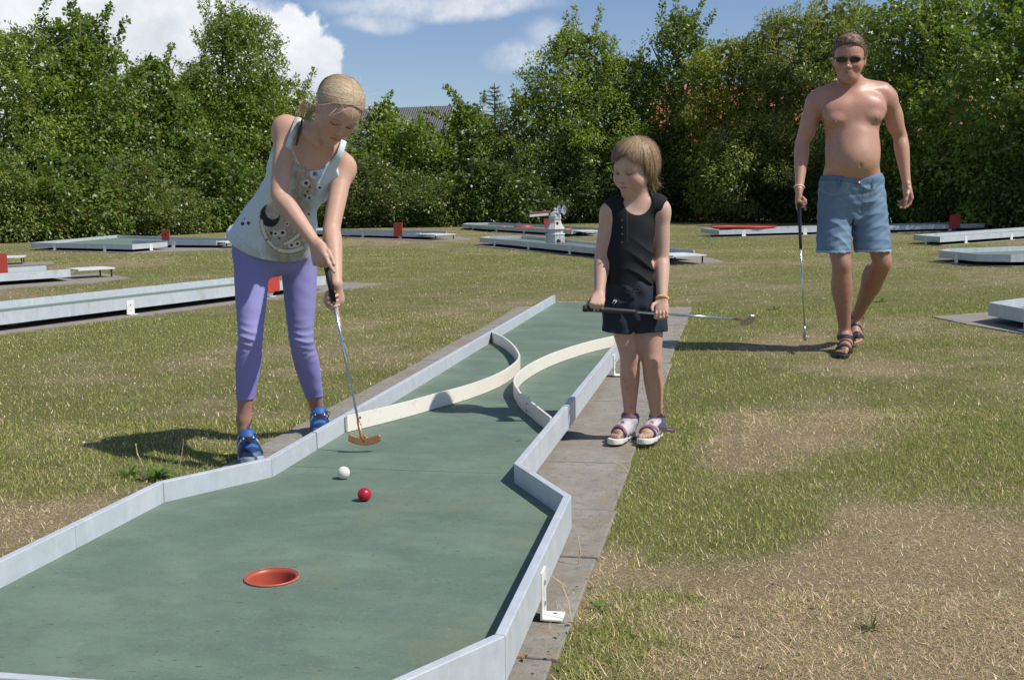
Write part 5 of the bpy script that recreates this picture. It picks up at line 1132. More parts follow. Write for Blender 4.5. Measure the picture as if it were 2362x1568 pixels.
def skin_tone(P, base, rg_seed=0, amp=.06):
    n = np.sin(P[:, 0] * 21 + 1.3) * np.sin(P[:, 1] * 17) * np.sin(P[:, 2] * 13 + 2); return np.array(base) * (1 + amp * n[:, None])
def waves(X, Y, Z, terms):
    r = 0
    for (a, kx, ky, kz, ph) in terms: r = r + a * np.sin(X * kx + Y * ky + Z * kz + ph)
    return r

def putter(name, butt, grip_end, neck, headc, hd, label, fig, head_len=.105, shaft_r=(.0052, .0042), headmat='copper', blademat=None):
    """club between points in the figure's frame; hd is the direction of the head blade"""
    butt, grip_end, neck, headc, hd = (np.array(v, float) for v in (butt, grip_end, neck, headc, hd))
    T = empty(name, fig.world(headc), 0, label, 'putter'); W = lambda m, n, mt, p=T, **k: fig.mb(m, n, mt, p, **k)
    ax = nrm(grip_end - butt)
    g = MB().lathe([(0, 0), (.011, .0005), (.0135, .004), (.0135, .012), (.012, .02), (.0105, .10), (.0092, .2), (.0085, float(np.linalg.norm(grip_end - butt))), (.004, float(np.linalg.norm(grip_end - butt)) + .001)], butt, 16, ax=basis_z(ax)); W(g, 'grip', 'rubber')
    sn = nrm(neck - grip_end); p1 = neck - sn * .0
    W(MB().tube([grip_end - sn * .01, p1], [shaft_r[0], shaft_r[1]], 12), 'shaft', 'chrome')
    hz = nrm(headc - neck); W(MB().tube([neck - sn * .012, neck + sn * .045, headc - sn * .004], [.0062, .0060, .0078], 12), 'hosel', headmat)
    # blade: rounded crescent, ends curled up
    S_ = Sdf(); hd = nrm(hd); upv = nrm(-sn - hd * (-sn @ hd)); fwd = np.cross(hd, upv); Lh = head_len / 2
    pts = [headc + hd * Lh * t + upv * (.004 + .012 * t * t) for t in np.linspace(-1, 1, 9)]
    for a, b in zip(pts[:-1], pts[1:]): S_.cone(a - upv * .004, b - upv * .004, .0095, .0095, .003); S_.cone(a + upv * .005, b + upv * .005, .0085, .0085, .003)
    def post(F, X, Y, Z):
        q = (X - headc[0]) * fwd[0] + (Y - headc[1]) * fwd[1] + (Z - headc[2]) * fwd[2]; return np.maximum(F, np.abs(q) - .0062)
    S_.cone(headc + upv * .002, headc + upv * .022, .009, .0072, .008)
    fig.solid('blade', S_, .0018, blademat or headmat, (.5, .5, .5), T, post=post, pad=.006)
    return T
def basis_z(z):
    z = nrm(z); x = nrm(np.cross(z, [0.13, 1, .2])); y = np.cross(z, x); return np.array([x, y, z]).T

# ============================================================ the man
def man():
    base = atz(1945, 812); fig = Figure(base, {'a': lambda x, y: (1781.6 + .2705 * x, 50.9 + .2705 * y), 'b': lambda x, y: (1781.6 + .2489 * x, 458.1 + .2489 * y)}, 'bare-chested man in denim shorts and dark glasses walking up with a putter')
    J = fig.J; D0 = .10; S_ = Sdf(); K = .03
    # trunk
    S_.ell(J(678, 800, D0), (.172, .118, .20), None, .04); S_.ell(J(684, 1090, D0 - .035), (.160, .138, .21), None, .05); S_.ell(J(690, 1180, D0 - .065), (.135, .135, .13), None, .05)
    S_.ell(J(675, 1330, D0), (.172, .125, .13), None, .05); S_.cone(J(440, 665, D0 + .02), J(915, 625, D0 + .02), .072, .072, .05)
    S_.cone(J(672, 560, D0 + .02), J(420, 645, D0 + .03), .058, .055, .04); S_.cone(J(690, 550, D0 + .02), J(925, 605, D0 + .03), .058, .055, .04)
    for cx_, cy_ in ((565, 775), (835, 750)): S_.ell(J(cx_, cy_, D0 - .078), (.094, .046, .074), None, .06)
    for cx_, cy_ in ((540, 835), (860, 812)): S_.ell(J(cx_, cy_, D0 - .100), (.042, .030, .026), None, .035)
    S_.ell(J(757, 1222, D0 - .203), (.007, .012, .010), None, .010, '-')
    S_.cone(J(740, 590, D0 - .055), J(900, 580, D0 - .03), .012, .012, .02); S_.cone(J(650, 600, D0 - .055), J(480, 640, D0 - .03), .012, .012, .02)
    S_.cone(J(668, 505, D0 - .005), J(678, 600, D0 + .01), .066, .074, .03)
    # arms
    rs, re, rw = J(375, 685, D0 + .02), J(255, 1030, D0 + .05), J(228, 1425, D0 - .09)
    ls, le, lw = J(978, 660, D0 + .02), J(1088, 975, D0 + .08), J(1145, 1385, D0 + .0)
    S_.rs = .88
    for sh, el, wr, g in ((rs, re, rw, -1), (ls, le, lw, 1)):
        S_.ell(sh + V3(0, 0, -.015), (.060, .060, .075), None, .035); f1 = el * .74 + wr * .26
        S_.limb([sh, sh * .55 + el * .45, el, f1, el * .28 + wr * .72, wr], [.060, .0555, .0475, .0505, .035, .0285], .03); S_.ell(sh * .45 + el * .55 + V3(0, -.010, 0), (.044, .047, .09), None, .03)
    S_.rs = 1.0
    # hands: right one closed on the grip with the index finger down the shaft, left one relaxed
    rk = J(228, 140, D0 - .12, 'b') * 1.0
    gp0, gp1 = J(252, 60, D0 - .115, 'b'), J(262, 465, D0 - .12, 'b'); gax = nrm(gp1 - gp0)
    kn = rw + (J(225, 70, D0 - .09, 'b') - rw) * .8
    hand(S_, rw, kn, V3(.85, -.15, -.15), 1.18, 1, ((15, 12, 8), (62, 80, 45), (70, 85, 50), (78, 85, 50)), ((.75, .35, .55), (.85, -.1, .45), (.9, -.1, .3)))
    lk = lw + nrm(J(1165, 1500, D0, ) - lw) * .088
    hand(S_, lw, lk, V3(-.75, -.1, -.1), 1.2, 1, ((30, 28, 18), (38, 34, 22), (44, 38, 24), (50, 40, 26)), ((.7, .55, .55), (.9, .1, .5), (.95, -.1, .35)))
    # legs
    rh, rkn, ra = J(560, 60, D0, 'b'), J(640, 610, D0 - .055, 'b'), J(672, 1270, D0 + .01, 'b')
    lh, lkn, la = J(905, 70, D0, 'b'), J(1015, 590, D0 - .02, 'b'), J(775, 1105, D0 + .33, 'b')
    S_.rs = .95
    for h, k_, a, tr in ((rh, rkn, ra, .089), (lh, lkn, la, .092)):
        c = k_ * .66 + a * .34
        S_.limb([h, k_ * .6 + h * .4, k_, c, a * .82 + k_ * .18, a], [tr, .074, .060, .0635, .040, .038], .04); S_.ell(k_ + V3(0, -.022, .0), (.043, .042, .055), None, .02); S_.ell(c + V3(.0, .020, .02), (.058, .054, .10), None, .03)
        for g in (-1, 1): S_.ell(a + V3(.026 * g, 0, -.005), (.014, .016, .018), None, .015)
    S_.rs = 1.0
    heel = fig.G(715, 1420, 'b') + V3(.0, .035, .012); toe = fig.G(590, 1485, 'b') + V3(0, -.01, .012); toe = heel + nrm(toe - heel) * .255
    ff = foot_prims(S_, ra, heel, toe, 1, 1, .036)
    t2 = fig.G(795, 1365, 'b') + V3(0, 0, .015); h2 = la + V3(.0, .045, -.075); t2 = h2 + nrm(t2 - h2) * .255
    ff2 = foot_prims(S_, la, h2, t2, 1, -1, .036)
    # head
    fr = head_frame(20, 9, 3); hd = Head(J(656, 318, D0 - .05), fr, .258, 0, 1.04, lips=.1); hd.shape(S_)
    S_.ell(hd.at(.15, 0, -.40), (.05, .06, .03), None, .03)
    nip = [J(535, 858, D0 - .13), J(887, 825, D0 - .13)]
    for n_ in nip: S_.ell(n_ + V3(0, .0, 0), (.006, .008, .006), None, .006)
    red = [.49, .235, .17]
    def skin(P):
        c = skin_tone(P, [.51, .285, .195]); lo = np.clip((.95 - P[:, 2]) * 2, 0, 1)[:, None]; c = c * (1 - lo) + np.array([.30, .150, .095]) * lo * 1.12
        zc = np.clip((P[:, 2] - 1.28) * 5, 0, 1)[:, None] * .75; c = c * (1 - zc) + np.array(red) * zc
        for n_ in nip:
            w = np.exp(-((P[:, 0] - n_[0]) ** 2 + (P[:, 2] - n_[2]) ** 2) / .012 ** 2)[:, None] * (P[:, 1:2] < D0) * .8; c = c * (1 - w) + np.array([.20, .07, .055]) * w
        nv = J(757, 1222, D0 - .2); w = np.exp(-((P[:, 0] - nv[0]) ** 2 + (P[:, 2] - nv[2]) ** 2) / .009 ** 2)[:, None] * (P[:, 1:2] < D0 - .08) * .6; c = c * (1 - w) + np.array([.16, .06, .04]) * w
        rg = np.random.default_rng(2)
        for _ in range(9):      # moles and freckles
            q = J(rg.uniform(430, 930), rg.uniform(600, 1250), D0 - .12); w = np.exp(-((P[:, 0] - q[0]) ** 2 + (P[:, 2] - q[2]) ** 2) / .0045 ** 2)[:, None] * .5; c = c * (1 - w) + np.array([.2, .08, .05]) * w
        return hd.paint(P, c, brow=(.22, .14, .09), lip=(.40, .17, .13), eyes='open', blush=.4)
    hb = (hd.O - .17, hd.O + .17, .0034); hb2 = (rw - V3(.06, .1, .18), rw + V3(.08, .1, .0), .0038); hb3 = (lw - V3(.06, .1, .2), lw + V3(.06, .1, .0), .0038)
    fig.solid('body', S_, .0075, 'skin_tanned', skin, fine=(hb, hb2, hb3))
    # hair
    hair_m = [(.11, .068, .04), (.19, .125, .078)]
    C = Sdf(); C.ell(hd.at(-.085, 0, .14), (hd.H * .47, hd.H * .365 * hd.w, hd.H * .405), hd.R, .01); C.ell(hd.at(.06, 0, .38), (hd.H * .26, hd.H * .25, hd.H * .18), hd.R, .03)
    def hpost(F, X, Y, Z):
        d = [X - hd.O[0], Y - hd.O[1], Z - hd.O[2]]; a, b, c = (sum(d[i] * v[i] for i in range(3)) / hd.H for v in (hd.f, hd.l, hd.u)); b = b / hd.w
        F = F + .0035 * np.sin(a * 31 + 3 * b) * np.sin(b * 37 + 2 * c) * np.sin(c * 29) + .002 * np.sin(a * 70 + b * 66)
        hl = a * .62 - c * .78 + .085 - .30 * np.clip(np.abs(b) - .18, 0, 1) * 0; side = np.maximum(a - .02 - .25 * np.clip(c - .1, 0, .4), -(c + .20))   # hairline: forehead plane, sides stop before the temples
        cut = np.where(c > .27, hl, np.maximum(a - .10 - .35 * (c - .05), -(c + .16 - .25 * np.clip(-a - .1, 0, .5) * 1.2 + .12 * (a < -.2)))); nape = -(c + .34)
        return np.maximum(np.maximum(F, cut * hd.H * .8), nape * hd.H)
    def hcol(P):
        a, b, c = hd.rel(P); t = .5 + .5 * np.sin(a * 60 + 14 * np.sin(b * 9) + c * 25); return np.array(hair_m[0]) * (1 - t[:, None]) + np.array(hair_m[1]) * t[:, None]
    hr = fig.solid('hair', C, .0032, 'hair', hcol, post=hpost)
    rg = np.random.default_rng(12); n = 4200; th = rg.random(n) * 2 * math.pi; el = rg.uniform(-.05, 1.45, n)
    A0 = np.stack([np.cos(el) * np.cos(th), np.cos(el) * np.sin(th), np.sin(el)], -1); q = A0 * [.47, .365, .41] + [-.085, 0, .14]
    keep = ((q[:, 0] * .62 - q[:, 2] * .78 + .085 < 0) & (q[:, 2] > .27)) | ((q[:, 0] < .06) & (q[:, 2] > -.05) & (q[:, 2] <= .27)); q = q[keep]; A0 = A0[keep]; n = len(q)
    dr = norm(A0 * .20 + np.array([.45, .25, .1]) + rg.standard_normal((n, 3)) * .42); t = np.linspace(0, 1, 5)[None, :, None]
    pp = q[:, None] * 1.0 + dr[:, None] * t * .075 + A0[:, None] * (.012 * np.sin(t * 3)) - A0[:, None] * .012
    pw = hd.O + (pp[..., 0:1] * hd.f + pp[..., 1:2] * hd.l * hd.w + pp[..., 2:3] * hd.u) * hd.H; cc = rg.random((n, 1)); strands('hair_strands', fig, hd, pw, .0016, np.array([.15, .095, .055]) * (1 - cc) + np.array([.36, .25, .16]) * cc, parent=hr)
    # sunglasses
    sg = empty('sunglasses', fig.world(hd.at(.36, 0, 0)), 0, parent=None); sg['label'] = 'narrow dark sunglasses worn by the bare-chested man'; sg['category'] = 'sunglasses'
    for g in (-1, 1):
        m = MB(); n = 20; vs = []
        for off in (0, .006):
            for k in range(n):
                a = 2 * math.pi * k / n; x = math.cos(a); y = math.sin(a); vs.append(hd.at(.425 + off - .11 * abs(.14 + x * .115) ** 1.4 * 2.0, g * (.14 + .118 * np.sign(x) * abs(x) ** .8), .012 + .062 * np.sign(y) * abs(y) ** .85))
        fs = [tuple(range(n))[::-1], tuple(range(n, 2 * n))] + [(k, (k + 1) % n, n + (k + 1) % n, n + k) for k in range(n)]; m.add(vs, fs); fig.mb(m, 'lens', 'lens', sg, smooth=False)
        m = MB(); m.tube([hd.at(.34, .25 * g, .035), hd.at(.20, .315 * g, .035), hd.at(-.02, .35 * g, .03)], .0016, 6); fig.mb(m, 'temple', 'dark', sg)
    m = MB(); m.tube([hd.at(.418, -.04, .03), hd.at(.43, 0, .04), hd.at(.418, .04, .03)], .0018, 6); fig.mb(m, 'bridge', 'dark', sg)
    # denim shorts
    Q = Sdf(); Q.ell(J(675, 1345, D0 - .01), (.186, .146, .11), None, .04); Q.ell(J(672, 1450, D0), (.198, .142, .14), None, .04)
    rc, lc = J(575, 500, D0 - .035, 'b'), J(945, 515, D0 - .01, 'b')
    Q.cone(J(575, 60, D0, 'b'), rc + V3(0, 0, -.06), .102, .105, .03); Q.cone(J(890, 60, D0, 'b'), lc + V3(0, 0, -.06), .106, .112, .03)
    Q.cone(J(715, 60, D0 - .05, 'b'), J(735, 130, D0 - .05, 'b'), .075, .06, .04)
    wt = J(672, 1290, D0)[2]; hem = rc[2]
    def spost(F, X, Y, Z):
        F = F - .0036 * ridged(Z * 78 + X * 26 + 2.6 * np.sin(X * 19 + Y * 9)) * np.sin(X * 23 + Z * 11 + 1) - .0026 * ridged(Z * 40 - X * 75 + 1.5 * np.sin(Z * 23)) * np.exp(-((Z - hem - .22) / .12) ** 2) + .0010 * np.sin(Z * 150 - X * 50 + 2 * np.sin(Y * 30 + X * 17))
        x0 = J(757, 100, 0, 'b')[0]; crotch = J(757, 185, 0, 'b')[2]
        gap = .0035 + .014 * np.clip((crotch - Z) / .15, 0, 1) - np.abs(X - x0 - .01 * np.clip((crotch - Z) / .2, 0, 1)); F = np.where(Z < crotch, np.maximum(F, gap), F)
        inner = F + .009; hol = np.where(Z < hem + .06, -inner, -1.0); F = np.maximum(F, hol)
        topz = wt - .010 - .030 * np.exp(-((X - x0 - .01) / .10) ** 2) + .016 * np.clip((X + .1) * 2, 0, 1); hz = hem + .002 * np.sin(X * 130)
        F = np.maximum(F, Z - topz); F = np.maximum(F, hz - Z); inner2 = F + .004; return np.where(Z > wt - .07, np.maximum(F, -(inner2 + .0)), F) if False else F
    bel = J(757, 1345)[0]
    def dcol(P):
        x, y, z = P.T; c = np.tile(np.array([.135, .215, .305]), (len(P), 1)); fade = np.exp(-((np.abs(x - bel) - .10) / .055) ** 2) * (y < D0 - .02) * .45
        c = c * (1 - fade[:, None]) + np.array([.27, .40, .53]) * fade[:, None]
        def m(w, t): 
            nonlocal c; w = np.clip(w, 0, 1)[:, None]; c = c * (1 - w) + np.array(t) * w
        m((z < hem + .014) * .8, (.42, .52, .60)); m((np.abs(z - hem - .022) < .0022) * .6, (.05, .09, .16))
        bz = wt - .010 - .030 * np.exp(-((x - bel - .01) / .10) ** 2); m((z > bz - .040) * .5, (.04, .09, .17)); m((np.abs(z - bz + .040) < .003) * .5, (.35, .40, .42))
        f = (y < D0); m((np.abs(x - bel) < .0028) * (z < bz) * (z > wt - .22) * f * .7, (.03, .06, .11)); m((np.abs(x - bel - .032) < .003) * (z < bz - .03) * (z > wt - .19) * f * .5, (.38, .45, .5))
        for g in (-1, 1): r = np.hypot((x - (bel - .01 + g * .155)), (z - bz + .035)); m((np.abs(r - .078) < .003) * (z < bz - .04) * f * .7, (.36, .38, .36))
        return c
    sh = fig.solid('denim_shorts', Q, .0052, 'denim', dcol, post=spost)
    bpt = onplane(1781.6 + .2705 * 735, 50.9 + .2705 * 1375, fig.base, D0 - .165); bl = fig.loc(bpt); m = MB(); m.tube([bl, bl + V3(0, -.006, 0)], .009, 12); fig.mb(m, 'button', 'copper', sh)
    for xx in (560, 845): p = J(xx, 1372, D0 - .12); m = MB(); m.box(p, (.006, 0, 0), (0, .022, 0), (0, 0, .026)); fig.mb(m, 'belt_loop', 'denim_plain', sh, smooth=False)
    # sandals
    for (d, s, up, P, L_), A, g in ((ff, ra, 1), (ff2, la, -1)):
        so = Sdf()
        for a, b, r in ((.10, 0, .135), (.35, -.01, .125), (.62, .0, .155), (.85, .015, .145), (.93, .03, .13)): so.ell(P(a, b, -.03), (r * L_ * 1.05, r * L_, .06), np.array([d, s, up]), .02)
        def post(F, X, Y, Z, d=d, s=s, up=up, P=P, L_=L_):
            h0 = P(0, 0, 0); c = (X - h0[0]) * up[0] + (Y - h0[1]) * up[1] + (Z - h0[2]) * up[2]; return np.maximum(F, np.maximum(c - .004, -c - .020))
        T = empty('sandal', fig.world(P(.5, 0, 0)), 0, parent=fig.T); T.location = (fig.world(P(.5, 0, 0)) - fig.base).tolist()
        fig.solid('sole', so, .004, 'rubber', (.03, .03, .03), T, post=post)
        ft = Sdf(); foot_prims(ft, A, P(0, 0, 0), P(1, 0, 0), 1, g, .036, toes=False)
        ft.cone(A, A + nrm(A - P(.3, 0, 0)) * .05, .036, .036, .02)
        def strap(F, X, Y, Z, d=d, up=up, P=P, L_=L_, A=A):
            h0 = P(0, 0, 0); a = ((X - h0[0]) * d[0] + (Y - h0[1]) * d[1] + (Z - h0[2]) * d[2]) / L_; c = ((X - h0[0]) * up[0] + (Y - h0[1]) * up[1] + (Z - h0[2]) * up[2]) / L_
            st = np.minimum(np.abs(a - .70 + .15 * (c - .1)) - .065, np.minimum(np.abs((c - .33) - .25 * (a - .15)) - .055, np.maximum(np.abs(a - .36 - (c - .1) * .4) - .035, c - .34)))
            return np.maximum(np.maximum(F - .0050, -(F - .0005)), st * L_)
        fig.solid('straps', ft, .0032, 'rubber', (.03, .03, .03), T, post=strap, pad=.02)
    # wristband
    m = MB(); d = nrm(rw - re); b = basis_z(d); c = rw - d * .012
    m.tube([c + b @ V3(.030 * math.cos(a), .028 * math.sin(a), .0) for a in np.linspace(0, 2 * math.pi, 25)], .0035, 6, False); o = fig.mb(m, 'wristband', 'cream', None); 
    # his putter, head turned away behind the shaft
    putter('putter', J(248, 1565 - 1440 - 90, D0 - .112, 'b'), gp1, J(298, 1200, D0 - .10, 'b'), J(300, 1312, D0 - .06, 'b') + V3(0, 0, .008), V3(.12, 1, .02), 'dark gripped putter hanging from the man’s hand', fig, headmat='steel')

# ============================================================ the younger child
def younger():
    base = atz(1482, 1015); fig = Figure(base, {'a': lambda x, y: (1323.5 + .2814 * x, 288.4 + .2814 * y), 'b': lambda x, y: (1323.5 + .2706 * x, 644.8 + .2706 * y), 'c': lambda x, y: ((1640 + x / 10.736) * .8484, (1130 + y / 10.736) * .8484)}, 'small child in black sleeveless top and black shorts holding a putter level')
    J = fig.J; S_ = Sdf()
    S_.ell(J(475, 850, .0), (.084, .062, .095), None, .03); S_.ell(J(462, 1080, -.005), (.088, .070, .105), None, .04); S_.ell(J(465, 1300, 0), (.092, .070, .09), None, .04)
    S_.cone(J(340, 690, .005), J(680, 665, .005), .036, .036, .03); S_.cone(J(505, 610, .01), J(360, 665, .01), .028, .026, .025); S_.cone(J(530, 605, .01), J(670, 645, .01), .028, .026, .025)
    S_.cone(J(520, 540, .0), J(520, 650, .008), .043, .046, .02)
    rs, re, rw = J(290, 712, .005), J(232, 1075, .012), J(208, 1385, -.075)
    ls, le, lw = J(718, 695, .005), J(722, 1090, .012), J(724, 1425, -.075)
    S_.rs = .90
    for sh, el, wr in ((rs, re, rw), (ls, le, lw)):
        S_.ell(sh + V3(0, 0, -.01), (.034, .034, .042), None, .02); S_.limb([sh, el * .5 + sh * .5, el, el * .72 + wr * .28, wr], [.0365, .0355, .0325, .0325, .0215], .02)
    PD = -.118; S_.rs = 1.0
    b0, b1 = J(75, 245, PD, 'b'), J(1405, 338, PD - .01, 'b'); ax_ = nrm(b1 - b0)
    g1 = J(525, 276, PD, 'b')
    # right fist over the grip
    ga = J(200, 253, PD, 'b'); kn = ga + V3(-.004, -.016, .020); hand(S_, rw, kn, V3(.0, .55, -.8), .74, -1 if False else 1, ((75, 85, 55), (80, 88, 58), (82, 88, 58), (84, 88, 58)), ((.5, .8, .5), (.8, .1, .7), (.6, -.3, .8)))
    gb = J(738, 290, PD, 'b'); kn = gb + V3(.004, .012, -.018); hand(S_, lw, kn, V3(-.05, -.95, .3), .74, -1, ((70, 78, 50), (75, 80, 52), (78, 84, 52), (80, 84, 54)), ((.6, .7, .5), (.75, .2, .6), (.8, -.1, .5)))
    rh, rk, ra = J(405, 250, .0, 'b'), J(473, 655, -.02, 'b'), J(480, 1195, .02, 'b')
    lh, lk, la = J(645, 260, .0, 'b'), J(668, 690, -.025, 'b'), J(710, 1215, .02, 'b')
    S_.rs = .90
    for h, k_, a in ((rh, rk, ra), (lh, lk, la)):
        c = k_ * .62 + a * .38; S_.limb([h, h * .5 + k_ * .5, k_, c, a * .8 + k_ * .2, a, a + V3(0, 0, -.02)], [.064, .0525, .041, .0415, .0285, .0265, .027], .03); S_.ell(k_ + V3(0, -.014, -.002), (.027, .026, .031), None, .015)
    S_.rs = 1.0
    toeR, heelR = fig.G(240, 830, 'c') + V3(.02, .0, .026), fig.G(870, 640, 'c') + V3(.0, .05, .026); heelR = V3(ra[0] + .006, ra[1] + .035, .026); d = nrm(V3(*(toeR - heelR)[:2], 0)); toeR = heelR + d * .175
    heelL = V3(la[0] + .006, la[1] + .035, .026); toeL = fig.G(1180, 900, 'c') + V3(0, 0, .026); d = nrm(V3(*(toeL - heelL)[:2], 0)); toeL = heelL + d * .175
    fR = foot_prims(S_, ra, heelR, toeR, 1, 1, .025); fL = foot_prims(S_, la, heelL, toeL, 1, -1, .025)
    fr = head_frame(47, 17, 5); hd = Head(J(497, 350, -.012), fr, .202, 1.0, 1.05); hd.shape(S_)
    for g in (-1, 1): S_.ell(hd.at(.20, .165 * g, -.155), (.026, .024, .026), hd.R, .02)
    def skin(P):
        c = skin_tone(P, [.57, .375, .285]); lo = np.clip((.62 - P[:, 2]) * 3, 0, 1)[:, None]; c = c * (1 - lo) + np.array([.47, .285, .20]) * lo
        for k_ in (rk, lk): w = np.exp(-((P[:, 0] - k_[0]) ** 2 + (P[:, 2] - k_[2]) ** 2) / .03 ** 2)[:, None] * .25; c = c * (1 - w) + np.array([.50, .22, .17]) * w
        for q in (J(440, 870, -.05, 'b'), J(460, 930, -.05, 'b'), J(425, 840, -.05, 'b'), J(500, 1100, -.05, 'b')): w = np.exp(-((P[:, 0] - q[0]) ** 2 + (P[:, 2] - q[2]) ** 2) / .007 ** 2)[:, None] * .45; c = c * (1 - w) + np.array([.22, .11, .09]) * w
        return hd.paint(P, c, brow=(.36, .25, .16), lip=(.56, .24, .22), blush=.7)
    fine = ((hd.O - .14, hd.O + .14, .0024), (rw - V3(.06, .09, .09), rw + V3(.08, .06, .02), .0026), (lw - V3(.08, .09, .09), lw + V3(.06, .06, .02), .0026), (V3(-.14, -.2, 0), V3(.14, .12, .06), .0025))
    fig.solid('body', S_, .0055, 'skin', skin, fine=fine)
    # sleeveless black top
    Q = Sdf(); Q.ell(J(478, 850, .0), (.090, .068, .100), None, .03); Q.ell(J(462, 1080, -.005), (.093, .076, .110), None, .04); Q.ell(J(465, 1290, -.002), (.098, .078, .085), None, .04)
    Q.cone(J(330, 690, .005), J(690, 665, .005), .043, .043, .03); Q.cone(J(500, 600, .01), J(345, 655, .01), .034, .031, .025); Q.cone(J(535, 595, .01), J(690, 640, .01), .034, .031, .025)
    nb = J(522, 622, -.02); armR, armL = J(262, 800, .0), J(742, 780, .0); hemz = J(460, 1365)[2]
    def tpost(F, X, Y, Z):
        F = F - .0052 * ridged(Z * 88 + X * 30 + 2.2 * np.sin(X * 26 + Z * 9)) * np.clip((J(470, 860)[2] - Z) * 8, 0, 1) * np.clip((X - J(380, 1000)[0]) * 9 + .25, .15, 1) + .0012 * np.sin(Z * 60 - X * 70)
        sc = np.sqrt(((X - nb[0]) / .060) ** 2 + ((Y - nb[1] + .035) / .070) ** 2 + ((Z - nb[2] - .004) / .058) ** 2) - 1; F = np.maximum(F, -sc * .055)
        for c, g in ((armR, -1), (armL, 1)):
            e = np.sqrt(((X - c[0] - .022 * g) / .040) ** 2 + ((Y - c[1]) / .2) ** 2 + ((Z - c[2] - .012) / .068) ** 2) - 1; F = np.maximum(F, -e * .045)
        return np.maximum(F, hemz - Z)
    px_ = J(425, 800)[0]; pz0, pz1 = J(425, 955)[2], J(425, 700)[2]
    def tcol(P):
        x, y, z = P.T; c = np.tile(np.array([.019, .0195, .022]), (len(P), 1)); w = ((np.abs(x - px_) < .0022) & (z > pz0) & (z < pz1) & (y < 0))[:, None] * .6; c = c * (1 - w) + np.array([.07, .07, .075]) * w; return c
    top = fig.solid('black_top', Q, .0034, 'cloth', tcol, post=tpost)
    for yy in (785, 842, 897, 965): p = J(393, yy, -.0655 - .004 * (yy > 850)); m = MB(); m.tube([p, p + V3(0, -.003, 0)], .0042, 10); fig.mb(m, 'button', 'rubber', top)
    # black shorts
    Q = Sdf(); Q.cone(J(500, 330, -.01, 'b'), J(512, 400, -.01, 'b'), .062, .05, .03); Q.ell(J(465, 1330, 0), (.100, .080, .070), None, .03); Q.ell(J(520, 200, 0, 'b'), (.106, .082, .08), None, .03)
    Q.cone(J(405, 220, 0, 'b'), J(378, 420, -.005, 'b') - V3(0, 0, .03), .070, .066, .02); Q.cone(J(640, 220, 0, 'b'), J(650, 425, -.005, 'b') - V3(0, 0, .03), .070, .070, .02)
    hz = J(500, 442, 0, 'b')[2]; x0 = J(505, 400, 0, 'b')[0]; cr = J(505, 418, 0, 'b')[2]; wz = J(465, 1260)[2]
    def spost(F, X, Y, Z):
        F = F + .0022 * np.sin(Z * 85 + X * 50) * np.sin(X * 35 + Y * 20) + .002 * np.sin(X * 110 + Z * 30)
        F = F + .010 * np.exp(-((X - x0) / .008) ** 2) * np.clip((cr + .05 - Z) / .05, 0, 1); F = np.where(Z < hz + .03, np.maximum(F, -(F + .008)), F)
        return np.maximum(np.maximum(F, hz + .004 * np.sin(X * 30) - Z), Z - wz)
    def scol(P): x, y, z = P.T; c = np.tile(np.array([.026, .032, .044]), (len(P), 1)); w = ((np.abs(z - hz - .016) < .0016))[:, None] * .5; return c * (1 - w) + np.array([.045, .05, .06]) * w
    sh = fig.solid('black_shorts', Q, .0036, 'cloth', scol, post=spost)
    bz = J(500, 90, -.088, 'b'); m = MB(); pts = [bz + V3(x, -.004 + y, z) for x, y, z in ((0, 0, 0), (.02, -.004, .008), (.034, -.002, .002), (.018, -.004, -.006), (0, 0, 0), (-.02, -.004, .004), (-.032, 0, -.006), (-.012, -.003, -.010), (0, 0, 0), (.006, -.003, -.04))]; m.tube(pts, .0022, 6); fig.mb(m, 'waist_cord', 'rubber', sh)
    lg = J(345, 190, -.082, 'b'); m = MB()
    for a, b in (((-.008, -.006), (.0, .008)), ((.0, .008), (.006, -.004)), ((-.002, -.010), (.010, .004)), ((.010, .004), (.004, .008))): m.tube([lg + V3(a[0], -.002, a[1]), lg + V3(b[0], -.002, b[1])], .0012, 5)
    fig.mb(m, 'small_logo', 'alu_white', sh)
    # hair: short bob with a fringe swept to the picture's left
    base_c = np.array([.17, .115, .065])
    C = Sdf(); C.ell(hd.at(-.10, 0, .155), (hd.H * .455, hd.H * .365 * hd.w, hd.H * .395), hd.R, .02); C.ell(hd.at(-.24, 0, -.10), (hd.H * .24, hd.H * .30 * hd.w, hd.H * .28), hd.R, .03)
    def hpost(F, X, Y, Z):
        d = [X - hd.O[0], Y - hd.O[1], Z - hd.O[2]]; a, b, c = (sum(d[i] * v[i] for i in range(3)) / hd.H for v in (hd.f, hd.l, hd.u)); b = b / hd.w
        F = F + .0012 * np.sin(b * 60 + 9 * a) + .001 * np.sin(a * 70 + c * 20)
        cutf = np.where(c > .30 - .5 * np.clip(np.abs(b) - .15, 0, .2), a - 9, a - .06 + .2 * np.clip(-.1 - c, 0, 1)); low = -(c + .36 + .12 * np.clip(-a, 0, .4))
        return np.maximum(np.maximum(F, cutf * hd.H), low * hd.H)
    hr = fig.solid('hair', C, .0030, 'hair', lambda P: np.tile(base_c * 1.25, (len(P), 1)), post=hpost)
    rg = np.random.default_rng(21); n = 8000; th = rg.random(n) * 2 * math.pi - math.pi
    S0 = norm(np.stack([-.25 + .10 * rg.standard_normal(n), .10 + .10 * rg.standard_normal(n), np.ones(n)], -1))
    front = np.cos(th); el = np.where(front > .50, .06 + .16 * rg.random(n) + .40 * np.exp(-((th - .12) / .36) ** 2), np.where(front > .1, -.35 - .45 * rg.random(n), -.85 - .35 * rg.random(n))); el = el - (np.abs(th) > .9) * (np.abs(th) < 1.25) * .15
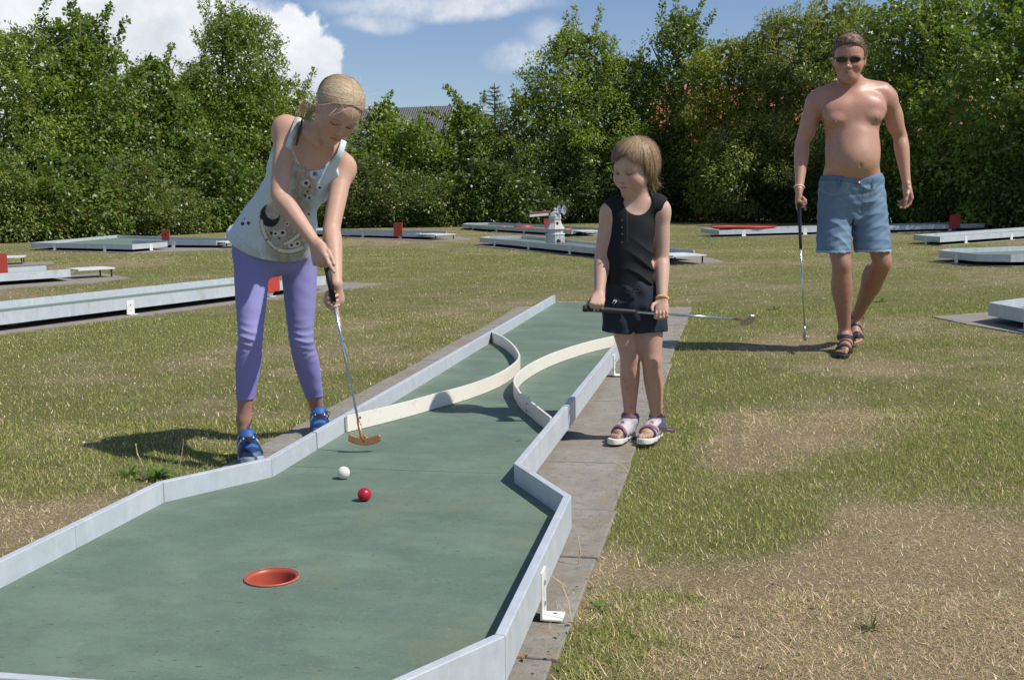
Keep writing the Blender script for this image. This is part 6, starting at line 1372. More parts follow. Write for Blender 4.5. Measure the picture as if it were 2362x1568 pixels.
    lay = rg.random(n); el = np.where(lay < .45, el + rg.uniform(.1, 1.0, n) * (1.0 - el) * .55, el)
    e2 = np.stack([np.cos(th), np.sin(th), np.tan(np.clip(el, -1.1, 1.0)) * .9], -1); e2 = norm(e2)
    S1 = norm(S0 * .25 + np.stack([np.cos(th), np.sin(th), np.zeros(n)], -1) * 1.0 + np.array([.15, .25, .55])) * 1.25
    pth = dome_paths(hd, S0, S1, e2, 11, (.465, .372, .402), lambda t: 1.01 + .065 * np.sin(np.clip(t, 0, 1) * 2.6) + .02 * t * (t > .8), .05, 5, drape=np.where(front < .35, .17 * rg.random(n), 0), loft=.022)
    cc = np.clip(.5 * rg.random((n, 1)) + .5 * (.5 + .5 * np.sin(th * 14 + 3 * np.sin(th * 5)))[:, None], 0, 1) ** 1.3; col = np.array([.20, .125, .062]) * (1 - cc) + np.array([.50, .345, .195]) * cc
    strands('hair_strands', fig, hd, pth, .0016 * rg.uniform(.6, 1.3, n), col, parent=hr)
    n = 520; o = hd.at(-.30, .18, -.34); pth = []
    for i in range(n):    # ends that flick out over the nape
        s = hd.at(-.20 + .12 * rg.standard_normal(), .22 + .07 * rg.standard_normal(), -.12); e = hd.at(-.20 + .08 * rg.standard_normal(), .26 + .04 * rg.standard_normal(), -.46 + .05 * rg.standard_normal()); e3 = e + hd.l * hd.H * rg.uniform(-.02, .04) + hd.u * .004
        t = np.linspace(0, 1, 10)[:, None]; m_ = s * .3 + e * .7 - hd.l * .004; pth.append(s * (1 - t) ** 3 + 3 * t * (1 - t) ** 2 * m_ + 3 * t * t * (1 - t) * e + t ** 3 * e3)
    cc = rg.random((n, 1)); strands('nape_strands', fig, hd, np.array(pth), .0015 * np.ones(n), np.array([.15, .095, .05]) * (1 - cc) + np.array([.42, .31, .19]) * cc, parent=hr)
    # sandals, the upper strap of the left one undone
    for (d, s, up, P, L_), A, g, loose in ((fR, ra, 1, False), (fL, la, -1, True)):
        so = Sdf(); up = V3(0, 0, 1)
        for a, b, r in ((.08, 0, .15), (.35, -.01, .15), (.62, .0, .185), (.85, .02, .175), (.96, .03, .145)): so.ell(P(a, b, -.06), (r * L_ * 1.05, r * L_, .05), np.array([d, s, up]), .015)
        T = empty('sandal', (0, 0, 0), 0, parent=fig.T); T.location = (fig.world(P(.5, 0, 0)) - fig.base).tolist()
        def post(F, X, Y, Z, P=P, d=d, L_=L_):
            a = ((X - P(0, 0, 0)[0]) * d[0] + (Y - P(0, 0, 0)[1]) * d[1]) / L_; lift = .010 * np.clip(a - .7, 0, 1) * 2; return np.maximum(F, np.maximum(Z - .024 - lift, lift + .001 - Z))
        fig.solid('sole', so, .0028, 'shoe', lambda Pp: np.where(Pp[:, 2:3] < .010, np.array([.10, .09, .09]), np.array([.68, .66, .58])), T, post=post)
        ft = Sdf(); foot_prims(ft, A, P(0, 0, 0), P(1, 0, 0), 1, g, .026, toes=False); ft.cone(A, A + V3(0, 0, .03), .026, .024, .01)
        h0 = P(0, 0, 0)
        def fld(X, Y, Z, d=d, s=s, h0=h0, L_=L_): return ((X - h0[0]) * d[0] + (Y - h0[1]) * d[1]) / L_, ((X - h0[0]) * s[0] + (Y - h0[1]) * s[1]) / L_, (Z - h0[2]) / L_
        def upper(F, X, Y, Z):
            a, b, c = fld(X, Y, Z); st = np.maximum(a - .80 + 1.6 * np.abs(b) * 0, -(a - .0)); hole = .055 - np.sqrt((a - .52) ** 2 + ((b) * 1.0) ** 2) * 1.0
            hole2 = np.maximum(.03 - np.abs(a - .34 + .5 * np.abs(b)), .14 - c); st = np.maximum(st, np.where(c > .15, hole, -1)); st = np.maximum(st, c - .40); front = a - .74 + .22 * np.clip(c - .05, 0, 1)
            return np.maximum(np.maximum(F - .0042, -(F - .0003)), np.maximum(st, front) * L_)
        fig.solid('upper', ft, .0026, 'shoe', lambda Pp, P=P, d=d, L_=L_: np.where((np.sin(((Pp - P(0, 0, 0)) @ d)[:, None] / L_ * 9 + 1.4) > .93), np.array([.05, .06, .075]), np.array([.50, .46, .48])), T, post=upper, pad=.02)
        def velcro(F, X, Y, Z):
            a, b, c = fld(X, Y, Z); st = np.maximum(np.abs(a - .66 - .35 * b) - .048, -(c - .09)); 
            st = np.minimum(st, np.abs(c - .40 - .15 * (a - .1)) - .055)
            return np.maximum(np.maximum(F - .0066, -(F - .0030)), st * L_)
        fig.solid('velcro_strap', ft, .0026, 'shoe', (.20, .095, .135), T, post=velcro, pad=.02)
        if loose:
            p0 = J(700, 1262, -.035, 'b'); p1 = J(862, 1285, -.045, 'b'); m = MB(); mid = (p0 + p1) / 2; dd_ = (p1 - p0) / 2; m.box(mid, dd_, (0, .0015, 0), (0, 0, .0095)); fig.mb(m, 'loose_strap', 'plum', T, smooth=False, bevel=.001)
            m = MB(); 
            for q in np.linspace(.15, .75, 6): c = mid + dd_ * q; m.tube([c + V3(-.002, -.0022, -.003 + .002 * math.sin(q * 40)), c + V3(.0025, -.0022, .003)], .0007, 4)
            fig.mb(m, 'strap_lettering', 'alu_white', T)
    # orange bracelet of looped bands
    m = MB(); b = basis_z(nrm(lw - le)); c0 = lw - nrm(lw - le) * .002
    for ph in (0, math.pi): m.tube([c0 + b @ V3((.0225 + .0022 * math.cos(11 * a + ph)) * math.cos(a), (.0225 + .0022 * math.cos(11 * a + ph)) * math.sin(a), .0035 * math.sin(11 * a + ph)) for a in np.linspace(0, 2 * math.pi, 120)], .0024, 6, False)
    o = fig.mb(m, 'loop_bracelet', 'orange', None); 
    putter('putter', b0, g1, b1, J(1512, 352, PD - .012, 'b'), V3(.32, -.80, .50), 'putter held level across the younger child’s shorts', fig, head_len=.066, headmat='copper', blademat='steel')
mat('navy', (.03, .05, .08), .7)
mat('denim_plain', (.09, .17, .28), .85, 0, bump=(500, .4, .001)); mat('plum', (.22, .11, .15), .7, 0, noise=(60, .5, (.30, .18, .22), .2)); mat('orange', (.75, .26, .05), .35, 0, noise=(90, .8, (.80, .55, .20), .1), coat=.3)
# ============================================================ the older player
def older():
    base = atz(570, 1058)
    fig = Figure(base, {'a': lambda x, y: (475.1 + .3246 * x, 127.3 + .3246 * y), 'b': lambda x, y: (475.1 + .3517 * x, 551.5 + .3517 * y), 'h': lambda x, y: (678.7 + .1515 * x, 526 + .1515 * y), 'c': lambda x, y: ((840 + x / 6.535) * .8484, (160 + y / 6.535) * .8484), 's': lambda x, y: ((620 + x / 7.873) * .8484, (1120 + y / 7.873) * .8484)},
                 'blonde player in a printed tank top and violet leggings bending over her putter')
    J = fig.J; S_ = Sdf()
    pel, wai, rib, nk = J(472, 1405, .21), J(560, 1180, .13), J(690, 870, .02), J(795, 575, -.07)
    axis = nrm(nk - pel); sdv = nrm(J(1000, 780, .02) - J(560, 505, -.06)); fwd = nrm(np.cross(sdv, axis)); fwd = fwd if fwd[1] < 0 else -fwd; sdv = nrm(np.cross(axis, fwd)) ; R = np.array([sdv, fwd, axis])
    hz_s = nrm(V3(.86, .42, -.08)); Rp = np.array([hz_s, nrm(np.cross(V3(0, 0, 1), hz_s)), V3(0, 0, 1)])
    S_.ell(pel, (.122, .094, .088), Rp, .04); S_.ell(wai, (.098, .078, .13), R, .05); S_.ell(rib, (.108, .080, .15), R, .05)
    rs, ls = J(570, 520, -.05), J(975, 795, .03)
    S_.cone(rs + axis * -.01, rs * .4 + nk * .6, .040, .046, .04); S_.cone(ls, ls * .4 + nk * .6, .040, .046, .04); S_.cone(rs * .7 + ls * .3 - axis * .05, rs * .3 + ls * .7 - axis * .05, .062, .062, .05)
    S_.cone(nk - axis * .02, J(880, 430, -.12), .044, .041, .03)
    S_.cone(J(700, 545, -.112), J(810, 640, -.105), .008, .007, .03)
    S_.rs = .93
    re, rw = J(520, 990, -.15), J(335, 250, -.250, 'h'); le, lw = J(893, 1228, -.10), J(640, 850, -.245, 'h')
    S_.ell(rs + V3(.0, 0, -.012), (.046, .044, .055), None, .03); S_.limb([rs, rs * .5 + re * .5, re, re * .72 + rw * .28, re * .25 + rw * .75, rw], [.042, .0385, .0335, .0345, .0265, .0215], .025)
    S_.ell(ls + V3(0, 0, -.012), (.043, .041, .052), None, .03); S_.limb([ls, ls * .5 + le * .5, le, le * .75 + lw * .25, le * .25 + lw * .75, lw], [.041, .0375, .034, .0365, .0275, .0215], .025)
    S_.rs = 1.0
    # grip line
    gt, gb_ = J(440, 300, -.225, 'h'), J(600, 1130, -.275, 'h'); n0 = J(1003, 1215, -.285, 'b'); gax = nrm(gb_ - gt)
    gend = J(575, 985, -.272, 'h')
    # upper hand: fingers round the grip from behind, index and thumb running down it
    kn = J(405, 505, -.288, 'h'); hand(S_, rw, kn, V3(.45, .85, .1), .98, -1, ((14, 8, 4), (62, 78, 50), (74, 84, 52), (80, 84, 52)), ((.95, .45, .15), (1, .12, .15), (1, -.02, .1)))
    # lower hand: palm under the grip, fingers folding over from the left
    pb = J(668, 1060, -.232, 'h'); S_.cone(lw, pb, .0195, .021, .012); kn = J(520, 1110, -.246, 'h'); hand(S_, pb, kn, V3(-.1, -1, 0), .90, 1, ((70, 75, 40), (78, 78, 42), (82, 80, 42), (84, 80, 45)), ((.25, 1, .4), (.12, 1, .3), (.12, 1, .1)))
    # legs
    rh, rk, ra = J(300, 130, .15, 'b'), J(292, 640, .035, 'b'), J(248, 1175, .055, 'b')
    lh, lk, la = J(610, 130, .31, 'b'), J(625, 655, .31, 'b'), J(738, 1150, .50, 'b')
    def legs(T_, g=0.0):
        T_.rs = .95
        for h, k_, a, sc in ((rh, rk, ra, 1.0), (lh, lk, la, 1.07)):
            T_.limb([h, h * .55 + k_ * .45, k_, k_ * .66 + a * .34, k_ * .2 + a * .8, a], [.068 * sc + g, .060 * sc + g, .0455 * sc + g, .0465 * sc + g, .031 * sc + g, .0285 * sc + g], .025)
            T_.ell(k_ + V3(.006, -.014, 0), (.032 + g, .030 + g, .040 + g), None, .02)
        T_.rs = 1.0
    legs(S_)
    for a, g in ((ra, 1), (la, -1)):
        for s_ in (-1, 1): S_.ell(a + V3(.017 * s_, 0, -.002), (.008, .009, .011), None, .012)
        S_.cone(a, a + V3(0, 0, -.05), .026, .027, .01)
    fr = head_frame(-24, 48, 17); hd = Head(J(938, 392, -.165), fr, .216, .45, 1.0); hd.shape(S_)
    ear = hd.at(-.01, -.345, -.13)
    def skin(P):
        c = skin_tone(P, [.56, .355, .26]); lo = np.clip((.5 - P[:, 2]) * 4, 0, 1)[:, None]; c = c * (1 - lo) + np.array([.40, .225, .155]) * lo
        w = np.exp(-((P - rs) ** 2).sum(1) / .06 ** 2)[:, None] * .25; c = c * (1 - w) + np.array([.55, .26, .17]) * w
        return hd.paint(P, c, brow=(.30, .19, .11), lip=(.50, .20, .17), blush=.8)
    fine = ((hd.O - .15, hd.O + .15, .0024), (rw - V3(.05, .09, .17), rw + V3(.10, .09, .03), .0026), (lw - V3(.09, .09, .15), lw + V3(.07, .09, .02), .0026))
    fig.solid('body', S_, .0060, 'skin', skin, fine=fine)
    # leggings
    Q = Sdf(); legs(Q, .0035); Q.ell(pel, (.128, .100, .095), Rp, .04); Q.cone(rh + V3(0, 0, .05), lh + V3(0, 0, .05), .070, .070, .03)
    hR, hL = J(250, 1052, .05, 'b')[2], J(728, 1028, .48, 'b')[2]; xm = (rk[0] + lk[0]) / 2
    top = J(478, 1330, .2)[2]
    def lpost(F, X, Y, Z):
        for k_ in (rk, lk):
            dz = Z - k_[2]; w = np.exp(-((X - k_[0]) / .06) ** 2 - (dz / .055) ** 2); F = F - w * .0036 * ridged(dz * 210 + 14 * (X - k_[0]) + 1.6 * np.sin((X - k_[0]) * 45 + dz * 20)) + 0 * np.sin(dz * 330 + 260 * (X - k_[0]) ** 2 * 10 + (X - k_[0]) * 18 + 1.2 * np.sin((X - k_[0]) * 60))
            w2 = np.exp(-((X - k_[0]) / .07) ** 2 - ((dz + .06) / .03) ** 2); F = F + w2 * .0014 * np.sin(dz * 230 - (X - k_[0]) * 120)
        F = F + .0005 * np.sin(Z * 90 + X * 60) * np.sin(X * 40)
        hem = np.where(X < xm, hR, hL) + .002 * np.sin(X * 70); roll = -.0016 * np.exp(-((Z - hem - .004) / .004) ** 2); return np.maximum(np.maximum(F + roll, hem - Z), Z - top)
    def lcol(P):
        x, y, z = P.T; c = np.tile(np.array([.265, .25, .50]), (len(P), 1)); 
        for k_ in (rk, lk): w = np.exp(-((P - k_ - V3(0, -.03, 0)) ** 2).sum(1) / .05 ** 2)[:, None] * .35; c = c * (1 - w) + np.array([.34, .33, .58]) * w
        return c
    fig.solid('leggings', Q, .0046, 'cloth', lcol, post=lpost)
    # tank top, hanging clear of the hips
    Q = Sdf(); h1 = J(455, 1370, .19); Q.ell(rib, (.116, .090, .155), R, .05); Q.ell(wai, (.120, .098, .14), R, .06); Q.ell(h1, (.148, .118, .10), Rp, .07)
    Q.cone(rs + axis * -.02 + sdv * .025, rs * .4 + nk * .6, .036, .044, .03); Q.cone(ls - axis * .01 - sdv * .02, ls * .4 + nk * .6, .036, .044, .03); Q.cone(rs * .7 + ls * .3 - axis * .05, rs * .3 + ls * .7 - axis * .05, .068, .068, .05)
    Q.cone(wai - sdv * .07 + fwd * -.02, h1 - sdv * .115, .05, .052, .05); Q.cone(wai + sdv * .05, h1 + hz_s * .085, .05, .050, .05)
    Q.cone(rib - sdv * .055, h1 - hz_s * .085 + V3(0, 0, .02), .062, .062, .05); Q.cone(nk - sdv * .085 - axis * .02, nk - sdv * .085 - axis * .12, .05, .05, .03); Q.cone(nk - sdv * .08 - axis * .07 + fwd * .012, nk - sdv * .075 - axis * .17 + fwd * .01, .052, .055, .02); Q.cone(nk + sdv * .09 - axis * .035, nk + sdv * .085 - axis * .12, .050, .05, .03)
    scoop = J(835, 600, -.115); sR, sL = rs - sdv * .012 - axis * .03, ls + sdv * .018 - axis * .045
    hp = [J(x, y, d_) for x, y, d_ in ((165, 1246, .2), (190, 1300, .2), (240, 1352, .18), (320, 1402, .16), (400, 1436, .14), (480, 1458, .12), (560, 1470, .12), (650, 1466, .12), (745, 1446, .12))]
    e0, e1, e2 = J(165, 1245, .2), J(480, 1462, .12), J(745, 1442, .12)
    def tpost(F, X, Y, Z):
        def dot(c, v): return (X - c[0]) * v[0] + (Y - c[1]) * v[1] + (Z - c[2]) * v[2]
        F = F - .0020 * ridged(dot(rib, axis) * 42 + dot(rib, sdv) * 70 + 2 * np.sin(dot(rib, sdv) * 25)) * np.clip(.5 - dot(rib, axis) * 4, 0, 1)
        F = F + .0022 * np.sin(dot(rib, axis) * 26 + dot(rib, sdv) * 55 + 2 * np.sin(dot(rib, axis) * 18)) + .0022 * np.sin(dot(pel, hz_s) * 70 + Z * 12) * np.clip((wai[2] - Z) * 6, 0, 1)
        lat = dot(nk, sdv) - .004; al = dot(nk, axis)
        u = np.sqrt((lat / .078) ** 2 + ((al + .012) / .092) ** 2) - 1; u = np.where(al > -.012, np.abs(lat) / .078 - 1, u); F = np.maximum(F, -u * .07)
        w = .100 + .75 * np.clip(-.075 - al, 0, 1) + 5 * np.clip(-.12 - al, 0, 1); F = np.maximum(F, np.abs(lat) - w)
        # slanted hem: high at the sides, dipping in front
        hemz = np.interp(X, [p[0] for p in hp], [p[2] for p in hp]).astype(np.float32); F = np.maximum(F, hemz - Z)
        return np.where(Z < hemz + .05, np.maximum(F, -(F + .0075)), F)
    def to_zoom(P):      # printed pattern is laid out on the front of the cloth as it hangs
        Wd = fig.world(P) - CAM; dz = Wd @ FW; X = CX + FPX * (Wd @ RT) / dz; Y = CY - FPX * (Wd @ UP) / dz; return (X - 475.1) / .3246, (Y - 127.3) / .3246
    def tcol(P):
        u, v = to_zoom(P); front = ((P - wai) @ fwd > -.02); n = len(P); c = np.tile(np.array([.60, .70, .77]), (n, 1))
        nz = fbm(u, v, .011, 3); n2 = fbm(u, v, .035, 7); n3 = fbm(u * 1.4, v * .5, .05, 2)
        def m(w, t):
            nonlocal c; w = np.clip(w * front, 0, 1)[:, None]; t = np.array(t); c = c * (1 - w) + t * w
        ax_u = np.interp(v, [600, 800, 1000, 1200, 1450], [640, 720, 700, 560, 600]); hw = np.interp(v, [600, 700, 900, 1100, 1250, 1460], [30, 90, 105, 95, 150, 130])
        tau = np.clip((1.15 - np.abs(u - ax_u) / hw + (nz - .5) * 1.1) * 2.0, 0, 1); m(tau * .85, (.38, .325, .265)); m(tau * (n3 > .55) * .5, (.26, .20, .155)); m(tau * (n2 > .62) * .45, (.56, .50, .42))
        m(np.clip((v - 1280) / 120, 0, 1) * (n2 > .42) * .5, (.48, .46, .38)); m(np.clip((nz - .45) * 4, 0, 1) * np.clip((v - 1180) / 200, 0, 1) * .4, (.42, .38, .30))
        # dark bowl with a pale head above, and the pale garland sweeping away from it
        el = ((u - 455) / 72) ** 2 + ((v - 1140) / 82) ** 2; el2 = ((u - 478) / 55) ** 2 + ((v - 1105) / 62) ** 2; m((el < 1) * 1.0, (.030, .042, .050)); m((el2 < 1) * .95, (.52, .49, .45)); m((el2 < 1) * (n3 > .5) * .5, (.30, .26, .22))
        m((np.abs(np.hypot((u - 470) / 1.0, (v - 1040) / 1.6) - 28) < 11) * (v < 1065) * .7, (.70, .70, .68))
        for (x0, y0, x1, y1, x2, y2, w_) in ((395, 1180, 410, 1330, 520, 1385, 11), (520, 1385, 600, 1410, 680, 1370, 13), (560, 1340, 620, 1320, 665, 1270, 12)):
            t = np.linspace(0, 1, 26); bx = (1 - t) ** 2 * x0 + 2 * t * (1 - t) * x1 + t * t * x2; by = (1 - t) ** 2 * y0 + 2 * t * (1 - t) * y1 + t * t * y2
            d = np.min(np.hypot(u[:, None] - bx, v[:, None] - by), 1); m((d < w_ + 6) * (d > w_) * .7, (.12, .11, .10)); m((d < w_) * .95, (.72, .70, .64))
        def flower(x, y, r, core=(.055, .02, .05), pet=(.68, .70, .72)):
            rr = np.hypot(u - x, v - y); th = np.arctan2(v - y, u - x); petal = (rr < r * (.72 + .28 * np.abs(np.cos(th * 6)))) ; m(petal * .9, pet); m((rr < r * .42) * 1.0, core)
        for f in ((672, 738, 42), (645, 690, 34), (775, 845, 40), (712, 910, 30), (640, 655, 24), (545, 1262, 30), (495, 1268, 24), (608, 1350, 26), (730, 1130, 24), (808, 942, 22), (735, 1015, 26), (690, 1245, 20), (575, 1200, 20), (650, 1340, 26), (700, 1300, 20)): flower(*f)
        for (x, y, r) in ((260, 1198, 13), (302, 1194, 13), (275, 1165, 7), (465, 1265, 11), (432, 1311, 9), (704, 998, 10), (722, 970, 10), (738, 938, 8), (520, 1300, 8)): m((np.hypot(u - x, v - y) < r) * 1.0, (.045, .025, .04))
        for (x, y, r, q) in ((730, 1050, 34, (.20, .42, .45)), (800, 860, 30, (.25, .50, .50)), (825, 790, 18, (.08, .09, .12)), (495, 1320, 24, (.28, .45, .52)), (710, 1130, 26, (.55, .35, .40)), (800, 800, 14, (.10, .10, .14))): w = np.exp(-((u - x) ** 2 + (v - y) ** 2) / r ** 2); m(w * (n2 > .45) * .8, q)
        # stitched hem and edging
        hemv = np.interp(u, [165, 320, 480, 745], [1250, 1400, 1462, 1442]); m((np.abs(v - hemv + 22) < 2.5) * .35, (.25, .28, .3)); return c * (1 + .05 * (n2 - .5)[:, None])
    fig.solid('tank_top', Q, .0036, 'cloth', tcol, post=tpost)
    # dark strap of the bikini top showing beside the shirt strap
    m = MB(); m.tube([J(682, 462, -.12), J(668, 540, -.125), J(640, 640, -.125)], [.004, .004, .004], 6); fig.mb(m, 'under_strap', 'navy')
    # hair drawn back from a middle parting into a loose tail
    def inside(a, b, c): return -a * .717 + c * .697
    C = Sdf(); C.ell(hd.at(-.085, 0, .135), (hd.H * .444, hd.H * .347, hd.H * .376), hd.R, .01); C.cone(hd.at(-.46, -.02, -.10), hd.at(-.55, -.04, -.16), .026, .020, .03)
    def hpost(F, X, Y, Z):
        d = [X - hd.O[0], Y - hd.O[1], Z - hd.O[2]]; a, b, c = (sum(d[i] * v[i] for i in range(3)) / hd.H for v in (hd.f, hd.l, hd.u)); F = F + .0012 * np.exp(-(b / .012) ** 2) * (a > -.3) + .0006 * np.sin(a * 60 + c * 55)
        pl = a * .717 - c * .697 - .005 + .35 * b * b ; nape = -(c + .30 + .2 * a); ear = np.maximum(a + .00, -(c - .10)) - .0
        return np.maximum(np.maximum(F, (pl - .00) * hd.H), nape * hd.H)
    hr = fig.solid('hair', C, .0028, 'hair', lambda P: np.tile(np.array([.50, .375, .23]), (len(P), 1)), post=hpost)
    rg = np.random.default_rng(31); n = 8500; u_ = rg.random(n); sg = np.where(rg.random(n) < .5, -1, 1)
    a0 = np.interp(u_, [0, .35, .7, 1], [.62, .45, .05, -.55]); c0 = np.interp(u_, [0, .35, .7, 1], [.46, .85, 1.0, .80])
    S0 = norm(np.stack([a0, sg * (.05 * rg.random(n) - .012), c0], -1)); S2 = norm(np.stack([-.72 + .07 * rg.standard_normal(n), sg * (.42 + .10 * rg.random(n)), -.42 + .09 * rg.standard_normal(n)], -1))
    S1 = np.stack([np.interp(u_, [0, 1], [.30, -.65]) + .05 * rg.standard_normal(n), sg * (1.02 - .15 * u_), np.interp(u_, [0, 1], [.02, .62]) + .06 * rg.standard_normal(n)], -1)
    pth = dome_paths(hd, S0, S1, S2, 11, (.446, .350, .382), lambda t: 1.0 + .050 * np.sin(t * 3.1), .016, 9); cc = np.clip(rg.random((n, 1)) * .55 + .45 * (.5 + .5 * np.sin(u_ * 75 + sg * 2 + 3 * np.sin(u_ * 23))[:, None]), 0, 1) ** 1.2
    strands('hair_strands', fig, hd, pth, .0019 * rg.uniform(.6, 1.3, n), np.array([.44, .325, .195]) * (1 - cc) + np.array([.60, .47, .30]) * cc, parent=hr)
    # loose tail curling out behind the ear, and flyaway strands
    n = 170; pth = []; e = hd.at(-.50, -.06, -.16); A, B, Cc, D = J(640, 362, -.03), J(700, 345, -.05), J(760, 355, -.06), J(790, 385, -.06)
    for i in range(n):
        j = lambda s: rg.standard_normal(3) * s; t = np.linspace(0, 1, 14)[:, None]
        if i % 3: q = [D + j(.006), J(735, 372, -.04) + j(.006), J(722, 430, -.04) + j(.010), J(742, 470, -.05) + j(.012)]
        else: q = [D + j(.006), J(720, 335, -.04) + j(.008), J(670, 350, -.03) + j(.012), J(655 + 30 * rg.random(), 400 + 60 * rg.random(), -.03) + j(.01)]
        pth.append(q[0] * (1 - t) ** 3 + 3 * t * (1 - t) ** 2 * q[1] + 3 * t * t * (1 - t) * q[2] + t ** 3 * q[3])
    cc = rg.random((n, 1)); strands('loose_tail', fig, hd, np.array(pth), .0020 * np.ones(n), np.array([.35, .25, .14]) * (1 - cc) + np.array([.70, .56, .38]) * cc, parent=hr)
    pth = []
    for i in range(30):
        a = rg.uniform(-.4, .5); s0 = hd.at(a * .8, rg.uniform(-.3, .3), .46 - .25 * abs(a)); d = nrm(s0 - hd.at(-.08, 0, .1)); side = nrm(np.cross(d, rg.standard_normal(3))); ln = rg.uniform(.03, .10); t = np.linspace(0, 1, 10)[:, None]
        pth.append(s0 + d * (.03 * np.sin(t * 2.6) * rg.uniform(.4, 1.1)) + side * ln * t)
    for x, y, x1, y1 in ((1030, 400, 1040, 470), (1100, 430, 1105, 480), (740 + 200, 340, 905, 400), (1130, 330, 1220, 420), (1120, 300, 1280, 350)):
        p, q = J(x, y, -.20), J(x1, y1, -.21); t = np.linspace(0, 1, 10)[:, None]; pth.append(p * (1 - t) + q * t + V3(.006, 0, -.004) * np.sin(t * 3.1))
    n = len(pth); strands('flyaway_strands', fig, hd, np.array(pth), .0008 * np.ones(n), np.tile([.66, .54, .38], (n, 1)), parent=hr)
    m = MB(); m.tube([ear + V3(-.004, -.006, .001), ear + V3(-.005, -.011, -.001)], [.0045, .0035], 10); fig.mb(m, 'ear_stud', 'steel')
    # running shoes
    h1 = V3(ra[0] - .008, ra[1] + .055, 0); t1 = fig.G(275, 1068 * 0 + 1100, 's'); t1 = fig.G(600 - 130, 1075, 's'); d = nrm(V3(.30, -.95, 0)); t1 = h1 + d * .245
    h2 = V3(la[0] - .01, la[1] + .05, 0); d2 = nrm(V3(.22, -.95, 0)); t2 = h2 + d2 * .245
    for h0, t0, A, g in ((h1, t1, ra, 1), (h2, t2, la, -1)):
        d = nrm(t0 - h0); up = V3(0, 0, 1); s = np.cross(up, d) * g; L_ = .245; P = lambda a, b, c: h0 + d * a * L_ + s * b * L_ + up * c * L_
        T = empty('shoe', (0, 0, 0), 0, parent=fig.T); T.location = (fig.world(P(.5, 0, 0)) - fig.base).tolist()
        so = Sdf()
        for a, b, r in ((.10, 0, .155), (.35, -.01, .150), (.62, -.0, .185), (.84, .02, .180), (.93, .03, .14)): so.ell(P(a, b, .06), (r * L_, r * L_ * .98, .05), np.array([d, s, up]), .015)
        def sp(F, X, Y, Z, h0=h0, d=d): a = (X - h0[0]) * d[0] + (Y - h0[1]) * d[1]; lift = .014 * np.clip(a / .245 - .75, 0, 1) * 3; return np.maximum(F, np.maximum(Z - .026 - lift, lift + .001 - Z))
        fig.solid('sole', so, .003, 'shoe', lambda Q_: np.where((Q_[:, 2:3] < .009), np.array([.14, .16, .20]), np.array([.38, .42, .46])), T, post=sp)
        u = Sdf(); Rr = np.array([d, s, up]); u.ell(P(.14, 0, .19), (.155 * L_, .135 * L_, .20 * L_), Rr, .02); u.cone(P(.16, 0, .22), P(.42, .0, .30), .115 * L_, .115 * L_, .03); u.cone(P(.42, 0, .26), P(.70, .015, .17), .125 * L_, .12 * L_, .03); u.cone(P(.30, 0, .12), P(.68, 0, .12), .145 * L_, .165 * L_, .03)
        u.ell(P(.80, .02, .12), (.19 * L_, .165 * L_, .125 * L_), Rr, .02); u.cone(P(.22, 0, .34), P(.40, 0, .38), .105 * L_, .10 * L_, .02)
        def up_(F, X, Y, Z, P=P, A=A):
            F = np.maximum(F, .022 - Z); c = P(.22, 0, .45); h_ = np.sqrt(((X - A[0]) / .033) ** 2 + ((Y - A[1]) / .036) ** 2) - 1; F = np.maximum(F, np.where(Z > .075, -h_ * .03, -1)); return np.maximum(F, Z - .112)
        def ucol(Q_, P=P, d=d, s=s, L_=L_):
            r = Q_ - P(0, 0, 0); a, b, c = r @ d / L_, r @ s / L_, r[:, 2] / L_; col = np.tile(np.array([.008, .026, .09]), (len(Q_), 1))
            def m(w, t):
                nonlocal col; w = np.clip(w, 0, 1)[:, None]; col = col * (1 - w) + np.array(t) * w
            m((np.sin(a * 90) * np.sin(b * 90) > .6) * .35, (.03, .14, .42)); m((c < .125) * .9, (.06, .10, .17)); m((a > .86) * (c < .20), (.07, .12, .20))
            for k in (.22, .36, .50): m((np.abs(a - k - .35 * (c - .2)) < .028) * (np.abs(b) > .07) * (c < .36), (.60, .66, .70))
            m((np.abs(b) < .055) * (a > .30) * (a < .72), (.012, .016, .03)); m((np.abs(a - .74 - .9 * np.abs(b)) < .018) * (c > .12), (.015, .02, .05)); m((np.abs(np.abs(b) - .10) < .014) * (a > .3) * (a < .72), (.03, .05, .12)); m((c > .37), (.03, .10, .30)); m((np.abs(a - .80) < .035) * (np.abs(b - .02) < .10) * (c > .15) * .8, (.03, .15, .48)); return col
        sh = fig.solid('upper', u, .0028, 'shoe', ucol, T, post=up_)
        m = MB(); rgl = np.random.default_rng(5)
        for q in range(6):
            a = .38 + q * .055; c = .385 - q * .034; m.tube([P(a, -.075, c - .012), P(a + .012, 0, c + .022), P(a, .075, c - .012)], .0026, 6); m.tube([P(a, -.070, c - .010), P(a + .03, 0, c + .015), P(a + .055, .072, c - .04)], .0024, 6)
        for q in range(5): e = [P(.42, .0, .40), P(.44 + .05 * rgl.standard_normal(), .06 * rgl.standard_normal(), .44), P(.52 + .05 * rgl.standard_normal(), .10 * rgl.standard_normal(), .37), P(.60 + .05 * rgl.random(), .10 * rgl.standard_normal(), .27)]; m.tube(e, .0020, 6)
        m.tube([P(.42, 0, .39), P(.40, .03, .50), P(.36, .08, .60)], .0022, 6)
        fig.mb(m, 'laces', 'dark', sh)
    putter('putter', gt, gend + gax * .012, n0, J(1040, 1333, -.285, 'b'), V3(1, .04, -.03), 'copper headed putter held by the older player above the white ball', fig, head_len=.098, headmat='copper')
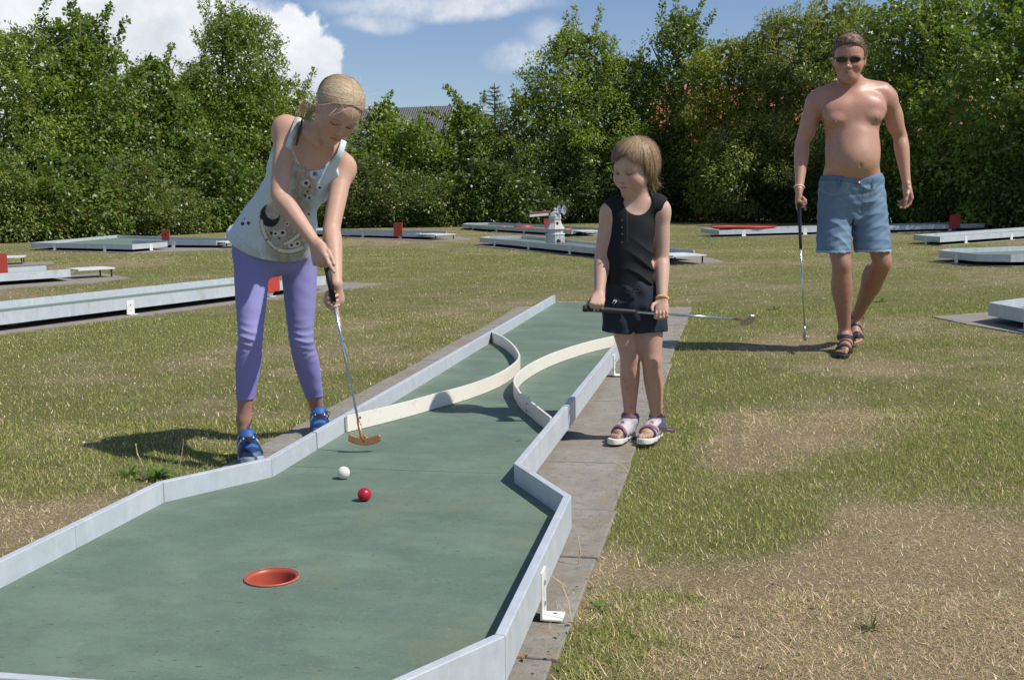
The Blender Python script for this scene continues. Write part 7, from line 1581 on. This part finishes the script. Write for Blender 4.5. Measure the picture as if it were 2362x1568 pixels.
# ------------------------------------------------------------------ build
import time as _t
_t0 = _t.time()
def _step(f):
    f(); print('step', f.__name__, round(_t.time() - _t0, 1))
for _f in (main_lane, other_lanes, windmill, red_bits, house, greenery, golf_balls, build_grass, lawn_extras, litter, man, younger, older): _step(_f)
_n = 0
for _o in S.objects:
    if _o.type == 'MESH': _n += sum(len(p.vertices) - 2 for p in _o.data.polygons) if len(_o.data.polygons) < 5000 else len(_o.data.loops) - 2 * len(_o.data.polygons)
print('triangles', _n)

if 0:
    print(sorted(((len(o.data.polygons), o.name) for o in S.objects if o.type == 'MESH'), reverse=True)[:40])
